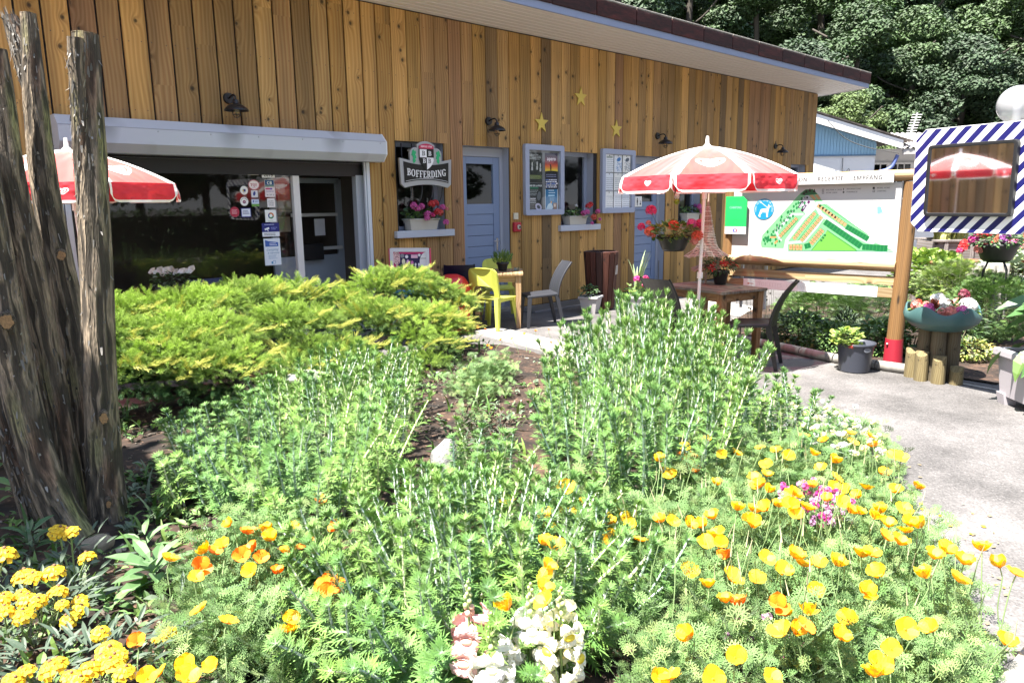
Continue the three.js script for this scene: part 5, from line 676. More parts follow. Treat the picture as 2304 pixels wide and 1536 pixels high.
  const dog = part(t, 'dog_notice', new THREE.CircleGeometry(0.113, 40).translate(-0.5, 1.545, 0.0125), printM(ctex(512, 512, (g, w) => { fillr(g, '#1aa4d8', 0, 0, w, w); g.lineWidth = 10; g.fillStyle = '#f4f8fa'; g.beginPath(); [[150, 450], [120, 420], [150, 330], [170, 270], [200, 250], [320, 236], [352, 210], [360, 160], [376, 130], [388, 158], [420, 180], [430, 200], [396, 218], [384, 270], [372, 330], [366, 400], [370, 450], [330, 452], [318, 340], [220, 330], [196, 370], [170, 400], [180, 450]].forEach((p, i) => i ? g.lineTo(p[0], p[1]) : g.moveTo(p[0], p[1])); g.fill(); g.strokeStyle = '#f4f8fa'; g.lineWidth = 16; g.beginPath(); g.moveTo(346, 216); g.lineTo(180, 96); g.stroke(); disc(g, '#f4f8fa', 172, 90, 18); const s = 'TENEZ VOTRE CHIEN EN LAISSE'; g.font = 'bold 56px sans-serif'; g.fillStyle = '#f4f8fa'; g.textAlign = 'center'; g.textBaseline = 'middle'; for (let i = 0; i < s.length; i++) { const a = -Math.PI * 1.08 + (i / (s.length - 1)) * Math.PI * 1.16; g.save(); g.translate(w / 2 + Math.cos(a) * 216, w / 2 + Math.sin(a) * 216); g.rotate(a + Math.PI / 2); g.scale(0.62, 1); g.fillText(s[i], 0, 0); g.restore(); } }), 0.4)); dog.material.color.setRGB(0.5, 0.5, 0.5);
  const pq = poly([[-0.125, -0.16], [0.125, -0.16], [0.125, 0.12], [0.075, 0.17], [-0.125, 0.17]]);
  const plq = part(t, 'camping_plaque', ext(pq, 0.012, 0.002, 0.05).translate(-0.80, 1.515, 0), M(0.012, 0.34, 0.085, 0.4));
  part(plq, 'plaque_print', new THREE.PlaneGeometry(0.2, 0.2).translate(-0.805, 1.535, 0.0648), printM(ctex(256, 256, (g, w, h) => { fillr(g, '#1d9e55', 0, 0, w, h); txt(g, 'CAMPING', w / 2, 90, 42, '#8fdcae', 'sans-serif', 'center', 'normal'); for (let i = 0; i < 3; i++) txt(g, '★', 78 + i * 50, 190, 30, '#8fdcae'); }), 0.4));
  part(plq, 'plaque_base', rbox(0.255, 0.085, 0.016, 0.004, -0.80, 1.312, 0.058), M(0.45, 0.45, 0.47, 0.4)); part(plq, 'plaque_badge', new THREE.CircleGeometry(0.026, 18).scale(1.2, 0.9, 1).translate(-0.80, 1.312, 0.0668), printM(ctex(128, 96, (g, w, h) => { fillr(g, '#7c7c92', 0, 0, w, h); fillr(g, '#4a4ab0', 20, 20, 34, 56); fillr(g, '#c44a5a', 78, 20, 30, 50); disc(g, '#e8e8f4', 64, 48, 16); })));
  part(t, 'name_strip', rbox(1.58, 0.105, 0.018, 0.003, 0.02, 1.845, 0.07), M(0.82, 0.82, 0.82, 0.4));
  part(t, 'name_print', new THREE.PlaneGeometry(1.56, 0.098).translate(0.02, 1.845, 0.0805), printM(ctex(2048, 128, (g, w, h) => { fillr(g, '#f2f2f2', 0, 0, w, h); txt(g, 'ACCUEIL', 90, h / 2, 76, '#4c4c50', 'sans-serif', 'left', 'bold'); txt(g, '·', 470, h / 2, 80, '#777'); txt(g, 'RECEPTION', 560, h / 2, 76, '#4c4c50', 'sans-serif', 'left', 'bold'); txt(g, '·', 1062, h / 2, 80, '#777'); txt(g, 'RECEPTIE', 1110, h / 2, 76, '#4c4c50', 'sans-serif', 'left', 'bold'); txt(g, '·', 1524, h / 2, 80, '#777'); txt(g, 'EMPFANG', 1570, h / 2, 76, '#4c4c50', 'sans-serif', 'left', 'bold'); txt(g, '·', 1994, h / 2, 80, '#777'); }), 0.4)).material.color.setRGB(0.55, 0.55, 0.55);
  part(t, 'cross_board', muv(rbox(1.80, 0.085, 0.022, 0.003, 0.0, 0.845, 0.015), 'x'), slatM); const cb = part(t, 'cross_board', muv(rbox(1.80, 0.095, 0.022, 0.003, 0.0, 0.725, 0.015), 'x', 0.4), slatM);
  part(cb, 'text_plate', rbox(1.42, 0.105, 0.006, 0.002, 0.02, 0.728, 0.030), M(0.82, 0.82, 0.81, 0.4)); part(cb, 'text_print', new THREE.PlaneGeometry(1.41, 0.098).translate(0.02, 0.728, 0.0345), printM(ctex(1536, 112, (g, w, h) => { fillr(g, '#f3f3f2', 0, 0, w, h); g.strokeStyle = '#c87a7a'; g.lineWidth = 8; g.beginPath(); g.moveTo(50, 56); g.lineTo(130, 56); g.moveTo(50, 56); g.lineTo(74, 46); g.moveTo(50, 56); g.lineTo(74, 66); g.stroke(); txt(g, 'TOILETTES · KORT VERBLIJF CAMPING', 190, h / 2, 62, '#e2e2e0', 'sans-serif', 'left', 'normal'); }), 0.4));
  part(t, 'support_leg', [rbox(0.03, 0.55, 0.03, 0.004, -0.78, 0.70, -0.12), rbox(0.03, 0.55, 0.03, 0.004, -0.5, 0.70, -0.12)], M(0.6, 0.6, 0.62, 0.5));
}
// ================================================================ traffic mirror
{
  const c = at(2186, 404, 5.8), t = thing('traffic_mirror', 'convex road mirror in a blue and white striped frame at the right', 'mirror', V(c.x, c.y, c.z), -1.841); t.rotation.order = 'YXZ'; t.rotation.x = 0.02;
  const w = 0.47, h = 0.405, k = 0.075; const s = poly([[-w + k, -h], [w - k, -h], [w, -h + k], [w, h - k], [w - k, h], [-w + k, h], [-w, h - k], [-w, -h + k]]);
  part(t, 'frame_plate', ext(s, 0.012, 0.004, -0.014), M(0.75, 0.75, 0.76, 0.45));
  const g = new THREE.ShapeGeometry(poly([[-w + k, -h], [w - k, -h], [w, -h + k], [w, h - k], [w - k, h], [-w + k, h], [-w, h - k], [-w, -h + k]])), p = g.attributes.position, uv = new Float32Array(p.count * 2); for (let i = 0; i < p.count; i++) { uv[i * 2] = (p.getX(i) + w) / (2 * w); uv[i * 2 + 1] = (p.getY(i) + h) / (2 * h); } g.setAttribute('uv', new THREE.BufferAttribute(uv, 2)); g.translate(0, 0, 0.0035);
  part(t, 'stripes', g, printM(ctex(1024, 882, (g, W, H) => { fillr(g, '#f2f2f2', 0, 0, W, H); g.fillStyle = '#15155a'; const d = 128; for (let i = -12; i < 18; i++) { g.beginPath(); const x = i * d; g.moveTo(x, H); g.lineTo(x + d * 0.5, H); g.lineTo(x + d * 0.5 + H * 0.92, 0); g.lineTo(x + H * 0.92, 0); g.fill(); } }), 0.4));
  part(t, 'rubber_rim', ext((() => { const s = rrect(0.668, 0.548, 0.03); s.holes.push(rrect(0.634, 0.514, 0.02)); return s; })(), 0.036, 0.005, 0.006), blackM);
  const mg = new THREE.PlaneGeometry(0.64, 0.52, 16, 14), mp = mg.attributes.position; for (let i = 0; i < mp.count; i++) { const x = mp.getX(i), y = mp.getY(i); mp.setZ(i, 0.040 - 0.012 * (x * x + y * y)); } mg.computeVertexNormals();
  part(t, 'mirror_glass', mg, M(0.86, 0.86, 0.92, 0.035, { metalness: 1 }));
  part(t, 'bracket', [rbox(0.05, 0.4, 0.05, 0.006, 0, 0, -0.045), rbox(0.6, 0.05, 0.04, 0.006, -0.2, -0.2, -0.05)], blackM);
  part(t, 'bracket_arm', rod(V(-0.45, -0.2, -0.07), V(-0.75, -0.22, -0.95), 0.025), blackM);
}
{ // globe lamp
  const c = at(2291, 235, 9), t = thing('globe_lamp', 'white milky globe street lamp behind the striped mirror', 'street lamp', V(c.x, 0, c.z)); part(t, 'globe', new THREE.SphereGeometry(0.217, 36, 24).translate(0, c.y, 0), new THREE.MeshPhysicalMaterial({ color: 0xdcdde0, roughness: 0.2, transmission: 0.6, thickness: 0, clearcoat: 0.6 })); part(t, 'socket', cyl(0.055, 0.055, 0.1, 18, 0, c.y - 0.235, 0), M(0.6, 0.6, 0.6, 0.5)); part(t, 'lamp_tube', cyl(0.045, 0.045, 0.3, 14, 0, c.y - 0.03, 0), M(0.85, 0.85, 0.86, 0.4)); part(t, 'pole', cyl(0.038, 0.045, c.y - 0.28, 16, 0, (c.y - 0.28) / 2, 0), M(0.62, 0.62, 0.64, 0.45));
}
// ================================================================ planters on the right
{ // teal bowl on log posts
  const t = thing('bowl_planter', 'teal plastic bowl planter with wavy rim standing on cut log posts', 'planter', V(-1.36, 0, 6.17)); const teal = M(0.045, 0.105, 0.105, 0.5);
  const g = lathe([[0.0, 0.455], [0.17, 0.46], [0.24, 0.49], [0.285, 0.53], [0.30, 0.545], [0.315, 0.60], [0.30, 0.655], [0.292, 0.66], [0.28, 0.655], [0.295, 0.60], [0.27, 0.54], [0, 0.52]], 60), p = g.attributes.position; for (let i = 0; i < p.count; i++) { const a = Math.atan2(p.getZ(i), p.getX(i)), y = p.getY(i), k = clamp((y - 0.55) / 0.11), rr = Math.hypot(p.getX(i), p.getZ(i)); if (rr > 0.2) p.setY(i, y + k * 0.035 * Math.cos(5 * a + 1.9)); } g.computeVertexNormals(); part(t, 'bowl', g, teal); part(t, 'potting_soil', new THREE.CircleGeometry(0.285, 24).rotateX(-Math.PI / 2).translate(0, 0.60, 0), potSoil);
  const wm = woodM(0.13, 0.115, 0.085, 0, 0.9), wp2 = woodM(0.25, 0.22, 0.13, 1, 0.9); for (let k = 0; k < 5; k++) { const a = k * 1.257 + 0.4; part(t, 'log_post', log(V(Math.cos(a) * 0.115, 0, Math.sin(a) * 0.115), V(Math.cos(a) * 0.115, 0.47, Math.sin(a) * 0.115), 0.066, 0.062, k), wm); }
  for (const [dx, dz, h, s] of [[-0.185, -0.075, 0.27, 1], [-0.20, 0.075, 0.25, 2], [-0.13, 0.20, 0.16, 3], [-0.09, -0.19, 0.27, 4]]) { const q = log(V(dx, 0, dz), V(dx, h, dz), 0.058, 0.055, s + 20), pp = q.attributes.position; for (let i = 0; i < pp.count; i++) if (pp.getY(i) > h * 0.7) pp.setY(i, pp.getY(i) - Math.max(0, -(pp.getX(i) - dx) * 0.8)); q.computeVertexNormals(); part(t, 'cut_post', q, wp2); }
  const r = rng(31), ls = bushLeaves(r, V(0, 0.63, 0), 0.27, 0.07, 0.27, 190, 0.05, [GR.lite, GR.mid, GR.lime, [0.35, 0.12, 0.07]]); inst(t, 'foliage', gOvate, LEAF, ls);
  heads(t, [[-0.17, 0.685, -0.17, 'salmon', 1.3], [-0.20, 0.665, -0.05, 'pink', 1.5], [-0.12, 0.68, -0.1, 'salmon', 1.2], [0.02, 0.72, -0.05, 'white', 1.9], [-0.04, 0.70, 0.03, 'white', 1.5], [0.0, 0.70, 0.2, 'white', 2.0], [-0.06, 0.71, 0.24, 'white', 1.5], [-0.2, 0.66, 0.13, 'salmon', 1.5], [-0.16, 0.66, 0.2, 'pink', 1.6], [0.08, 0.78, 0.14, 'wine', 1.5], [-0.2, 0.64, 0.06, 'salmon', 1.3], [-0.02, 0.69, -0.2, 'coral', 1.0]]);
  const L2 = [[-0.1, 0.67, -0.02], [-0.14, 0.68, -0.04], [0.0, 0.70, 0.08], [-0.17, 0.66, 0.0]]; inst(t, 'bronze_leaves', gOvate, LEAFG, L2.flatMap(([x, y, z]) => [0, 1, 2].map(i => [leafM4(V(x, y, z), V(jit(r, 1), 0.9, jit(r, 1)), 0.09), 0.30, 0.09, 0.05])));
}
{ // bucket with lettuce-green plant
  const t = thing('bucket_planter', 'dark blue-grey plastic bucket with a bright lettuce-green plant by the kerb', 'planter', V(-1.57, 0, 5.51)); part(t, 'bucket', lathe([[0, 0.003], [0.135, 0], [0.14, 0.012], [0.163, 0.26], [0.178, 0.262], [0.18, 0.285], [0.165, 0.285], [0.155, 0.25], [0, 0.24]], 36), M(0.045, 0.05, 0.068, 0.4)); part(t, 'handle_boss', new THREE.CircleGeometry(0.028, 18).scale(1.3, 0.8, 1).rotateY(-0.6).translate(-0.09, 0.235, 0.143), M(0.16, 0.17, 0.2, 0.4)); const r = rng(33); inst(t, 'foliage', gRound, LEAF, bushLeaves(r, V(-0.06, 0.335, -0.07), 0.155, 0.075, 0.13, 260, 0.045, [GR.lime, GR.lite, [0.36, 0.46, 0.07]])); heads(t, [[-0.16, 0.27, 0.02, 'coral', 0.8]]);
}
{ // square planter with big-leaved plant
  const t = thing('square_planter', 'light grey square planter with a large broad-leaved plant at the right edge', 'planter', V(-1.92, 0, 7.13), -2.38); const m = M(0.36, 0.335, 0.36, 0.5);
  part(t, 'planter', [bar(V(0, 0.07, 0), V(0, 0.40, 0), 0.46, 0.46, 0.52, 0.52)], m); part(t, 'rim', [rbox(0.58, 0.06, 0.06, 0.012, 0, 0.42, 0.26), rbox(0.58, 0.06, 0.06, 0.012, 0, 0.42, -0.26), rbox(0.06, 0.06, 0.46, 0.012, 0.26, 0.42, 0), rbox(0.06, 0.06, 0.46, 0.012, -0.26, 0.42, 0)], m); for (const [a, b] of [[1, 1], [1, -1], [-1, 1], [-1, -1]]) part(t, 'foot', bar(V(a * 0.19, 0, b * 0.19), V(a * 0.2, 0.09, b * 0.2), 0.09, 0.09, 0.1, 0.1), m); part(t, 'potting_soil', box(0.47, 0.01, 0.47, 0, 0.415, 0), potSoil);
  const big = ovate(1, 0.42, W1, W8, 0.3, 0.45), r = rng(35); for (let i = 0; i < 46; i++) { const a = r() * 6.28, e = 0.15 + r() * 1.1, s = 0.22 + 0.16 * r(), y = 0.45 + r() * 0.45; const lm = part(t, 'leaf', big, [leafM(0.4, 0.2, { color: new THREE.Color().setRGB(0.075, 0.17, 0.05) }), 0][0]); lm.applyMatrix4(leafM4(V(Math.cos(a) * 0.06, y, Math.sin(a) * 0.06), V(Math.cos(a), e - 0.35, Math.sin(a)), s, jit(r, 0.5))); }
  part(t, 'plant_stems', [0, 1, 2, 3, 4].map(i => tube([V(jit(r, 0.05), 0.41, jit(r, 0.05)), V(jit(r, 0.08), 0.65, jit(r, 0.08)), V(jit(r, 0.1), 0.92, jit(r, 0.1))], 0.009, 5)), STEM);
  for (const [x, z, y] of [[-0.24, 0.3, 0.46], [0.1, 0.3, 0.5], [-0.3, 0.12, 0.5]]) { const lm = part(t, 'leaf', big, leafM(0.4, 0.2, { color: new THREE.Color().setRGB(0.13, 0.22, 0.06) })); lm.applyMatrix4(leafM4(V(x * 0.7, y, z * 0.7), V(x, -0.25, z), 0.26)); }
}
const gFine = poppyLeaf();
// ================================================================ shrubs and garden things behind the kerb
{
  const P = [[1600, 752], [1700, 772], [1880, 810], [1980, 826], [2078, 840], [2240, 866], [2520, 830], [2480, 640], [2050, 632], [1830, 662], [1690, 700]].map(p => gp(p[0], p[1])); const g = new THREE.ShapeGeometry(poly(P.map(p => [p.x, -p.z]))).rotateX(-Math.PI / 2).translate(0, 0.018, 0); struct('garden_bed_soil', muv(g, 'x'), soilM);
}
function shrub(name, label, px, py, f, rx, ry, rz, n, size, geo, cols, seed, o = {}) {
  const c = at(px, py, f), t = thing(name, label, 'shrub', V(c.x, 0, c.z)); const r = rng(seed);
  inst(t, 'foliage', geo, o.mat || LEAF, bushLeaves(r, V(0, c.y, 0), rx, ry, rz, n, size, cols, o.flat ?? 0.5, o.hollow ?? 0.45));
  const st = []; for (let i = 0; i < 9; i++) { const a = r() * 6.28, q = 0.6 * Math.sqrt(r()); st.push(tube([V(jit(r, 0.05), 0, jit(r, 0.05)), V(Math.cos(a) * rx * q * 0.5, c.y * 0.6, Math.sin(a) * rz * q * 0.5), V(Math.cos(a) * rx * q, c.y + ry * 0.3, Math.sin(a) * rz * q)], 0.006, 4, 5)); } part(t, 'stems', st, M(0.10, 0.09, 0.05, 0.8)); return t;
}
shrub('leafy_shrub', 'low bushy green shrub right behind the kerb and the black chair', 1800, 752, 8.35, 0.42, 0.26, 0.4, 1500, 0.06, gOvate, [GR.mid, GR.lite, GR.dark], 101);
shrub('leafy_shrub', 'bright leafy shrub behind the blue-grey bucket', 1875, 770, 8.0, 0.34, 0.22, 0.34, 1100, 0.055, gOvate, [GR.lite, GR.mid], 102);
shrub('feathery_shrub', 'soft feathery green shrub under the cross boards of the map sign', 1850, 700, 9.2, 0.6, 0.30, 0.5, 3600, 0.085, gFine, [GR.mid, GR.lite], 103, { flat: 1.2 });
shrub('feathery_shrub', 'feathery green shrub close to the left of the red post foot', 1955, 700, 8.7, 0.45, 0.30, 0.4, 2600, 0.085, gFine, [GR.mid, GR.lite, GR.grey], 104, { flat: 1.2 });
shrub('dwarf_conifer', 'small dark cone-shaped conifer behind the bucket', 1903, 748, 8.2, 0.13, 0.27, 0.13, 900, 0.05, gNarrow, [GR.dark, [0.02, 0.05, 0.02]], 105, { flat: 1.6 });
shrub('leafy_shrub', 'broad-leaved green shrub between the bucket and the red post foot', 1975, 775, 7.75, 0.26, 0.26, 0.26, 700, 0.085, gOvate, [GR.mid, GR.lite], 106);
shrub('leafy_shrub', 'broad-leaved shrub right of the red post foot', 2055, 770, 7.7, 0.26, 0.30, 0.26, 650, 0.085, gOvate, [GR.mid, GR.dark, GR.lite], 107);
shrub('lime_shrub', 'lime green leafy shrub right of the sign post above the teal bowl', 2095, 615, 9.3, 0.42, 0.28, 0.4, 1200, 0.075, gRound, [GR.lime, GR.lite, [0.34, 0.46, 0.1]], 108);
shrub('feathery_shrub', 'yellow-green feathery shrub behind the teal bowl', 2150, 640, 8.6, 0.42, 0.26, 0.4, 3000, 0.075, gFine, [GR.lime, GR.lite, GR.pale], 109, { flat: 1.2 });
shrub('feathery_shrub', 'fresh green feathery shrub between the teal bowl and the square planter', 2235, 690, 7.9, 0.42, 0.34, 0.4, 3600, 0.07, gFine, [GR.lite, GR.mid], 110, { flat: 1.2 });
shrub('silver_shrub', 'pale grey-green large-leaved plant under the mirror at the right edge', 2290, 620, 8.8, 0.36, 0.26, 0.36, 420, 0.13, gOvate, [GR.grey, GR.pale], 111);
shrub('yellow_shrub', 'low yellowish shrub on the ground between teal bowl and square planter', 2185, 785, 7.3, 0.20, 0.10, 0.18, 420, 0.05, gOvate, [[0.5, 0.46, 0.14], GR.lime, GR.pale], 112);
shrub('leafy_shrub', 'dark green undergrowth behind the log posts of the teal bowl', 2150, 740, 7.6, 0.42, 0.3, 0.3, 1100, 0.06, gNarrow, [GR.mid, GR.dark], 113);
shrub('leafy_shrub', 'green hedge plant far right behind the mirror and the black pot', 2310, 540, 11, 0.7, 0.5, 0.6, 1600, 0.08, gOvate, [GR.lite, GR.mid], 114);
{ // dry seed-head plant
  const c = gp(1716, 752), t = thing('seed_head_plant', 'thin dark seed-head stalks in front of the pale strip beside the weathered table', 'plant', V(c.x, 0, c.z)), r = rng(120), st = [], hd = []; for (let i = 0; i < 26; i++) { const a = jit(r, 0.45), b = jit(r, 0.2), h = 0.3 + 0.35 * r(); st.push(rod(V(a * 0.7, 0, b), V(a, h, b), 0.0025, 0.0018, 4)); hd.push(new THREE.IcosahedronGeometry(0.012, 0).scale(1, 1.3, 1).translate(a, h, b)); } part(t, 'stems', st, M(0.05, 0.06, 0.03, 0.9)); part(t, 'seed_heads', hd, M(0.04, 0.035, 0.03, 0.9));
}
{ // black bowl on stones
  const p = at(2242, 588, 8.0), t = thing('black_bowl_planter', 'big black bowl of flowers on an iron stand below the mirror', 'planter', V(p.x, p.y, p.z)); part(t, 'bowl', lathe([[0, 0], [0.12, 0], [0.15, 0.03], [0.20, 0.17], [0.205, 0.19], [0.185, 0.19], [0.13, 0.03], [0, 0.03]], 28), blackM); const r = rng(37); inst(t, 'foliage', gOvate, LEAF, bushLeaves(r, V(-0.03, 0.24, 0), 0.30, 0.09, 0.24, 300, 0.055, [GR.dark, GR.mid])); heads(t, [[-0.2, 0.31, -0.1, 'red', 1.6], [-0.15, 0.31, -0.06, 'red', 1.5], [-0.24, 0.24, -0.17, 'magenta', 1.6], [0.02, 0.25, 0.06, 'purple', 1.7], [-0.14, 0.13, -0.14, 'salmon', 1.4], [-0.12, 0.16, -0.10, 'coral', 1.3]]); part(t, 'stand', [0, 1, 2, 3].map(i => { const a = i * Math.PI / 2 + 0.6; return tube([V(Math.cos(a) * 0.1, 0.0, Math.sin(a) * 0.1), V(Math.cos(a) * 0.14, -0.06, Math.sin(a) * 0.14), V(Math.cos(a) * 0.13, -p.y, Math.sin(a) * 0.13)], 0.009, 5); }), blackM);
  for (let i = 0; i < 3; i++) { const q = at(2195 + i * 28, 604, 8.5), s = thing('white_block', ['leftmost pale stone block under the black bowl', 'middle pale stone block under the black bowl', 'rightmost pale stone block under the black bowl'][i], 'stone block', V(q.x, 0, q.z), 0.3 * i); part(s, 'block', rbox(0.16, q.y + 0.06, 0.16, 0.02, 0, (q.y + 0.06) / 2, 0), concWhite); }
  const m = at(2295, 570, 10), f = thing('flower_mound', 'coral and pink flowering mound at the right edge behind the black bowl', 'flowers', V(m.x, 0, m.z)); const rr = rng(38); inst(f, 'foliage', gOvate, LEAF, bushLeaves(rr, V(0, m.y, 0), 0.4, 0.3, 0.4, 600, 0.06, [GR.mid, GR.grey])); const hl = []; for (let i = 0; i < 26; i++) { const a = rr() * 6.28, e = rr() * 1.2; hl.push([Math.cos(a) * Math.cos(e) * 0.38, m.y + Math.sin(e) * 0.28, Math.sin(a) * Math.cos(e) * 0.38, ['salmon', 'coral', 'salmon', 'pink'][i % 4], 2]); } heads(f, hl);
  const rs = at(2164, 590, 8.7), q = thing('standard_rose', 'single red bloom on a thin pale stake right of the sign post', 'flower', V(rs.x, 0, rs.z)); part(q, 'stake', rod(V(0, 0, 0), V(0, rs.y + 0.2, 0), 0.007, 0.006), M(0.6, 0.52, 0.4, 0.8)); heads(q, [[0, rs.y + 0.17, 0, 'red', 1.6], [0.02, rs.y + 0.22, 0.01, 'red', 1.5], [-0.03, rs.y + 0.14, -0.02, 'hot', 1.2]]);
}
{ // grey crate planter and bench further back
  const c = at(2135, 560, 10.6), t = thing('crate_planter', 'grey wooden crate planter with yellow-green grass behind the garden', 'planter', V(c.x, 0, c.z), -0.9), m = woodM(0.30, 0.30, 0.36, 2, 0.85), h = c.y + 0.12; for (let k = 0; k < 4; k++) for (const s of [0, 1, 2, 3]) { const b = muv(rbox(0.62, h / 4 - 0.008, 0.022, 0.003, 0, h * (k + 0.5) / 4, 0.31), 'x', k, s); part(t, 'crate_board', b.rotateY(s * Math.PI / 2), m); } for (const s of [-1, 1]) part(t, 'crate_batten', rbox(0.05, h, 0.02, 0.003, s * 0.17, h / 2, 0.335), m); part(t, 'potting_soil', box(0.58, 0.02, 0.58, 0, h - 0.04, 0), potSoil); part(t, 'crate_rim', [rbox(0.7, 0.03, 0.07, 0.004, 0, h + 0.015, 0.32), rbox(0.7, 0.03, 0.07, 0.004, 0, h + 0.015, -0.32)], m);
  const r = rng(39), L = []; for (let i = 0; i < 120; i++) { const s = 0.2 + 0.2 * r(); L.push([new THREE.Matrix4().makeRotationY(r() * 6.3).scale(V(0.8, s, s * 1.5)).setPosition(jit(r, 0.16), h, jit(r, 0.16)), 0.5, 0.5, 0.16]); } inst(t, 'grass_tuft', gBlade, LEAF, L); inst(t, 'foliage', gRound, LEAF, bushLeaves(r, V(0.05, h + 0.26, -0.05), 0.3, 0.14, 0.25, 260, 0.07, [GR.lime, [0.42, 0.5, 0.15]]));
  const b = at(2150, 588, 9.8), bt = thing('garden_bench', 'reddish brown slatted bench seen between the shrubs behind the sign post', 'bench', V(b.x, 0, b.z), -0.35), bm = woodM(0.36, 0.15, 0.09, 0); for (let i = 0; i < 4; i++) part(bt, 'seat_slat', muv(rbox(1.1, 0.025, 0.08, 0.004, 0, b.y - 0.01, -0.15 + i * 0.09), 'x', i), bm); for (const s of [-1, 1]) part(bt, 'leg', [bar(V(s * 0.45, 0, -0.14), V(s * 0.45, b.y - 0.02, -0.14), 0.05, 0.05), bar(V(s * 0.45, 0, 0.14), V(s * 0.45, b.y - 0.02, 0.14), 0.05, 0.05)], bm);
  const pt = at(2260, 578, 10.8), tt = thing('picnic_table', 'orange-brown picnic table partly hidden behind the black bowl', 'table', V(pt.x, 0, pt.z), -0.4); for (let i = 0; i < 5; i++) part(tt, 'table_board', muv(rbox(1.3, 0.03, 0.12, 0.004, 0, 0.73, -0.26 + i * 0.13), 'x', i), bm); for (const s of [-1, 1]) { part(tt, 'leg', [bar(V(s * 0.5, 0, -0.3), V(s * 0.5, 0.71, -0.15), 0.06, 0.06), bar(V(s * 0.5, 0, 0.3), V(s * 0.5, 0.71, 0.15), 0.06, 0.06)], bm); part(tt, 'bench_board', muv(rbox(1.3, 0.03, 0.2, 0.004, 0, 0.44, s * 0.55), 'x', s), bm); part(tt, 'cross_rail', rbox(0.05, 0.08, 1.25, 0.004, s * 0.5, 0.39, 0), bm); }
}
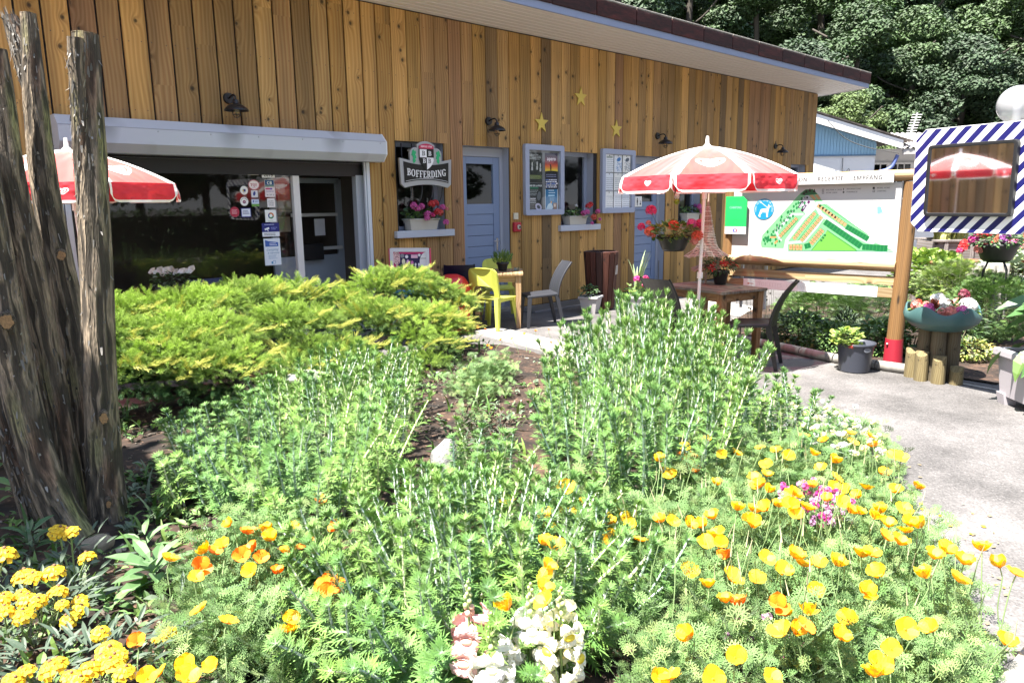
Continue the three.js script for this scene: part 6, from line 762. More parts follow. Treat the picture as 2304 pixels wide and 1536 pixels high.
// ================================================================ blue building beyond
{
  const o = at(1962, 455, 22), t = thing('blue_building', 'pale blue outbuilding with a corrugated roof beyond the end of the timber facade', 'building', V(o.x, 0, o.z), -0.757);
  const hw = 3.62, bl = M(0.30, 0.52, 0.70, 0.6), wh = M(0.78, 0.78, 0.78, 0.7); // local x to the right in view, z towards us
  const roofY = x => 3.45 - x * 0.30;
  part(t, 'wall', [ext(poly([[-7, 0], [0, 0], [0, 2.86], [-7, 2.86]]), 0.2, 0, -0.2), box(0.2, 3.0, 6, -0.1, 1.5, -3.2), box(3.6, 3.1, 0.2, 1.8, 1.55, -0.95)], wh);
  part(t, 'gable_panel', ext(poly([[-7, 2.88], [0, 2.88], [0, roofY(0) - 0.2], [-7, roofY(-7) - 0.2]]), 0.18, 0, -0.2), bl);
  const sd = []; for (let i = 0; i < 78; i++) { const x = -7 + i * 0.09; if (x > -0.05) break; const h = roofY(x) - 0.25 - 2.9; sd.push(box(0.08, h, 0.018, x + 0.045, 2.9 + h / 2, -0.008)); } part(t, 'siding', sd, bl);
  part(t, 'ledge', box(7, 0.035, 0.05, -3.5, 2.875, 0.02), M(0.12, 0.22, 0.34, 0.6));
  const bb = ext(poly([[-7, roofY(-7)], [0.62, roofY(0.62)], [0.62, roofY(0.62) - 0.24], [-7, roofY(-7) - 0.28]]), 0.03, 0, 0.30); part(t, 'barge_board', bb, wh); part(t, 'soffit', (() => { const g = new THREE.BoxGeometry(7.6, 0.02, 0.5).translate(-3.2, 0, 0.06), p = g.attributes.position; for (let i = 0; i < p.count; i++) p.setY(i, p.getY(i) + roofY(p.getX(i)) - 0.05); return g; })(), wh);
  { // corrugated roof falling towards the right, waves across z; and its eave
    const nx = 30, nz = 160, g = new THREE.PlaneGeometry(8, 7, nx, nz).rotateX(-Math.PI / 2), p = g.attributes.position; for (let i = 0; i < p.count; i++) { const x = p.getX(i) - 3.1, z = p.getZ(i) - 3.12; p.setXYZ(i, x, roofY(x) + 0.05 + 0.025 * Math.sin(z * 2 * Math.PI / 0.18), z); } g.computeVertexNormals(); const lich = ptile(131, [6, 20, 60]); const lt = dtex(256, 256, (u, v) => { const L = 0.75 + 0.5 * (lich(u, v) - 0.5); return [L, L * 0.97, L * 0.94]; }); part(t, 'roof', muv(g, 'x'), M(0.62, 0.59, 0.57, 0.9, { map: lt }));
    const g2 = new THREE.PlaneGeometry(3.2, 2.0, 140, 10).rotateX(-Math.PI / 2), q = g2.attributes.position; for (let i = 0; i < q.count; i++) { const x = q.getX(i) + 2.18, z = q.getZ(i) - 0.62; q.setXYZ(i, x, 3.16 - z * 0.28 + 0.025 * Math.sin(x * 2 * Math.PI / 0.17), z); } g2.computeVertexNormals(); part(t, 'porch_roof', muv(g2, 'x'), M(0.58, 0.55, 0.53, 0.9)); part(t, 'gutter', [rbox(3.1, 0.14, 0.1, 0.02, 2.2, 2.92, 0.3), box(3.1, 0.05, 0.12, 2.2, 2.99, 0.28)], M(0.42, 0.4, 0.39, 0.6)); }
  for (let k = 0; k < 4; k++) { const x0 = 0.12 + k * 0.72, f = part(t, 'window', [rbox(0.06, 1.5, 0.06, 0.005, x0, 1.95, -0.80), rbox(0.06, 1.5, 0.06, 0.005, x0 + 0.66, 1.95, -0.80), rbox(0.6, 0.06, 0.06, 0.005, x0 + 0.33, 2.67, -0.80), rbox(0.6, 0.06, 0.06, 0.005, x0 + 0.33, 1.62, -0.80)], wh); part(f, 'window_pane', box(0.62, 1.4, 0.01, x0 + 0.33, 1.95, -0.81), new THREE.MeshPhysicalMaterial({ color: 0x0a0d10, roughness: 0.05 })); for (const e of [0.24, 0.44]) part(f, 'glazing_bar', box(0.025, 1.4, 0.04, x0 + e, 1.95, -0.79), wh); }
  part(t, 'drain_pipe', tube([V(0.55, 2.86, 0.2), V(0.40, 2.5, 0.15), V(0.0, 2.35, 0.08), V(-0.13, 2.2, 0.06), V(-0.13, 0, 0.06)], 0.055, 8, 30), M(0.10, 0.14, 0.36, 0.5));
  part(t, 'cable', [tube([V(-1.6, 3.82, 0.38), V(-1.1, 3.35, 0.36), V(-0.5, 3.10, 0.36), V(0.5, 2.9, 0.36)], 0.012, 4, 14), tube([V(-0.95, 2.8, 0.03), V(-0.92, 2.35, 0.03), V(-0.75, 2.5, 0.03), V(-0.68, 1.6, 0.03)], 0.01, 4, 14)], M(0.08, 0.08, 0.08, 0.8));
  const an = at(2050, 292, 22.2).sub(t.position); const lx = an.x * 0.727 + an.z * 0.6865, lz = -an.x * 0.6865 + an.z * 0.727; const A = thing('roof_antenna', 'small white comb-shaped aerial on the corrugated roof', 'antenna', V(t.position.x + an.x, an.y - 0.2, t.position.z + an.z), -0.757); const rods = []; for (let i = 0; i < 8; i++) rods.push(rod(V(-0.13 + i * 0.02, 0.1 + i * 0.075, 0), V(0.15 + i * 0.02, 0.1 + i * 0.075, 0), 0.012)); part(A, 'elements', rods, M(0.7, 0.7, 0.72, 0.4)); part(A, 'boom', [rod(V(0, 0.05, 0), V(0.16, 0.68, 0), 0.02), rod(V(0, -0.4, 0), V(0.05, 0.3, -0.03), 0.02)], M(0.6, 0.6, 0.62, 0.4));
}
// ================================================================ wooded hillside
{
  const g = new THREE.PlaneGeometry(240, 130, 60, 40).rotateX(-Math.PI / 2), p = g.attributes.position; const Rt = V(0.7271, 0, 0.6865);
  for (let i = 0; i < p.count; i++) { const a = p.getX(i), f = 92 - p.getZ(i); const x = -8.77 + Rt.x * a + FW.x * f, z = 8.29 + Rt.z * a + FW.z * f; p.setXYZ(i, x, hillY(f, a), z); } g.computeVertexNormals(); struct('hillside', muv(g, 'x'), M(0.035, 0.045, 0.018, 0.95));
}
function hillY(f, a) { return f < 30 ? -0.4 : (f - 30) * 0.42 - 0.4 + 0.8 * fbm(a * 0.05, f * 0.05) * clamp((f - 30) / 10); }
function crownGeo(seed, n, H, Rr, lo = 0.16) {
  const r = rng(seed), tb = new TB(), blobs = []; for (let i = 0; i < 58; i++) { const y = r(), a = r() * 6.28, q = Math.sqrt(r()) * Math.sin(Math.PI * clamp(0.12 + y * 0.86)) ** 0.7; blobs.push([V(Math.cos(a) * q * Rr, H * (lo + (0.96 - lo) * y), Math.sin(a) * q * Rr), Rr * (0.20 + 0.16 * r()), 0.8 + 0.4 * r()]); }
  for (let i = 0; i < n; i++) { const [c, R, tone] = blobs[Math.floor(r() * blobs.length)]; let d; do { d = V(jit(r, 1), jit(r, 1), jit(r, 1)); } while (d.lengthSq() > 1); d.normalize(); const k = R * (0.65 + 0.4 * r()), p = V(c.x + d.x * k, c.y + d.y * k * 0.62 - 0.1 * R * d.x * d.x, c.z + d.z * k); const s = 0.07 + 0.085 * r(); const nn = d.clone().multiplyScalar(0.5).add(V(jit(r, 0.8), 0.7, jit(r, 0.8))).normalize(); const u = nn.clone().cross(V(jit(r, 1), jit(r, 1), jit(r, 1))).normalize(), v = nn.clone().cross(u); const t = tone * (0.7 + 0.6 * r()), K = [t, t, t * (0.85 + 0.2 * r())]; const A = p.clone().addScaledVector(u, -s), B = p.clone().addScaledVector(v, s * 0.6).addScaledVector(nn, -s * 0.2), C = p.clone().addScaledVector(u, s), D = p.clone().addScaledVector(v, -s * 0.6).addScaledVector(nn, -s * 0.2); tb.tri(A, B, C, K); tb.tri(A, C, D, K); }
  return tb.geo();
}
function trunkLimbs(seed, H, Rr) { const r = rng(seed), g = []; g.push(tube([V(0, -0.6, 0), V(jit(r, 0.1), H * 0.25, jit(r, 0.1)), V(jit(r, 0.3), H * 0.6, jit(r, 0.3)), V(jit(r, 0.4), H * 0.9, jit(r, 0.4))], 0.17, 8, 10)); for (let i = 0; i < 9; i++) { const y = H * (0.25 + 0.07 * i), a = r() * 6.28; g.push(tube([V(0, y, 0), V(Math.cos(a) * Rr * 0.4, y + 0.6, Math.sin(a) * Rr * 0.4), V(Math.cos(a) * Rr * 0.8, y + 1.0 + r(), Math.sin(a) * Rr * 0.8)], 0.06, 5, 6)); } return merge(g); }
const treeProto = [0, 1, 2].map(i => ({ H: [13, 15, 11][i], g: crownGeo(200 + i, 34000, [13, 15, 11][i], [3.4, 3.7, 3.6][i]), t: trunkLimbs(210 + i, [13, 15, 11][i], 3.2) }));
const crownM = [[0.038, 0.083, 0.020], [0.053, 0.107, 0.025], [0.028, 0.064, 0.021], [0.041, 0.080, 0.037], [0.085, 0.138, 0.029]].map(c => leafM(0.65, 0.25, { color: new THREE.Color().setRGB(c[0], c[1], c[2]) })), trunkM = M(0.07, 0.06, 0.05, 0.95);
function tree(p, kind, tone, s, turn, label, group) { const t = thing('tree', label, 'tree', p, turn, group), q = treeProto[kind]; part(t, 'crown', q.g, crownM[tone]); part(t, 'trunk', q.t, trunkM); t.scale.setScalar(s); return t; }
{
  const r = rng(77); const G = 'broadleaf trees on the wooded slope behind the buildings', Lb = 'leafy green tree in the dense wood on the slope behind the buildings';
  const ORD = n => ['first', 'second', 'third', 'fourth', 'fifth', 'sixth', 'seventh', 'eighth', 'ninth', 'tenth', 'eleventh', 'twelfth'][n];
  const rows = [[32, 1300, 2640, 125, 0.72], [38, 1080, 2700, 150, 0.85], [45, 1000, 2640, 165, 0.95], [54, 1100, 2600, 190, 1.0]];
  for (const [f, a, b, st, sc] of rows) for (let px = a, k = 0; px < b; px += st) { const ff = f + jit(r, 2), q = at(px + jit(r, 30), 455, ff); if (f === 32 && px < 1750) continue; tree(V(q.x, hillY(ff, (px - 1152) / 1680 * ff) - 0.2, q.z), Math.floor(r() * 3), Math.floor(r() * 5), sc * (0.9 + 0.25 * r()), r() * 6.3, `${ORD(k++)} tree from the left in the ${{ 32: 'front', 38: 'second', 45: 'third', 54: 'highest' }[f]} row of the wooded slope`, G); }
  const e = at(1900, 455, 27.5); tree(V(e.x, -0.1, e.z), 2, 4, 0.50, 1, 'brighter young tree just above the end of the timber roof');
  // beyond the left edge and behind us: trees and a clipped hedge, seen again in the shop window
  treeProto.push({ g: crownGeo(204, 4200, 4.5, 1.15, 0.42), t: trunkLimbs(215, 5.2, 0.9) });
  tree(V(-9.95, 0, 3.75), 3, 0, 1, 2, 'small garden tree just left of the pruned trunks shading them');
  for (const [i, [x, z, k, sc]] of [[9, 15, 0, 0.9], [14, 21, 1, 0.95], [20, 13, 0, 0.9], [5, 27, 1, 1], [24, 24, 0, 1], [29, 16, 1, 0.95], [-27, 22, 1, 0.95], [34, 8, 0, 0.9]].entries()) tree(V(x, 0, z), k, 2, sc, x, `${ORD(i)} of the tall trees across the yard, unseen and added to darken door glass`, 'trees across the yard');  // unseen trees, added so the door panes reflect dark crowns instead of bright sky
  tree(V(-18, 0, 19), 0, 2, 0.9, 1, 'tree behind us reflected at the left of the shop window'); tree(V(-9, 0, 23), 1, 2, 0.9, 4, 'tree behind us reflected in the middle of the shop window'); tree(V(0.5, 0, 22), 0, 0, 0.9, 5, 'tree behind us reflected at the right of the shop window');
  const h = thing('hedge', 'clipped green hedge behind us reflected in the shop window', 'hedge', V(-6, 0, 17)); const L = []; for (let i = 0; i < 9000; i++) { const c = [GR.mid, GR.dark][i % 2], v = 0.7 + 0.6 * r(); L.push([leafM4(V(jit(r, 16), 0.05 + 1.5 * r(), jit(r, 0.45)), V(jit(r, 1), r(), jit(r, 1)), 0.16, jit(r, 1)), c[0] * v, c[1] * v, c[2] * v]); } inst(h, 'foliage', gOvate, LEAF, L); part(h, 'hedge_core', box(31, 1.35, 0.5, 0, 0.68, 0), M(0.015, 0.02, 0.01, 1));
}
// ================================================================ pruned multi-stem tree on the left
{
  const base = at(205, 1150, 3.55), t = thing('pruned_tree', 'cluster of bare pruned trunks with peeling brown bark at the left', 'tree', V(base.x, 0, base.z)); const o = t.position;
  const stub = M(0.50, 0.30, 0.15, 0.85, { map: concT }), cutM = M(0.55, 0.44, 0.32, 0.85), flakeM = M(0.30, 0.27, 0.25, 0.9, { map: barkT });
  function trunk(list, seed, ends) { // list of [px, py, f, radius]
    const pts = list.map(l => at(l[0], l[1], l[2]).sub(o)), c = new THREE.CatmullRomCurve3(pts), n = 90, m = 34, L = c.getLength(), r = rng(seed), pos = [], uv = [], idx = [];
    const rad = list.map(l => l[3]), RAD = u => { const x = u * (rad.length - 1), i = Math.min(rad.length - 2, Math.floor(x)); return lerp(rad[i], rad[i + 1], x - i); };
    for (let i = 0; i <= n; i++) { const u = i / n, p = c.getPoint(u), d = c.getTangent(u), ax = V(1, 0, 0).cross(d).normalize(), ay = d.clone().cross(ax); for (let j = 0; j <= m; j++) { const a = j / m * 2 * Math.PI, y = u * L; const fl = 0.13 * noise.noise(Math.cos(a) * 1.3 + seed, y * 0.8, Math.sin(a) * 1.3) + 0.09 * noise.noise(Math.cos(a) * 4, y * 1.6 + seed, Math.sin(a) * 4) + 0.06 * noise.noise(Math.cos(a) * 11, y * 5, Math.sin(a) * 11 + seed); const k = RAD(u) * (1 + fl + 0.35 * Math.max(0, 0.08 - u) / 0.08 * (0.5 + noise.noise(Math.cos(a) * 2, seed, Math.sin(a) * 2))); const q = p.clone().addScaledVector(ax, Math.cos(a) * k).addScaledVector(ay, Math.sin(a) * k); pos.push(q.x, q.y, q.z); uv.push(j / m * 1.0, y * 0.55); } }
    for (let i = 0; i < n; i++) for (let j = 0; j < m; j++) { const a = i * (m + 1) + j, b = a + m + 1; idx.push(a, a + 1, b, b, a + 1, b + 1); }
    const g = new THREE.BufferGeometry(); g.setAttribute('position', new THREE.Float32BufferAttribute(pos, 3)); g.setAttribute('uv', new THREE.Float32BufferAttribute(uv, 2)); g.setIndex(idx); g.computeVertexNormals();
    const tr = part(t, 'trunk', g, barkM);
    // strips of loose bark
    const tb = new TB(); for (let i = 0; i < 320; i++) { const u = r() * 0.985, p = c.getPoint(u), d = c.getTangent(u), ax = V(1, 0, 0).cross(d).normalize(), ay = d.clone().cross(ax), a = r() * 6.28, nrm = ax.clone().multiplyScalar(Math.cos(a)).addScaledVector(ay, Math.sin(a)), tg = nrm.clone().cross(d), k = RAD(u) * 1.0, w = 0.0015 + 0.0045 * r(), l = 0.012 + 0.05 * r() ** 2, s = r() < 0.5 ? 1 : -1, lift = 0.003 + 0.016 * r() ** 3; const q0 = p.clone().addScaledVector(nrm, k * 0.98), q1 = q0.clone().addScaledVector(d, s * l * 0.5).addScaledVector(nrm, lift * 0.4), q2 = q0.clone().addScaledVector(d, s * l).addScaledVector(nrm, lift); const L0 = 0.10 + 0.42 * r() ** 1.5, K = [L0, L0 * 0.93, L0 * 0.85]; const W = (q, f) => [q.clone().addScaledVector(tg, w * f), q.clone().addScaledVector(tg, -w * f)]; const [a0, b0] = W(q0, 1), [a1, b1] = W(q1, 0.9), [a2, b2] = W(q2, 0.4); tb.quad(a0, b0, b1, a1, K); tb.quad(a1, b1, b2, a2, K); }
    part(tr, 'loose_bark', tb.geo(), M(0.55, 0.55, 0.55, 0.9, { vertexColors: true }), 'stuff');
    // sawn top, jagged
    const e = c.getPoint(1), d = c.getTangent(1); const cap = new THREE.CircleGeometry(RAD(1) * 1.02, 20).applyQuaternion(new THREE.Quaternion().setFromUnitVectors(V(0, 0, 1), d)).translate(e.x, e.y - 0.004, e.z); part(tr, 'sawn_top', cap, cutM);
    return { c, RAD, tr };
  }
  function knot(tr, px, py, f, rx, ry) { const p = at(px, py, f).sub(o), n = camera.position.clone().sub(at(px, py, f)).setY(0).normalize(); const q = new THREE.Quaternion().setFromUnitVectors(V(0, 0, 1), n); part(tr, 'cut_branch_stub', merge([cyl(1, 1.12, 0.05, 18).rotateX(Math.PI / 2).scale(rx, ry, 1)]).applyQuaternion(q).translate(p.x, p.y, p.z), barkM); const cf = new THREE.CircleGeometry(1, 22), cp = cf.attributes.position; for (let i = 1; i < cp.count; i++) { const k = 0.86 + 0.3 * noise.noise(cp.getX(i) * 2 + px, cp.getY(i) * 2, py); cp.setXY(i, cp.getX(i) * k, cp.getY(i) * k); } part(tr, 'cut_face', cf.scale(rx * 0.92, ry * 0.92, 1).translate(0, 0, 0.028).applyQuaternion(q).translate(p.x, p.y, p.z), stub); }
  const A = trunk([[250, 1225, 3.46, 0.094], [236, 1060, 3.5, 0.079], [226, 860, 3.52, 0.074], [213, 560, 3.54, 0.069], [203, 330, 3.56, 0.062], [190, 75, 3.58, 0.055]], 3); knot(A.tr, 232, 938, 3.405, 0.022, 0.031); knot(A.tr, 243, 1130, 3.36, 0.014, 0.022);
  const A2 = trunk([[192, 560, 3.52, 0.025], [182, 330, 3.52, 0.038], [168, 84, 3.50, 0.034]], 13);
  const B = trunk([[215, 1190, 3.62, 0.084], [185, 900, 3.70, 0.077], [150, 690, 3.74, 0.072], [105, 450, 3.76, 0.062], [80, 230, 3.78, 0.052], [62, 30, 3.80, 0.035]], 5); knot(B.tr, 137, 574, 3.62, 0.022, 0.028); knot(B.tr, 192, 872, 3.60, 0.012, 0.010);
  trunk([[82, 260, 3.8, 0.029], [45, 120, 3.8, 0.038], [22, 38, 3.82, 0.034]], 15); 
  const C = trunk([[165, 1180, 3.5, 0.071], [140, 980, 3.52, 0.055], [105, 800, 3.54, 0.055], [66, 610, 3.56, 0.060], [28, 430, 3.58, 0.064], [4, 260, 3.6, 0.059], [-14, 110, 3.6, 0.050]], 7);
  const D = trunk([[160, 1215, 3.30, 0.088], [95, 1060, 3.32, 0.079], [45, 880, 3.34, 0.077], [16, 720, 3.36, 0.074], [-12, 560, 3.38, 0.069], [-45, 330, 3.4, 0.059]], 9); knot(D.tr, 14, 722, 3.265, 0.032, 0.040);
  trunk([[84, 1190, 3.42, 0.055], [48, 1085, 3.44, 0.046], [12, 980, 3.46, 0.044], [-25, 850, 3.5, 0.04]], 11);
}
{ const c = gp(222, 1235, 0.12), t = thing('field_stone', 'small beige stone lying at the foot of the pruned trunks', 'stone', V(c.x, bedH(c.x, c.z), c.z)); const g = new THREE.IcosahedronGeometry(0.055, 3), p = g.attributes.position; for (let i = 0; i < p.count; i++) { const v = V(p.getX(i), p.getY(i), p.getZ(i)), k = 1 + 0.25 * noise.noise(v.x * 22, v.y * 22, v.z * 22); p.setXYZ(i, v.x * k * 1.2, v.y * k * 0.8 + 0.02, v.z * k); } g.computeVertexNormals(); part(t, 'stone', g, M(0.42, 0.36, 0.28, 0.9, { map: concT })); }
{ const c = gp(1008, 1075, 0.12), t = thing('grey_rock', 'rough pale grey rock standing between the left and right mugwort clumps', 'rock', V(c.x, bedH(c.x, c.z) - 0.02, c.z)); const g = new THREE.IcosahedronGeometry(0.12, 4), p = g.attributes.position; for (let i = 0; i < p.count; i++) { const v = V(p.getX(i), p.getY(i), p.getZ(i)), k = 1 + 0.5 * fbm(v.x * 12, v.y * 12, v.z * 12, 3); p.setXYZ(i, v.x * k * 0.8, v.y * k * 1.15 + 0.08, v.z * k * 0.7); } g.computeVertexNormals(); part(t, 'rock', g, M(0.40, 0.41, 0.43, 0.9, { map: concT, bumpMap: concT, bumpScale: 0.02 })); }

// ================================================================ golden spreading juniper
{
  const c0 = at(620, 760, 6.3), t = thing('golden_juniper', 'wide low golden-green juniper bush spreading in front of the shop window', 'juniper', V(c0.x, 0, c0.z)); const o = t.position, r = rng(303);
  // spray: a feathery twig along +z
  const mk = s => { const q = rng(s), tb = new TB(), tw = (a, b, w, k, k2) => { const d = b.clone().sub(a), n = d.clone().cross(V(0, 1, 0.2)).normalize().multiplyScalar(w), m2 = d.clone().cross(n).normalize().multiplyScalar(w); tb.tri(a.clone().add(n), a.clone().sub(n), b, k, k, k2); tb.tri(a.clone().add(m2), a.clone().sub(m2), b, k, k, k2); }; const I = [0.42, 0.55, 0.34], Mx = [0.85, 0.9, 0.7], Tp = [1.25, 1.2, 0.95]; const main = u => V(0.06 * Math.sin(u * 3 + s), -0.16 * u * u + 0.05 * u, u); for (let i = 0; i < 6; i++) tw(main(i / 6), main((i + 1.2) / 6), 0.028, i < 2 ? I : Mx, Tp); for (let i = 0; i < 20; i++) { const u = 0.06 + 0.88 * i / 19, a = main(u), sd = i % 2 ? 1 : -1, l = (0.30 + 0.2 * q()) * (1.1 - 0.6 * u), ph = i * 2.4 + jit(q, 0.5), d = V(Math.cos(ph) * (0.7 + 0.3 * q()), Math.sin(ph) * 0.75 + 0.12, 0.7).normalize(), b = a.clone().addScaledVector(d, l); tw(a, b, 0.021, Mx, Tp); for (let k = 0; k < 2; k++) { const e = a.clone().lerp(b, 0.35 + 0.35 * k); tw(e, e.clone().addScaledVector(V(d.x * 0.5 + jit(q, 0.5), jit(q, 0.6), 0.9).normalize(), l * 0.45), 0.021, Mx, Tp); } } return tb.geo(); };
  const sprays = [mk(1), mk(2), mk(3)], lists = [[], [], []];
  // pads of foliage: px, py (top centre of pad), f, radius, height
  const pads = [[205, 690, 5.5, .30, .2], [260, 672, 5.6, .34, .22], [330, 668, 5.8, .36, .24], [410, 668, 6.0, .36, .24], [470, 655, 6.2, .34, .24], [540, 632, 6.6, .34, .26], [600, 634, 6.9, .36, .26], [660, 638, 7.1, .34, .24], [720, 648, 7.2, .34, .24], [780, 650, 7.3, .34, .24], [830, 622, 7.5, .30, .26], [872, 604, 7.7, .32, .28], [930, 614, 7.8, .34, .26], [985, 632, 7.9, .34, .24], [1030, 655, 7.9, .26, .2],
    [240, 720, 5.2, .32, .24], [318, 730, 5.3, .30, .26], [390, 722, 5.5, .36, .26], [470, 716, 5.7, .36, .26], [630, 694, 6.3, .36, .26], [700, 706, 6.5, .36, .26], [840, 676, 7.0, .36, .28], [910, 676, 7.2, .36, .26], [980, 694, 7.3, .30, .24], [1022, 706, 7.4, .2, .18],
    [270, 780, 5.0, .30, .24], [350, 782, 5.1, .32, .26], [440, 770, 5.3, .36, .30], [520, 778, 5.4, .34, .28], [690, 756, 6.1, .34, .26], [760, 752, 6.3, .36, .26], [930, 744, 6.8, .34, .26], [985, 752, 7.0, .24, .22], [480, 800, 5.25, .34, .26], [660, 806, 5.6, .22, .15], [695, 812, 5.7, .22, .14], [800, 800, 6.0, .32, .24], [880, 796, 6.3, .34, .26], [955, 800, 6.6, .28, .22], [150, 720, 5.1, .28, .2], [90, 740, 4.95, .30, .24], [40, 740, 4.9, .3, .24]];
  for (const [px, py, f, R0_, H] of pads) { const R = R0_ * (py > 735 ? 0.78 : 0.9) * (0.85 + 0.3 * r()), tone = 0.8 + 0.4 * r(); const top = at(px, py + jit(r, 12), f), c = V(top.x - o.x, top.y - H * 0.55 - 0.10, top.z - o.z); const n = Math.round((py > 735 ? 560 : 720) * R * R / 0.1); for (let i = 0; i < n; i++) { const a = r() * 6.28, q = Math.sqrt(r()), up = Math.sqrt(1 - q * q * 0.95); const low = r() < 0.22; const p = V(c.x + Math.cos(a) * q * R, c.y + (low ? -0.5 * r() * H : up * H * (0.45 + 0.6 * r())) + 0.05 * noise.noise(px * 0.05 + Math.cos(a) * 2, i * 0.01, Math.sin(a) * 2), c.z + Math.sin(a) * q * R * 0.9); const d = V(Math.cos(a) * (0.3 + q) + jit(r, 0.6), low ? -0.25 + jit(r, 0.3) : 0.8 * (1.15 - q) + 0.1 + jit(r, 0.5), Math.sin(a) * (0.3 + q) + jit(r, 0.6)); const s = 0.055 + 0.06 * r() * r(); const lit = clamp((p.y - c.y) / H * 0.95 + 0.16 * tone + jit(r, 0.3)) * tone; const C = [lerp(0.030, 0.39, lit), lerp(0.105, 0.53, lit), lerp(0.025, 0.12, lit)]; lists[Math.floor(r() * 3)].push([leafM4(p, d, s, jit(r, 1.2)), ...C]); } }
  // long arching shoots that stick out
  for (let i = 0; i < 560; i++) { const [px, py, f, R, H] = pads[Math.floor(r() * 36)], top = at(px, py, f), a = r() * 6.28; const p = V(top.x - o.x + Math.cos(a) * R * 0.7, top.y - 0.08 - H * 0.3 * r(), top.z - o.z + Math.sin(a) * R * 0.7); const s = 0.14 + 0.16 * r() * r(); lists[Math.floor(r() * 3)].push([leafM4(p, V(Math.cos(a) + 0.3, 0.45 + jit(r, 0.5), Math.sin(a)), [s * 0.45, s * 0.45, s], jit(r, 1)), 0.60, 0.60, 0.20]); }
  sprays.forEach((g, i) => inst(t, 'foliage', g, leafM(0.7, 0.2), lists[i]));
  // dark bare limbs underneath, one propped low across the front
  const limb = (l, r0) => { const pts = l.map(([x, y, f]) => at(x, y, f).sub(o)); return tube(pts, r0, 8, 24); }; const lm = M(0.11, 0.09, 0.075, 0.95, { map: barkT });
  part(t, 'branch', limb([[640, 940, 5.2], [545, 868, 5.3], [470, 838, 5.4], [360, 842, 5.4], [250, 850, 5.2]], 0.05), lm); part(t, 'branch', limb([[520, 905, 5.3], [420, 880, 5.3], [280, 886, 5.0], [200, 880, 4.9]], 0.032), lm); part(t, 'branch', limb([[640, 950, 5.2], [720, 860, 5.9], [820, 790, 6.5], [930, 740, 7.2]], 0.05), lm); part(t, 'branch', limb([[560, 880, 5.3], [520, 800, 5.6], [520, 700, 6.0]], 0.04), lm); part(t, 'branch', limb([[430, 880, 5.3], [455, 960, 5.2], [480, 1020, 5.1]], 0.02), lm);
  part(t, 'supporting_stone', (() => { const q = at(690, 838, 5.4).sub(o); const g = new THREE.IcosahedronGeometry(0.12, 3), p = g.attributes.position; for (let i = 0; i < p.count; i++) { const k = 1 + 0.3 * noise.noise(p.getX(i) * 9, p.getY(i) * 9, p.getZ(i) * 9); p.setXYZ(i, p.getX(i) * k * 1.4, p.getY(i) * k * 0.45, p.getZ(i) * k); } g.computeVertexNormals(); return g.translate(q.x, q.y - 0.04, q.z); })(), M(0.45, 0.46, 0.44, 0.9, { map: concT }));
}

// ================================================================ mugwort clumps
function mugShoot(seed) { // about one metre tall along +y
  const r = rng(seed), tb = new TB(), st = [0.80, 0.84, 0.80], bend = V(jit(r, 0.10), 0, jit(r, 0.10)), ax = u => V(bend.x * u * u, u, bend.z * u * u), rs = u => 0.0105 * (1 - 0.68 * u);
  for (let i = 0; i < 6; i++) for (let k = 0; k < 4; k++) { const u = i / 6, v = (i + 1) / 6, a = k * Math.PI / 2, b = a + Math.PI / 2, P = (w, c) => ax(w).add(V(Math.cos(c) * rs(w), 0, Math.sin(c) * rs(w))); tb.quad(P(u, a), P(u, b), P(v, b), P(v, a), st); }
  const leaf = (u, a, L, el, droop) => { // pinnate lobed leaf with pointed segments
    const o = ax(u), h = V(Math.cos(a), 0, Math.sin(a)), sd = V(-Math.sin(a), 0, Math.cos(a)), P = (t, w, lift = 0) => o.clone().addScaledVector(h, L * t * Math.cos(el)).addScaledVector(sd, L * w).add(V(0, L * (t * Math.sin(el) - droop * t * t) + lift * L, 0)); const v = 0.75 + 0.5 * r(), g = [0.088 * v, 0.195 * v, 0.036 * v], g2 = [0.165 * v, 0.30 * v, 0.064 * v], pl = [0.24 * v, 0.34 * v, 0.18 * v];
    tb.quad(P(0, -0.035), P(0, 0.035), P(0.55, 0.055), P(0.55, -0.055), pl, g); tb.tri(P(0.55, -0.065), P(0.55, 0.065), P(1.04, 0), g, g, g2);
    for (const s of [-1, 1]) { tb.tri(P(0.14, s * 0.03), P(0.27, s * 0.04), P(0.40, s * 0.25, 0.06), g, g, g2); tb.tri(P(0.32, s * 0.04), P(0.46, s * 0.05), P(0.64, s * 0.29, 0.06), g, g, g2); tb.tri(P(0.50, s * 0.045), P(0.63, s * 0.05), P(0.86, s * 0.24, 0.04), g, g, g2); }
  };
  const n = 34; for (let i = 0; i < n; i++) { const u = 0.12 + 0.86 * Math.pow(i / n, 0.85), a = i * 2.39996 + jit(r, 0.3); leaf(u, a, lerp(0.135, 0.085, u) * (0.7 + 0.6 * r()), lerp(0.50, 1.15, u * u) + jit(r, 0.3), 0.30 * (1 - u)); if (i % 2) leaf(u + 0.006, a + 0.7, lerp(0.09, 0.05, u), 0.9, 0.05); }
  for (let i = 0; i < 9; i++) leaf(0.965 + 0.003 * i, i * 2.39996, 0.075, 1.05 + jit(r, 0.15), 0);
  return tb.geo();
}
const shoots = [1, 2, 3, 4, 5].map(mugShoot), mugM = [leafM(0.7, 0.16), leafM(0.7, 0.16, { color: new THREE.Color().setRGB(0.85, 0.95, 0.9) }), leafM(0.7, 0.16, { color: new THREE.Color().setRGB(1.15, 1.08, 0.8) })];
const SNAP = [[1052, 1400], [1104, 1470], [1193, 1420], [1262, 1430], [1080, 1480]].map(p => gp(p[0], p[1], 0.45));
const taken = []; // where mugwort stands, so that low plants keep clear
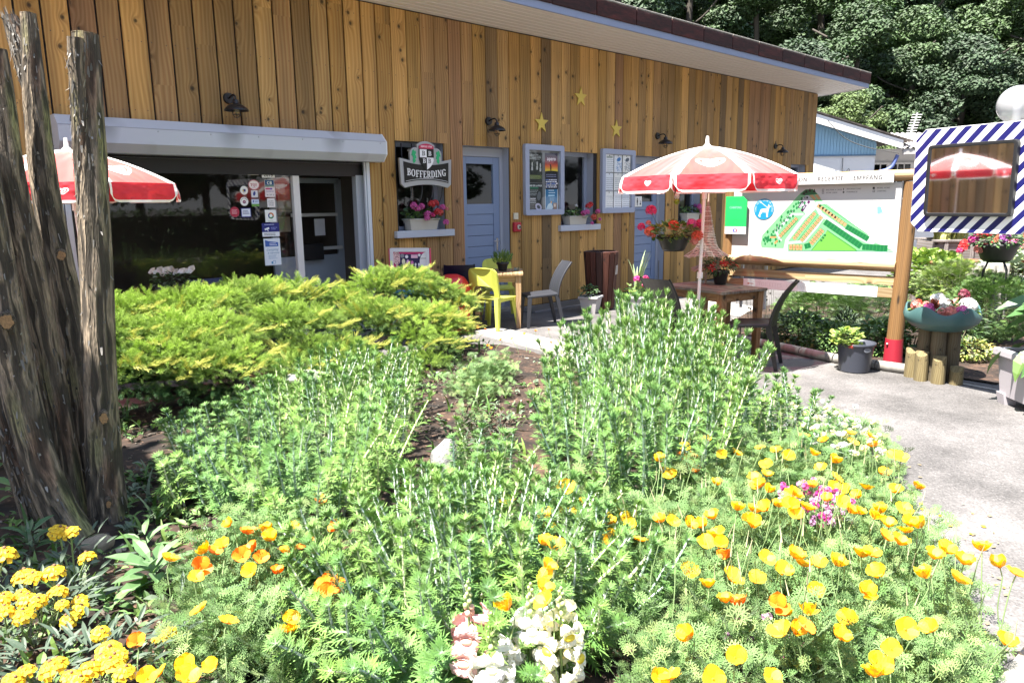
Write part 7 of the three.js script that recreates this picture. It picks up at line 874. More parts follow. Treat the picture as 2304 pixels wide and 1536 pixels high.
function mugwort(label, poly2, n, h0, h1, seed, splay = 0.5, hf = null) { // poly in world x,z
  let cx = 0, cz = 0; poly2.forEach(p => { cx += p[0] / poly2.length; cz += p[1] / poly2.length; });
  const t = thing('mugwort_clump', label, 'mugwort', V(cx, 0, cz)), r = rng(seed); let xs = poly2.map(p => p[0]), zs = poly2.map(p => p[1]), k = 0, guard = 0; const pts = []; taken.push(poly2);
  const R = Math.max(...poly2.map(p => Math.hypot(p[0] - cx, p[1] - cz)));
  while (k < n && guard++ < 20000) { const x = lerp(Math.min(...xs), Math.max(...xs), r()), z = lerp(Math.min(...zs), Math.max(...zs), r()); if (!inPoly(poly2, x, z)) continue; if (SNAP.some(p => Math.hypot(p.x - x, p.z - z) < 0.12) && seed === 403) continue; const md = guard < 8000 ? 0.065 : 0.045; if (pts.some(p => Math.hypot(p[0] - x, p[1] - z) < md)) continue; pts.push([x, z]); const e = edgeDist(poly2, x, z); const h = (hf ? hf(x, z) : 1) * lerp(h0, h1, clamp(e / 0.45)) * (0.78 + 0.40 * r()); const m = part(t, 'shoot', shoots[Math.floor(r() * 5)], mugM[Math.floor(r() * 3)]); m.position.set(x - cx, bedH(x, z) - 0.01, z - cz); const dx = (x - cx) / R, dz = (z - cz) / R; const sw = 0.8 * (0.7 + 0.5 * r()); m.scale.set(sw, h, sw); m.rotation.set(dz * splay + jit(r, 0.2), r() * 6.28, -dx * splay + jit(r, 0.2), 'XZY'); k++; }
  return t;
}
const wpoly = L => L.map(([x, y, h]) => { const p = gp(x, y, h ?? 0.1); return [p.x, p.z]; });
mugwort('tall silvery green mugwort clump on the left below the juniper', wpoly([[410, 1180], [640, 1225], [820, 1180], [890, 1090], [915, 970], [890, 890], [760, 890], [540, 980], [400, 1060]]), 225, 0.50, 0.68, 401, 0.55, (x, z) => { const a = (x + 8.77) * 0.727 + (z - 8.29) * 0.6865; return lerp(0.62, 1.12, clamp((a + 1.6) / 1.2)); });
mugwort('tallest mugwort clump on the right in front of the parasol pole', wpoly([[1260, 1150], [1440, 1185], [1620, 1120], [1690, 990], [1640, 880], [1450, 830], [1310, 880], [1240, 960], [1240, 1060]]), 270, 0.54, 0.78, 402, 0.52);
mugwort('low mugwort clump in the near middle behind the white snapdragons', wpoly([[700, 1530], [960, 1620], [1260, 1560], [1420, 1420], [1330, 1270], [1120, 1230], [900, 1240], [720, 1340]]), 205, 0.34, 0.50, 403, 0.6);
mugwort('thin mugwort shoots at the right beside the white and yellow alyssum', wpoly([[1680, 1060], [1800, 1080], [1880, 1010], [1800, 930], [1690, 950]]), 34, 0.36, 0.48, 404, 0.35);
mugwort('small mugwort group between the grey rock and the near clump', wpoly([[1010, 1170], [1130, 1160], [1160, 1090], [1060, 1080]]), 20, 0.30, 0.40, 405, 0.3);

// ================================================================ feathery poppy foliage
function poppyLeaf() { // three times divided leaf of thin blunt segments, along +z
  const tb = new TB(), seg = (a, d, l, w) => { const n = d.clone().cross(V(0, 1, 0.1)).normalize().multiplyScalar(w), b = a.clone().addScaledVector(d, l); tb.quad(a.clone().sub(n.clone().multiplyScalar(0.6)), a.clone().add(n.clone().multiplyScalar(0.6)), b.clone().add(n), b.clone().sub(n), W8, W1); return b; };
  const f = (x, y, z) => V(x, y, z).normalize(); const e = seg(V(0, 0, 0), f(0, 0.12, 1), 0.42, 0.018);
  for (const [a, d, l] of [[V(0, 0.03, 0.25), f(-0.8, 0.2, 0.7), 0.3], [V(0, 0.03, 0.25), f(0.8, 0.2, 0.7), 0.3], [e, f(0, -0.05, 1), 0.22], [e, f(-0.6, 0.05, 0.8), 0.2], [e, f(0.6, 0.05, 0.8), 0.2]]) { const b = seg(a, d, l, 0.016); for (const s of [-0.75, 0, 0.75]) { const q = d.clone().applyAxisAngle(V(0, 1, 0), s); q.y += 0.1; seg(b, q, 0.17, 0.019); } const m = a.clone().lerp(b, 0.55); for (const s of [-0.9, 0.9]) seg(m, d.clone().applyAxisAngle(V(0, 1, 0), s), 0.15, 0.018); }
  return tb.geo();
}
{
  const r = rng(501), list = [], g2 = poppyLeaf(); const areas = [[wpoly([[1340, 1250], [1530, 1120], [1760, 1060], [1960, 1080], [2060, 1190], [2150, 1330], [2200, 1470], [2240, 1640], [1500, 1640], [1330, 1480]]), 15500], [wpoly([[430, 1330], [560, 1250], [720, 1270], [740, 1420], [700, 1600], [420, 1600], [400, 1450]]), 3800], [wpoly([[1180, 1260], [1250, 1160], [1420, 1200], [1460, 1330], [1300, 1420]]), 2400], [wpoly([[1060, 1000], [1130, 900], [1190, 860], [1100, 830], [1020, 900]]), 1100], [wpoly([[1840, 1090], [1990, 1075], [2010, 1000], [1900, 960], [1800, 1000]]), 1800]];
  for (const [P, n] of areas) { const xs = P.map(p => p[0]), zs = P.map(p => p[1]); let k = 0, gd = 0; const tuft = []; for (let i = 0; i < n / 34; i++) { let x, z; do { x = lerp(Math.min(...xs), Math.max(...xs), r()); z = lerp(Math.min(...zs), Math.max(...zs), r()); } while (!inPoly(P, x, z) && gd++ < 90000); tuft.push([x, z, 0.7 + 0.6 * r()]); } while (k < n) { const [tx, tz, ts] = tuft[Math.floor(r() * tuft.length)]; const a = r() * 6.28, q = 0.085 * Math.sqrt(r()), x = tx + Math.cos(a) * q, z = tz + Math.sin(a) * q; const el = 0.4 + 0.9 * r(), d = V(Math.cos(a + jit(r, 0.6)), el, Math.sin(a + jit(r, 0.6))); const v = 0.7 + 0.6 * r(); const c = r() < 0.5 ? [0.165, 0.275, 0.088] : r() < 0.7 ? [0.12, 0.235, 0.066] : [0.26, 0.345, 0.12]; list.push([leafM4(V(x, bedH(x, z) + 0.01 + 0.19 * r() * r() * ts + 0.03 * r(), z), d, (0.05 + 0.05 * r()) * ts, jit(r, 0.8)), c[0] * v, c[1] * v, c[2] * v]); k++; } }
  const m = inst(scene, 'poppy_foliage', g2, leafM(0.75, 0.28), list); tag(m, 'feathery grey-green poppy foliage covering the ground of the flower bed', 'poppy leaves');
}
// ================================================================ poppies
function petalGeo(open, seed) { // one petal along +z, cup axis +y ; open 0 closed .. 1 flat
  const r = rng(seed), nu = 5, nv = 4, tb = new TB(); const F = (i, j) => { const t = i / nu, s = (j / nv - 0.5) * 2; const el = lerp(1.25, 0.28, open) - t * 0.25 * (1 - open); const wid = Math.sin(Math.PI * Math.min(1, 0.12 + t * 0.62)) * (1 - 0.12 * t) * 0.92; const rad = t * (1 - 0.10 * s * s * t); const y = rad * Math.sin(el) + 0.05 * Math.sin(s * 4 + seed) * t * t - s * s * 0.0, z = rad * Math.cos(el); const cup = s * s * 0.22 * (1 - open * 0.4) * t; return V(s * wid * 0.64 * (t < 0.02 ? 0.2 : 1), y + cup, z - cup * 0.5); };
  for (let i = 0; i < nu; i++) for (let j = 0; j < nv; j++) { const k = i < 2 ? [1.02, 0.78, 0.75] : [1, 1, 1], k2 = i < 1 ? [1.02, 0.8, 0.8] : [1, 1, 1]; tb.quad(F(i, j), F(i, j + 1), F(i + 1, j + 1), F(i + 1, j), k, k2); }
  let g = tb.geo(); g = mergeVertices(g, 1e-4); g.deleteAttribute('normal'); g.computeVertexNormals(); return g;
}
const petals = [petalGeo(0.9, 1), petalGeo(0.65, 2), petalGeo(0.4, 3), petalGeo(0.15, 4)];
const popM = { y: petM(0.90, 0.575, 0.004), g: petM(0.90, 0.48, 0.004), o: petM(0.88, 0.27, 0.004) }, cenM = M(0.55, 0.25, 0.02, 0.8), stalkM = M(0.24, 0.34, 0.14, 0.7);
const popGroups = {}; let popN = 0;
function poppy(px, py, h, tone, size, label, group) {
  const r = rng(popN * 13 + 7); popN++; const p = gp(px, py, h); const gx = p.x + jit(r, 0.07), gz = p.z + jit(r, 0.07), gy = Math.max(bedH(gx, gz), 0);
  const t = thing('poppy', label, 'poppy', V(gx, gy, gz), 0, group); const head = V(p.x - gx, p.y - gy, p.z - gz);
  const kk = r(), k = kk < 0.1 ? 0 : kk < 0.48 ? 1 : kk < 0.84 ? 2 : 3, R = size * (0.036 + 0.011 * r()) * (k === 3 ? 1.1 : 1); const ax = V(jit(r, 0.6) - 0.15, 1, jit(r, 0.6) + 0.12).normalize(), q = new THREE.Quaternion().setFromUnitVectors(V(0, 1, 0), ax), yaw = r() * 6.28;
  const m = tone === 'o' ? popM.o : r() < 0.75 ? popM.y : popM.g;
  for (let i = 0; i < 4; i++) { const a = part(t, 'petal', petals[(k + (i === 2 && r() < 0.3 ? 1 : 0)) % 4], m); a.quaternion.copy(q).multiply(new THREE.Quaternion().setFromAxisAngle(V(0, 1, 0), yaw + i * Math.PI / 2 + jit(r, 0.15))); a.position.copy(head); const s = R * (0.92 + 0.18 * r()); a.scale.set(s * (i % 2 ? 1 : 1.08), s, s); }
  const c = part(t, 'flower_centre', new THREE.ConeGeometry(R * 0.16, R * 0.4, 7).translate(0, R * 0.22, 0), cenM); c.position.copy(head); c.quaternion.copy(q);
  const mid = head.clone().multiplyScalar(0.55).add(V(jit(r, 0.02), 0, jit(r, 0.02))); part(t, 'stem', tube([V(0, -0.02, 0), mid, head.clone().addScaledVector(ax, -0.03), head.clone().addScaledVector(ax, 0.004)], 0.0022, 5, 10), stalkM);
  return t;
}
const S = s => s.trim().split(/\s+/).map(a => a.split(',')).map(a => [+a[0], +a[1], a[2] || 'y']);
const popSets = [
  ['yellow poppy in the upper row in front of the right mugwort clump', 'yellow poppies below the right mugwort clump', 0.36, S('1593,992 1542,1008 1626,1026 1655,1022 1711,1010 1748,1017 1772,1029 1830,1024 1725,1049 1727,1071 1614,1091 1699,1080 1711,1096 1727,1107 1829,1096 1785,1114 1512,1073 1486,1039 1494,1067 1489,1175')],
  ['orange poppy half hidden among grey leaves at the foot of the right mugwort clump', 'orange poppies at the foot of the right mugwort clump', 0.30, S('1535,1031,o 1558,1027,o 1570,1061,o 1553,1052,o')],
  ['yellow poppy beside the white alyssum at the asphalt edge', 'yellow poppies around the white alyssum', 0.30, S('1853,994 1809,985 1914,977 1919,997 1967,1006 1957,983 1874,1040 1848,1056 1881,1077 1876,1101 1885,1042 1950,1101 1932,1118 1898,1104')],
  ['small yellow poppy hanging out over the grey asphalt at the upper right', 'yellow poppies hanging over the asphalt', 0.26, S('2012,1026 2028,1032 1991,1070 2064,1099 2017,1108 2035,1147')],
  ['yellow poppy in the dense patch around the pink flowers', 'yellow poppies around the pink flowers', 0.38, S('1894,1133 1912,1153 1933,1156 1982,1154 1966,1167 2000,1185 1991,1211 2039,1199 2042,1179 2023,1224 1781,1141 1753,1141 1723,1147 1791,1161 1816,1147 1784,1116 1862,1127 1697,1153 1687,1173 1694,1184 1659,1148 1606,1167 1939,1254 1962,1251 1722,1259 1762,1287 1787,1255 1809,1275 1844,1275 1881,1272')],
  ['yellow poppy on a tall stalk standing over the asphalt at the right edge', 'yellow poppies on tall stalks at the right edge', 0.40, S('2073,1186 2084,1301 2101,1256 2129,1243 2169,1269 2158,1310 2210,1240 2251,1277 2287,1294')],
  ['yellow poppy in the middle of the right poppy field left of the pink flowers', 'yellow poppies in the middle of the right field', 0.36, S('1512,1177 1550,1184 1578,1186 1619,1206 1587,1225 1622,1228 1605,1212 1550,1286 1644,1303 1706,1306 1594,1322 1634,1356 1834,1334 1977,1294 1949,1336')],
  ['orange poppy in the middle of the right poppy field', 'orange poppies in the right field', 0.34, S('1631,1259,o 1666,1362,o 1750,1362,o 1808,1409,o')],
  ['yellow poppy low in the near right poppy field', 'yellow poppies in the near right field', 0.34, S('1767,1387 1821,1384 1761,1427 1789,1424 1886,1434 1912,1402 1893,1436 2037,1417 2097,1421 2007,1462 1970,1500 1970,1524 1553,1435 1655,1481 1605,1529 1486,1528 1511,1529 1735,1528')],
  ['yellow poppy between the near and the right mugwort clumps', 'yellow poppies between the mugwort clumps', 0.33, S('1227,1159 1252,1156 1230,1189 1289,1157 1311,1137 1364,1179 1405,1172 1419,1182 1367,1226 1375,1207 1438,1217 1300,1240')],
  ['yellow poppy in the row above the white snapdragons', 'yellow poppies above the snapdragons', 0.46, S('1227,1226 1250,1237 1230,1279 1232,1297 1145,1370 1222,1330 1230,1358')],
  ['orange poppy in the bunch right of the pruned trunks', 'orange poppies right of the pruned trunks', 0.35, S('558,1202,o 545,1254,o 569,1240,o 586,1257,o 688,1229,o 622,1291,o 449,1282,o 480,1246,o')],
  ['yellow poppy in the bunch right of the pruned trunks', 'yellow poppies right of the pruned trunks', 0.37, S('517,1182 599,1197 608,1216 661,1188 463,1243 501,1231 381,1263 440,1304 565,1288 647,1245')],
  ['orange-yellow poppy among the left side of the near mugwort clump', 'orange poppies among the near mugwort', 0.38, S('758,1188,o 729,1320,o 742,1312,o 761,1320,o 735,1338,o')],
  ['yellow poppy low at the bottom left of the picture', 'yellow poppies at the bottom left', 0.34, S('451,1374 511,1402 654,1395 647,1424 413,1500 480,1504 357,1521 420,1534 330,1530')],
  ['tiny orange poppy far back beside the yellow chair and the pale edging', 'small orange poppies by the pale edging', 0.22, S('1075,738,o 1092,742,o 1062,748,o 1127,765,o 1152,763,o 1180,752,o 1235,742,o 1105,784,o 1240,772,o 1098,778,o 1045,832,o 1205,745,o')],
];
const ORDW = ['first', 'second', 'third', 'fourth', 'fifth', 'sixth', 'seventh', 'eighth', 'ninth', 'tenth', 'eleventh', 'twelfth', 'thirteenth', 'fourteenth', 'fifteenth', 'sixteenth', 'seventeenth', 'eighteenth', 'nineteenth', 'twentieth', ...['first', 'second', 'third', 'fourth', 'fifth', 'sixth', 'seventh', 'eighth', 'ninth'].map(a => 'twenty-' + a), 'thirtieth', 'thirty-first', 'thirty-second', 'thirty-third'];
for (const [l, g, h, L] of popSets) { L.sort((a, b) => a[0] - b[0]); for (const [i, [x, y, tn]] of L.entries()) poppy(x, y, h * (g.includes('pale edging') ? 1 : 0.92 + 0.16 * R0()), tn, g.includes('pale edging') ? 0.55 : 0.95, `${ORDW[i]} from the left of the ${g}`, g); }
poppy(1273, 1098, 0.36, 'y', 1.05, 'yellow poppy standing alone in front of the bare soil between the clumps'); poppy(1141, 1134, 0.42, 'y', 1.1, 'yellow poppy standing alone above the near mugwort clump'); poppy(2266, 1449, 0.28, 'y', 1.0, 'yellow poppy lying out over the asphalt near the lower right corner'); poppy(308, 1448, 0.30, 'o', 1.0, 'single orange poppy on bare soil at the lower left'); poppy(715, 1127, 0.30, 'o', 0.9, 'orange-red poppy alone at the foot of the left mugwort clump');
{ // slim seed pods and bud caps among the poppies
  const r = rng(520), st = [], pods = []; const A = wpoly([[1340, 1300], [1530, 1140], [1760, 1080], [1960, 1100], [2150, 1330], [2230, 1560], [1500, 1600]]); const xs = A.map(p => p[0]), zs = A.map(p => p[1]); let k = 0; while (k < 170) { const x = lerp(Math.min(...xs), Math.max(...xs), r()), z = lerp(Math.min(...zs), Math.max(...zs), r()); if (!inPoly(A, x, z)) continue; k++; const h = 0.18 + 0.22 * r(), y = bedH(x, z), a = V(x, y, z), b = V(x + jit(r, 0.10), y + h, z + jit(r, 0.10)); st.push(tube([a, a.clone().lerp(b, 0.5).add(V(jit(r, 0.02), 0.02, jit(r, 0.02))), b], 0.0018, 4, 5)); if (k % 2) pods.push(rod(b, b.clone().add(V(jit(r, 0.02), 0.04 + 0.03 * r(), jit(r, 0.02))), 0.003, 0.0008, 5)); }
  const t = thing('poppy_stalks', 'thin pale stalks and pointed seed pods among the right poppies', 'poppy stalks'); t.userData.kind = 'stuff'; part(t, 'stalks', st, stalkM, 'stuff'); part(t, 'seed_pods', pods, M(0.42, 0.40, 0.24, 0.7), 'stuff');
}
{ const r = rng(530), tb = new TB(); let k = 0; while (k < 70) { const q = gp(1720 + r() * 560, 980 + r() * 560, 0); if (inPoly(BED, q.x, q.z) || edgeDist(BED, q.x, q.z) > 0.5) continue; k++; const s = 0.006 + 0.012 * r(), a = r() * 6.28, u = V(Math.cos(a), 0.15, Math.sin(a)).multiplyScalar(s), v = V(-Math.sin(a), 0.1, Math.cos(a)).multiplyScalar(s * 0.7), p = V(q.x, 0.008, q.z), c = r() < 0.4 ? [0.75, 0.4, 0.02] : [0.2, 0.15, 0.09]; tb.quad(p.clone().sub(u), p.clone().add(v), p.clone().add(u), p.clone().sub(v), c); } const m = part(scene, 'fallen_petals', tb.geo(), M(1, 1, 1, 0.8, { vertexColors: true }), 'stuff'); tag(m, 'fallen petals and dry leaf bits on the asphalt beside the bed', 'petals'); }
// ================================================================ wallflowers at the left
{
  const head = (() => { const r = rng(9), tb = new TB(); for (let i = 0; i < 17; i++) { const y = 1 - 1.25 * i / 17, a = i * 2.39996, s = Math.sqrt(Math.max(0, 1 - y * y)); const c = V(Math.cos(a) * s, y * 0.7, Math.sin(a) * s).multiplyScalar(0.034), d = V(Math.cos(a) * s, y + 0.4, Math.sin(a) * s).normalize(), u = d.clone().cross(V(0.3, 1, 0.2)).normalize(), v = d.clone().cross(u); for (let k = 0; k < 4; k++) { const b = k * 1.571 + r(), e = 0.62, L = 0.0185, A = c.clone().addScaledVector(u, Math.cos(b - e) * L).addScaledVector(v, Math.sin(b - e) * L), B = c.clone().addScaledVector(u, Math.cos(b + e) * L).addScaledVector(v, Math.sin(b + e) * L), C = c.clone().addScaledVector(u, Math.cos(b) * L * 1.25).addScaledVector(v, Math.sin(b) * L * 1.25); const q = 0.85 + 0.25 * r(); tb.tri(c, A, C, [0.8 * q, 0.6 * q, q], [q, q, q], [q, q, q]); tb.tri(c, C, B, [0.8 * q, 0.6 * q, q], [q, q, q], [q, q, q]); } } return tb.geo(); })();
  const ym = petM(0.86, 0.62, 0.010), bud = M(0.16, 0.09, 0.05, 0.8);
  function wallflower(label, px, py, list, nl, seed) { const c = gp(px, py, 0.1), y0 = bedH(c.x, c.z), t = thing('wallflower', label, 'wallflower', V(c.x, y0, c.z)), r = rng(seed), L = []; for (let i = 0; i < nl; i++) { const a = r() * 6.28, q = 0.22 * Math.sqrt(r()), h = 0.02 + 0.16 * r(); L.push([leafM4(V(Math.cos(a) * q, h, Math.sin(a) * q), V(Math.cos(a), 0.5 + jit(r, 0.6), Math.sin(a)), 0.05 + 0.04 * r(), jit(r, 0.6)), 0.06, 0.10, 0.06]); } inst(t, 'foliage', gNarrow, LEAF, L); for (const [x, y, s, h] of list) { const p = gp(x, y, h ?? 0.32).sub(t.position); const m = part(t, 'flower_head', head, ym); m.position.copy(p); m.scale.setScalar((s || 1) * (0.72 + 0.2 * r())); m.rotation.set(jit(r, 0.4), r() * 6, jit(r, 0.4)); part(m, 'bud_tip', new THREE.IcosahedronGeometry(0.007, 1).translate(0, 0.028, 0), bud); const f = V(p.x * 0.4 + jit(r, 0.03), 0.0, p.z * 0.4 + jit(r, 0.03)); part(t, 'stem', tube([f, f.clone().lerp(p, 0.6).add(V(jit(r, 0.02), 0, jit(r, 0.02))), p], 0.0032, 5, 7), stalkM); const lv = []; for (let k = 0; k < 9; k++) { const e = f.clone().lerp(p, 0.3 + 0.07 * k), a = k * 2.4; lv.push(rod(e, e.clone().add(V(Math.cos(a) * 0.022, 0.018, Math.sin(a) * 0.022)), 0.0016, 0.0008, 4)); } part(t, 'seed_pods', lv, stalkM); } return t; }
  wallflower('yellow wallflower directly in front of the pruned trunks', 165, 1330, [[132, 1196, 1.1, .40], [158, 1198, 1.0, .40], [195, 1254, 1.05, .36], [178, 1352, 0.9, .28], [182, 1368, 0.8, .27], [155, 1393, 0.95, .26]], 60, 1);
  wallflower('yellow wallflower with many heads at the left edge', 85, 1440, [[55, 1297, 1.1, .36], [75, 1300, 0.9, .36], [121, 1288, 1.1, .36], [130, 1332, 1.0, .33], [48, 1338, 0.8, .33], [62, 1350, 1.1, .33], [85, 1352, 0.9, .33], [52, 1384, 1.0, .31], [139, 1360, 0.7, .31]], 150, 2);
  wallflower('yellow wallflower cut off by the left edge of the picture', 0, 1440, [[8, 1250, 1.2, .38], [8, 1346, 0.9, .34], [8, 1377, 0.9, .33]], 90, 3);
  wallflower('yellow wallflower at the bottom between the orange poppy and the corner', 225, 1560, [[226, 1424, 0.9, .33], [245, 1466, 1.1, .34], [262, 1478, 1.0, .34], [232, 1488, 1.0, .34], [250, 1496, 1.0, .34], [205, 1506, 1.0, .34], [280, 1512, 1.0, .34], [160, 1524, 0.9, .33], [180, 1530, 0.9, .33]], 110, 4);
  wallflower('yellow wallflower in the bottom left corner', 70, 1590, [[118, 1503, 1.05, .32], [128, 1494, 0.9, .32], [55, 1513, 0.9, .31], [30, 1532, 0.9, .31]], 110, 5);
  wallflower('single-headed yellow wallflower on bare soil at the lower left', 368, 1500, [[362, 1436, 0.9, .24], [376, 1424, 0.8, .25]], 16, 6);
  wallflower('small yellow wallflower beside the weathered table in the right mugwort', 1620, 830, [[1592, 766, 1.0, .30], [1622, 776, 1.0, .30], [1640, 794, 1.0, .28], [1640, 806, 0.9, .27]], 20, 7);
}
// ================================================================ snapdragons in front
{
  const lobe = (r0, l) => { const g = new THREE.SphereGeometry(1, 9, 7); g.scale(r0, r0 * 0.75, l); return g; };
  function blossom(seed, yc) { // two-lipped flower of ruffled lobes facing +z
    const r = rng(seed), tb = new TB(), w = [1, 1, 1], in_ = [0.97, 0.97, 0.88];
    const tubeN = 9, ring = (z, rad, sq) => k => { const a = k / tubeN * 2 * Math.PI; return V(Math.cos(a) * rad, Math.sin(a) * rad * sq, z); };
    const R = [[0, 0.003, 1], [0.006, 0.008, 0.95], [0.016, 0.0105, 0.9], [0.026, 0.0115, 0.85], [0.031, 0.011, 0.7]].map(q => ring(...q)); for (let i = 0; i < 4; i++) for (let k = 0; k < tubeN; k++) tb.quad(R[i](k), R[i](k + 1), R[i + 1](k + 1), R[i + 1](k), in_, in_);
    const lobe = (o, dir, up, L, W, kc) => { const side = dir.clone().cross(up).normalize(), n = 5, m = 6, F = (i, j) => { const t = i / n, s = (j / m - 0.5) * 2, wd = W * Math.sin(Math.PI * (0.18 + 0.62 * t)), ruf = 0.0028 * t * t * Math.sin(s * 7 + seed * 2 + i); return o.clone().addScaledVector(dir, L * t * (1 - 0.18 * s * s * t)).addScaledVector(side, s * wd).addScaledVector(up, 0.007 * Math.sin(t * 2.6) - 0.010 * t * t + ruf); }; for (let i = 0; i < n; i++) for (let j = 0; j < m; j++) tb.quad(F(i, j), F(i, j + 1), F(i + 1, j + 1), F(i + 1, j), i < 1 ? kc : w, w); };
    for (const s of [-1, 1]) lobe(V(s * 0.005, 0.006, 0.026), V(s * 0.42, 0.86, 0.10 + jit(r, 0.2)).normalize(), V(0, -0.1, 1).normalize(), 0.024, 0.0135, in_);
    for (const s of [-1, 0, 1]) lobe(V(s * 0.006, -0.005, 0.029), V(s * 0.75, -0.72, 0.38 + jit(r, 0.2)).normalize(), V(0, 0.5, 0.9).normalize(), 0.022, 0.0125, yc);
    const g = new THREE.SphereGeometry(0.0095, 10, 8).scale(1.25, 0.75, 0.75).translate(0, -0.003, 0.0305), n = g.attributes.position.count, c = new Float32Array(n * 3); for (let i = 0; i < n; i++) c.set(yc, i * 3); g.setAttribute('color', new THREE.BufferAttribute(c, 3)); return merge([tb.geo(), g]);
  }
  const bl0 = [1, 2, 3].map(i => blossom(i, [1, 0.97, 0.72])), bl1 = [4, 5, 6].map(i => blossom(i, [1, 0.82, 0.06])), budG = new THREE.SphereGeometry(0.0075, 8, 6).scale(1, 1.2, 1); const wm = leafM(0.5, 0.25, { color: new THREE.Color().setRGB(0.88, 0.88, 0.83) }), pk = leafM(0.5, 0.2, { color: new THREE.Color().setRGB(0.82, 0.50, 0.50) }), bm = M(0.42, 0.50, 0.20, 0.6), pb = M(0.66, 0.40, 0.30, 0.6);
  function snap(label, px, pyTop, pyFl, pyBot, h, m, bud, seed, nb, bl = bl0) { const top = gp(px, pyTop, h), d = camera.position.distanceTo(top), hv = d / 1600; const y0 = bedH(top.x, top.z), t = thing('snapdragon', label, 'snapdragon', V(top.x, y0, top.z)), r = rng(seed), H = top.y - y0; const hf = H - (pyFl - pyTop) * hv * 1.12, hb = Math.max(0.08, H - (pyBot - pyTop) * hv * 1.12); part(t, 'stem', tube([V(jit(r, 0.02), -0.02, jit(r, 0.02)), V(0, H * 0.5, 0), V(0, H, 0)], 0.0045, 6, 10), stalkM); let nn = nb; for (let i = 0; i < nn; i++) { const y = lerp(hf, hb, (i + 0.5) / nn) + jit(r, 0.008), a = i * 2.3 + jit(r, 0.5), s = 1.5 + 0.55 * i / nn; const f = part(t, 'blossom', bl[i % 3], m); f.position.set(Math.cos(a) * 0.008, y, Math.sin(a) * 0.008); f.rotation.set(0.12 + jit(r, 0.2), Math.PI / 2 - a, 0, 'YXZ'); f.scale.setScalar(s); } for (let i = 0; i < 15; i++) { const u = i / 15, y = lerp(hf + 0.004, H + 0.004, u), a = i * 2.4, b = part(t, 'bud', budG, u < 0.25 && bud ? bud : bm); b.position.set(Math.cos(a) * lerp(0.013, 0.003, u), y, Math.sin(a) * lerp(0.013, 0.003, u)); b.scale.setScalar(lerp(1.2, 0.55, u)); } const L = []; for (let i = 0; i < 26; i++) { const a = r() * 6.28; L.push([leafM4(V(0, hb * r(), 0), V(Math.cos(a), 0.5, Math.sin(a)), 0.05 + 0.03 * r()), 0.10, 0.22, 0.05]); } inst(t, 'foliage', gNarrow, LEAF, L); return t; }
  snap('pale pink snapdragon spike, leftmost of the four in front', 1052, 1305, 1375, 1480, 0.55, pk, pb, 1, 7); snap('small white snapdragon spike low in front of the pink one', 1104, 1375, 1450, 1590, 0.50, wm, null, 2, 9); snap('full white snapdragon spike left of the yellowish one', 1193, 1310, 1372, 1500, 0.53, wm, null, 3, 11); snap('white snapdragon spike with yellow lips, rightmost of the four', 1262, 1320, 1376, 1510, 0.53, leafM(0.5, 0.2, { color: new THREE.Color().setRGB(0.88, 0.87, 0.68) }), null, 4, 11, bl1);
}
// ================================================================ small flowers and weeds
function cushion(name, label, cat, P, n, h, cols, flCols, nf, seed, fs) { const r = rng(seed), xs = P.map(p => p[0]), zs = P.map(p => p[1]); let cx = 0, cz = 0; P.forEach(p => { cx += p[0] / P.length; cz += p[1] / P.length; }); const t = thing(name, label, cat, V(cx, 0, cz)), L = [], F = {}; const pick = () => { let x, z; do { x = lerp(Math.min(...xs), Math.max(...xs), r()); z = lerp(Math.min(...zs), Math.max(...zs), r()); } while (!inPoly(P, x, z)); return [x, z]; };
  for (let i = 0; i < n; i++) { const [x, z] = pick(), c = cols[Math.floor(r() * cols.length)], v = 0.7 + 0.6 * r(); L.push([leafM4(V(x - cx, bedH(x, z) + h * r(), z - cz), V(jit(r, 1), 0.7 * r() + 0.2, jit(r, 1)), 0.04 + 0.03 * r(), jit(r, 0.6)), c[0] * v, c[1] * v, c[2] * v]); } inst(t, 'foliage', gNarrow, LEAF, L);
  const fl = flowerHead(seed, 9, 0.013, 0.011), st = []; for (let i = 0; i < nf; i++) { const [x, z] = pick(), y = bedH(x, z) + h * (0.85 + 0.5 * r()); const m = part(t, 'blossom', fl, FM[flCols[Math.floor(r() * flCols.length)]]); m.position.set(x - cx, y, z - cz); m.rotation.y = r() * 6; m.scale.setScalar(fs * (0.8 + 0.5 * r())); st.push(rod(V(x - cx + jit(r, 0.03), bedH(x, z), z - cz + jit(r, 0.03)), V(x - cx, y, z - cz), 0.0016, 0.001, 4)); } part(t, 'flower_stalks', st, stalkM, 'stuff'); return t; }
FM.cream = petM(0.86, 0.84, 0.42); FM.mauve = petM(0.70, 0.35, 0.62);
cushion('pink_flower_patch', 'patch of small magenta and white flowers among the right poppies', 'flowers', wpoly([[1745, 1250], [1840, 1280], [1915, 1255], [1905, 1210], [1820, 1190], [1755, 1200]]), 300, 0.20, [GR.grey, GR.mid], ['magenta', 'mauve', 'mauve', 'magenta', 'pink'], 85, 601, 0.75);
cushion('alyssum_plant', 'loose plant with white and pale yellow flower tufts at the asphalt edge', 'flowers', wpoly([[1790, 1050], [1900, 1100], [1990, 1080], [1960, 990], [1850, 950], [1770, 960]]), 520, 0.22, [GR.grey, GR.mid, GR.lite], ['white', 'cream', 'cream', 'white'], 90, 602, 0.85);
cushion('mauve_flower_patch', 'few tiny mauve flowers on bare soil at the bottom right of centre', 'flowers', wpoly([[1620, 1500], [1800, 1540], [1860, 1480], [1720, 1430]]), 90, 0.08, [GR.grey, GR.mid], ['mauve', 'pink'], 12, 603, 0.8);
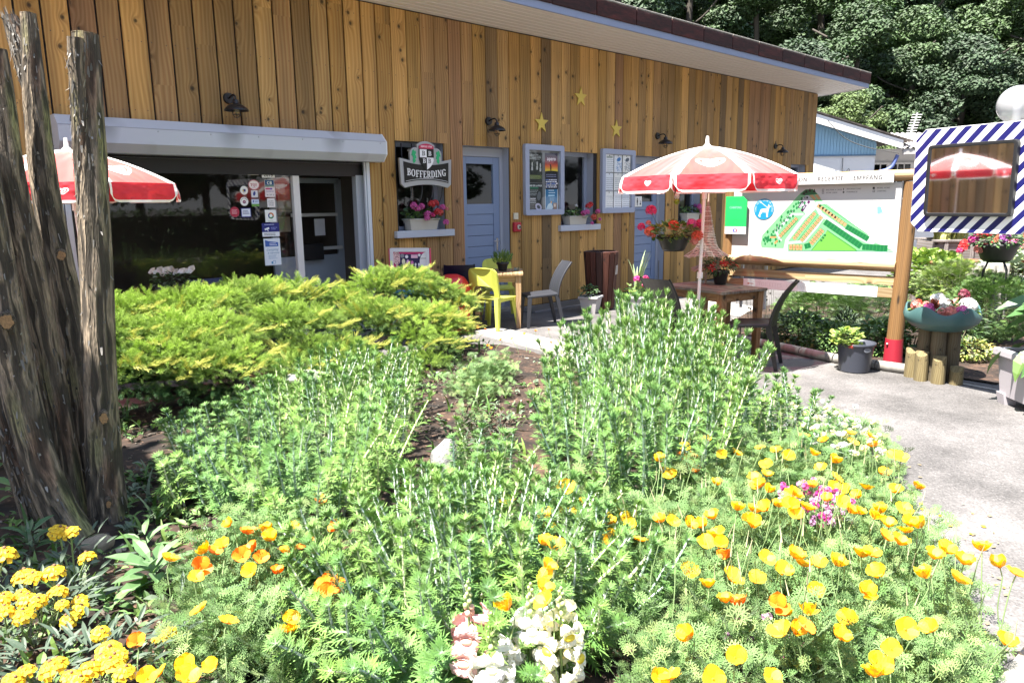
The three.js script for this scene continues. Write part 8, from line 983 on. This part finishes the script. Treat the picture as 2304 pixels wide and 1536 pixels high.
cushion('dark_ground_plant', 'dark brown-green creeping plant on the soil behind the grey rock', 'plant', wpoly([[1020, 1030], [1140, 1040], [1150, 960], [1040, 950]]), 520, 0.07, [[0.05, 0.04, 0.025], GR.dark, [0.08, 0.06, 0.03]], ['wine'], 3, 604, 0.5);
{ // broad-leaved weeds right of the trunks
  function rosette(label, px, py, n, s, seed, col) { const c = gp(px, py, 0.1), y = bedH(c.x, c.z), t = thing('broadleaf_weed', label, 'weed', V(c.x, y, c.z)), r = rng(seed), g = ovate(1, 0.36, W1, W8, 0.2, 0.35), m = leafM(0.55, 0.25, { color: new THREE.Color().setRGB(...col) }); for (let i = 0; i < n; i++) { const a = i * 2.4 + jit(r, 0.3), q = part(t, 'leaf', g, m); q.applyMatrix4(leafM4(V(Math.cos(a) * 0.02, 0.02 + 0.09 * i / n, Math.sin(a) * 0.02), V(Math.cos(a), 0.35 + 0.7 * i / n, Math.sin(a)), s * (0.75 + 0.4 * r()), jit(r, 0.4))); } return t; }
  rosette('big broad-leaved weed right of the trunks below the lone poppy', 352, 1330, 16, 0.15, 1, [0.10, 0.20, 0.07]); rosette('broad-leaved weed close to the right of the trunk foot', 330, 1262, 11, 0.10, 2, [0.11, 0.22, 0.07]); rosette('small broad-leaved weed at the bottom left near the wallflowers', 250, 1420, 9, 0.08, 3, [0.12, 0.24, 0.06]); rosette('broad-leaved weed at the left edge behind the trunks', 20, 1060, 14, 0.16, 4, [0.11, 0.22, 0.06]); rosette('second broad-leaved weed at the left edge', 40, 1130, 12, 0.12, 5, [0.13, 0.26, 0.07]); rosette('dark leafy weed in front of the leaning trunk at the left edge', 70, 1250, 14, 0.10, 6, [0.06, 0.14, 0.045]); rosette('pale broad leaf on bare soil at the bottom right of centre', 1530, 1500, 5, 0.10, 7, [0.24, 0.30, 0.09]); rosette('low weed under the juniper branches', 470, 1040, 12, 0.10, 8, [0.07, 0.14, 0.05]);
  // sparse low weeds and grass on open soil
  const NT = wpoly([[280, 1070], [430, 1050], [520, 1200], [440, 1300], [300, 1250]]); const r = rng(701), L = [], B = []; let k = 0; while (k < 4200) { const x = -9.3 + r() * 6, z = 2.0 + r() * 5.8; if (!inPoly(BED, x, z)) continue; k++; const nearT = inPoly(NT, x, z); if (!nearT && fbm(x * 1.7, z * 1.7, 4.2, 3) < -0.02) continue; const c = [GR.lite, GR.mid, GR.grey, GR.mid][k % 4], v = 0.7 + 0.6 * r(); for (let i = 0; i < (nearT ? 6 : 3); i++) L.push([leafM4(V(x + jit(r, 0.03), bedH(x, z) + 0.01 + 0.03 * r(), z + jit(r, 0.03)), V(jit(r, 1), 0.5, jit(r, 1)), 0.025 + 0.035 * r(), jit(r, 0.5)), c[0] * v, c[1] * v, c[2] * v]); if (k % 3 === 0) { const s = 0.06 + 0.14 * r(); B.push([new THREE.Matrix4().makeRotationY(r() * 6.3).scale(V(0.35, s, s)).setPosition(x, bedH(x, z), z), c[0] * 1.4 * v, c[1] * 1.3 * v, c[2] * 1.2 * v]); } }
  const a = inst(scene, 'low_weeds', gOvate, LEAF, L); tag(a, 'scattered tiny weeds growing on the flower bed soil', 'weeds'); const b = inst(scene, 'grass_blades', gBlade, LEAF, B); tag(b, 'scattered thin grass blades on the flower bed soil', 'grass');
}
renderer.render(scene, camera);
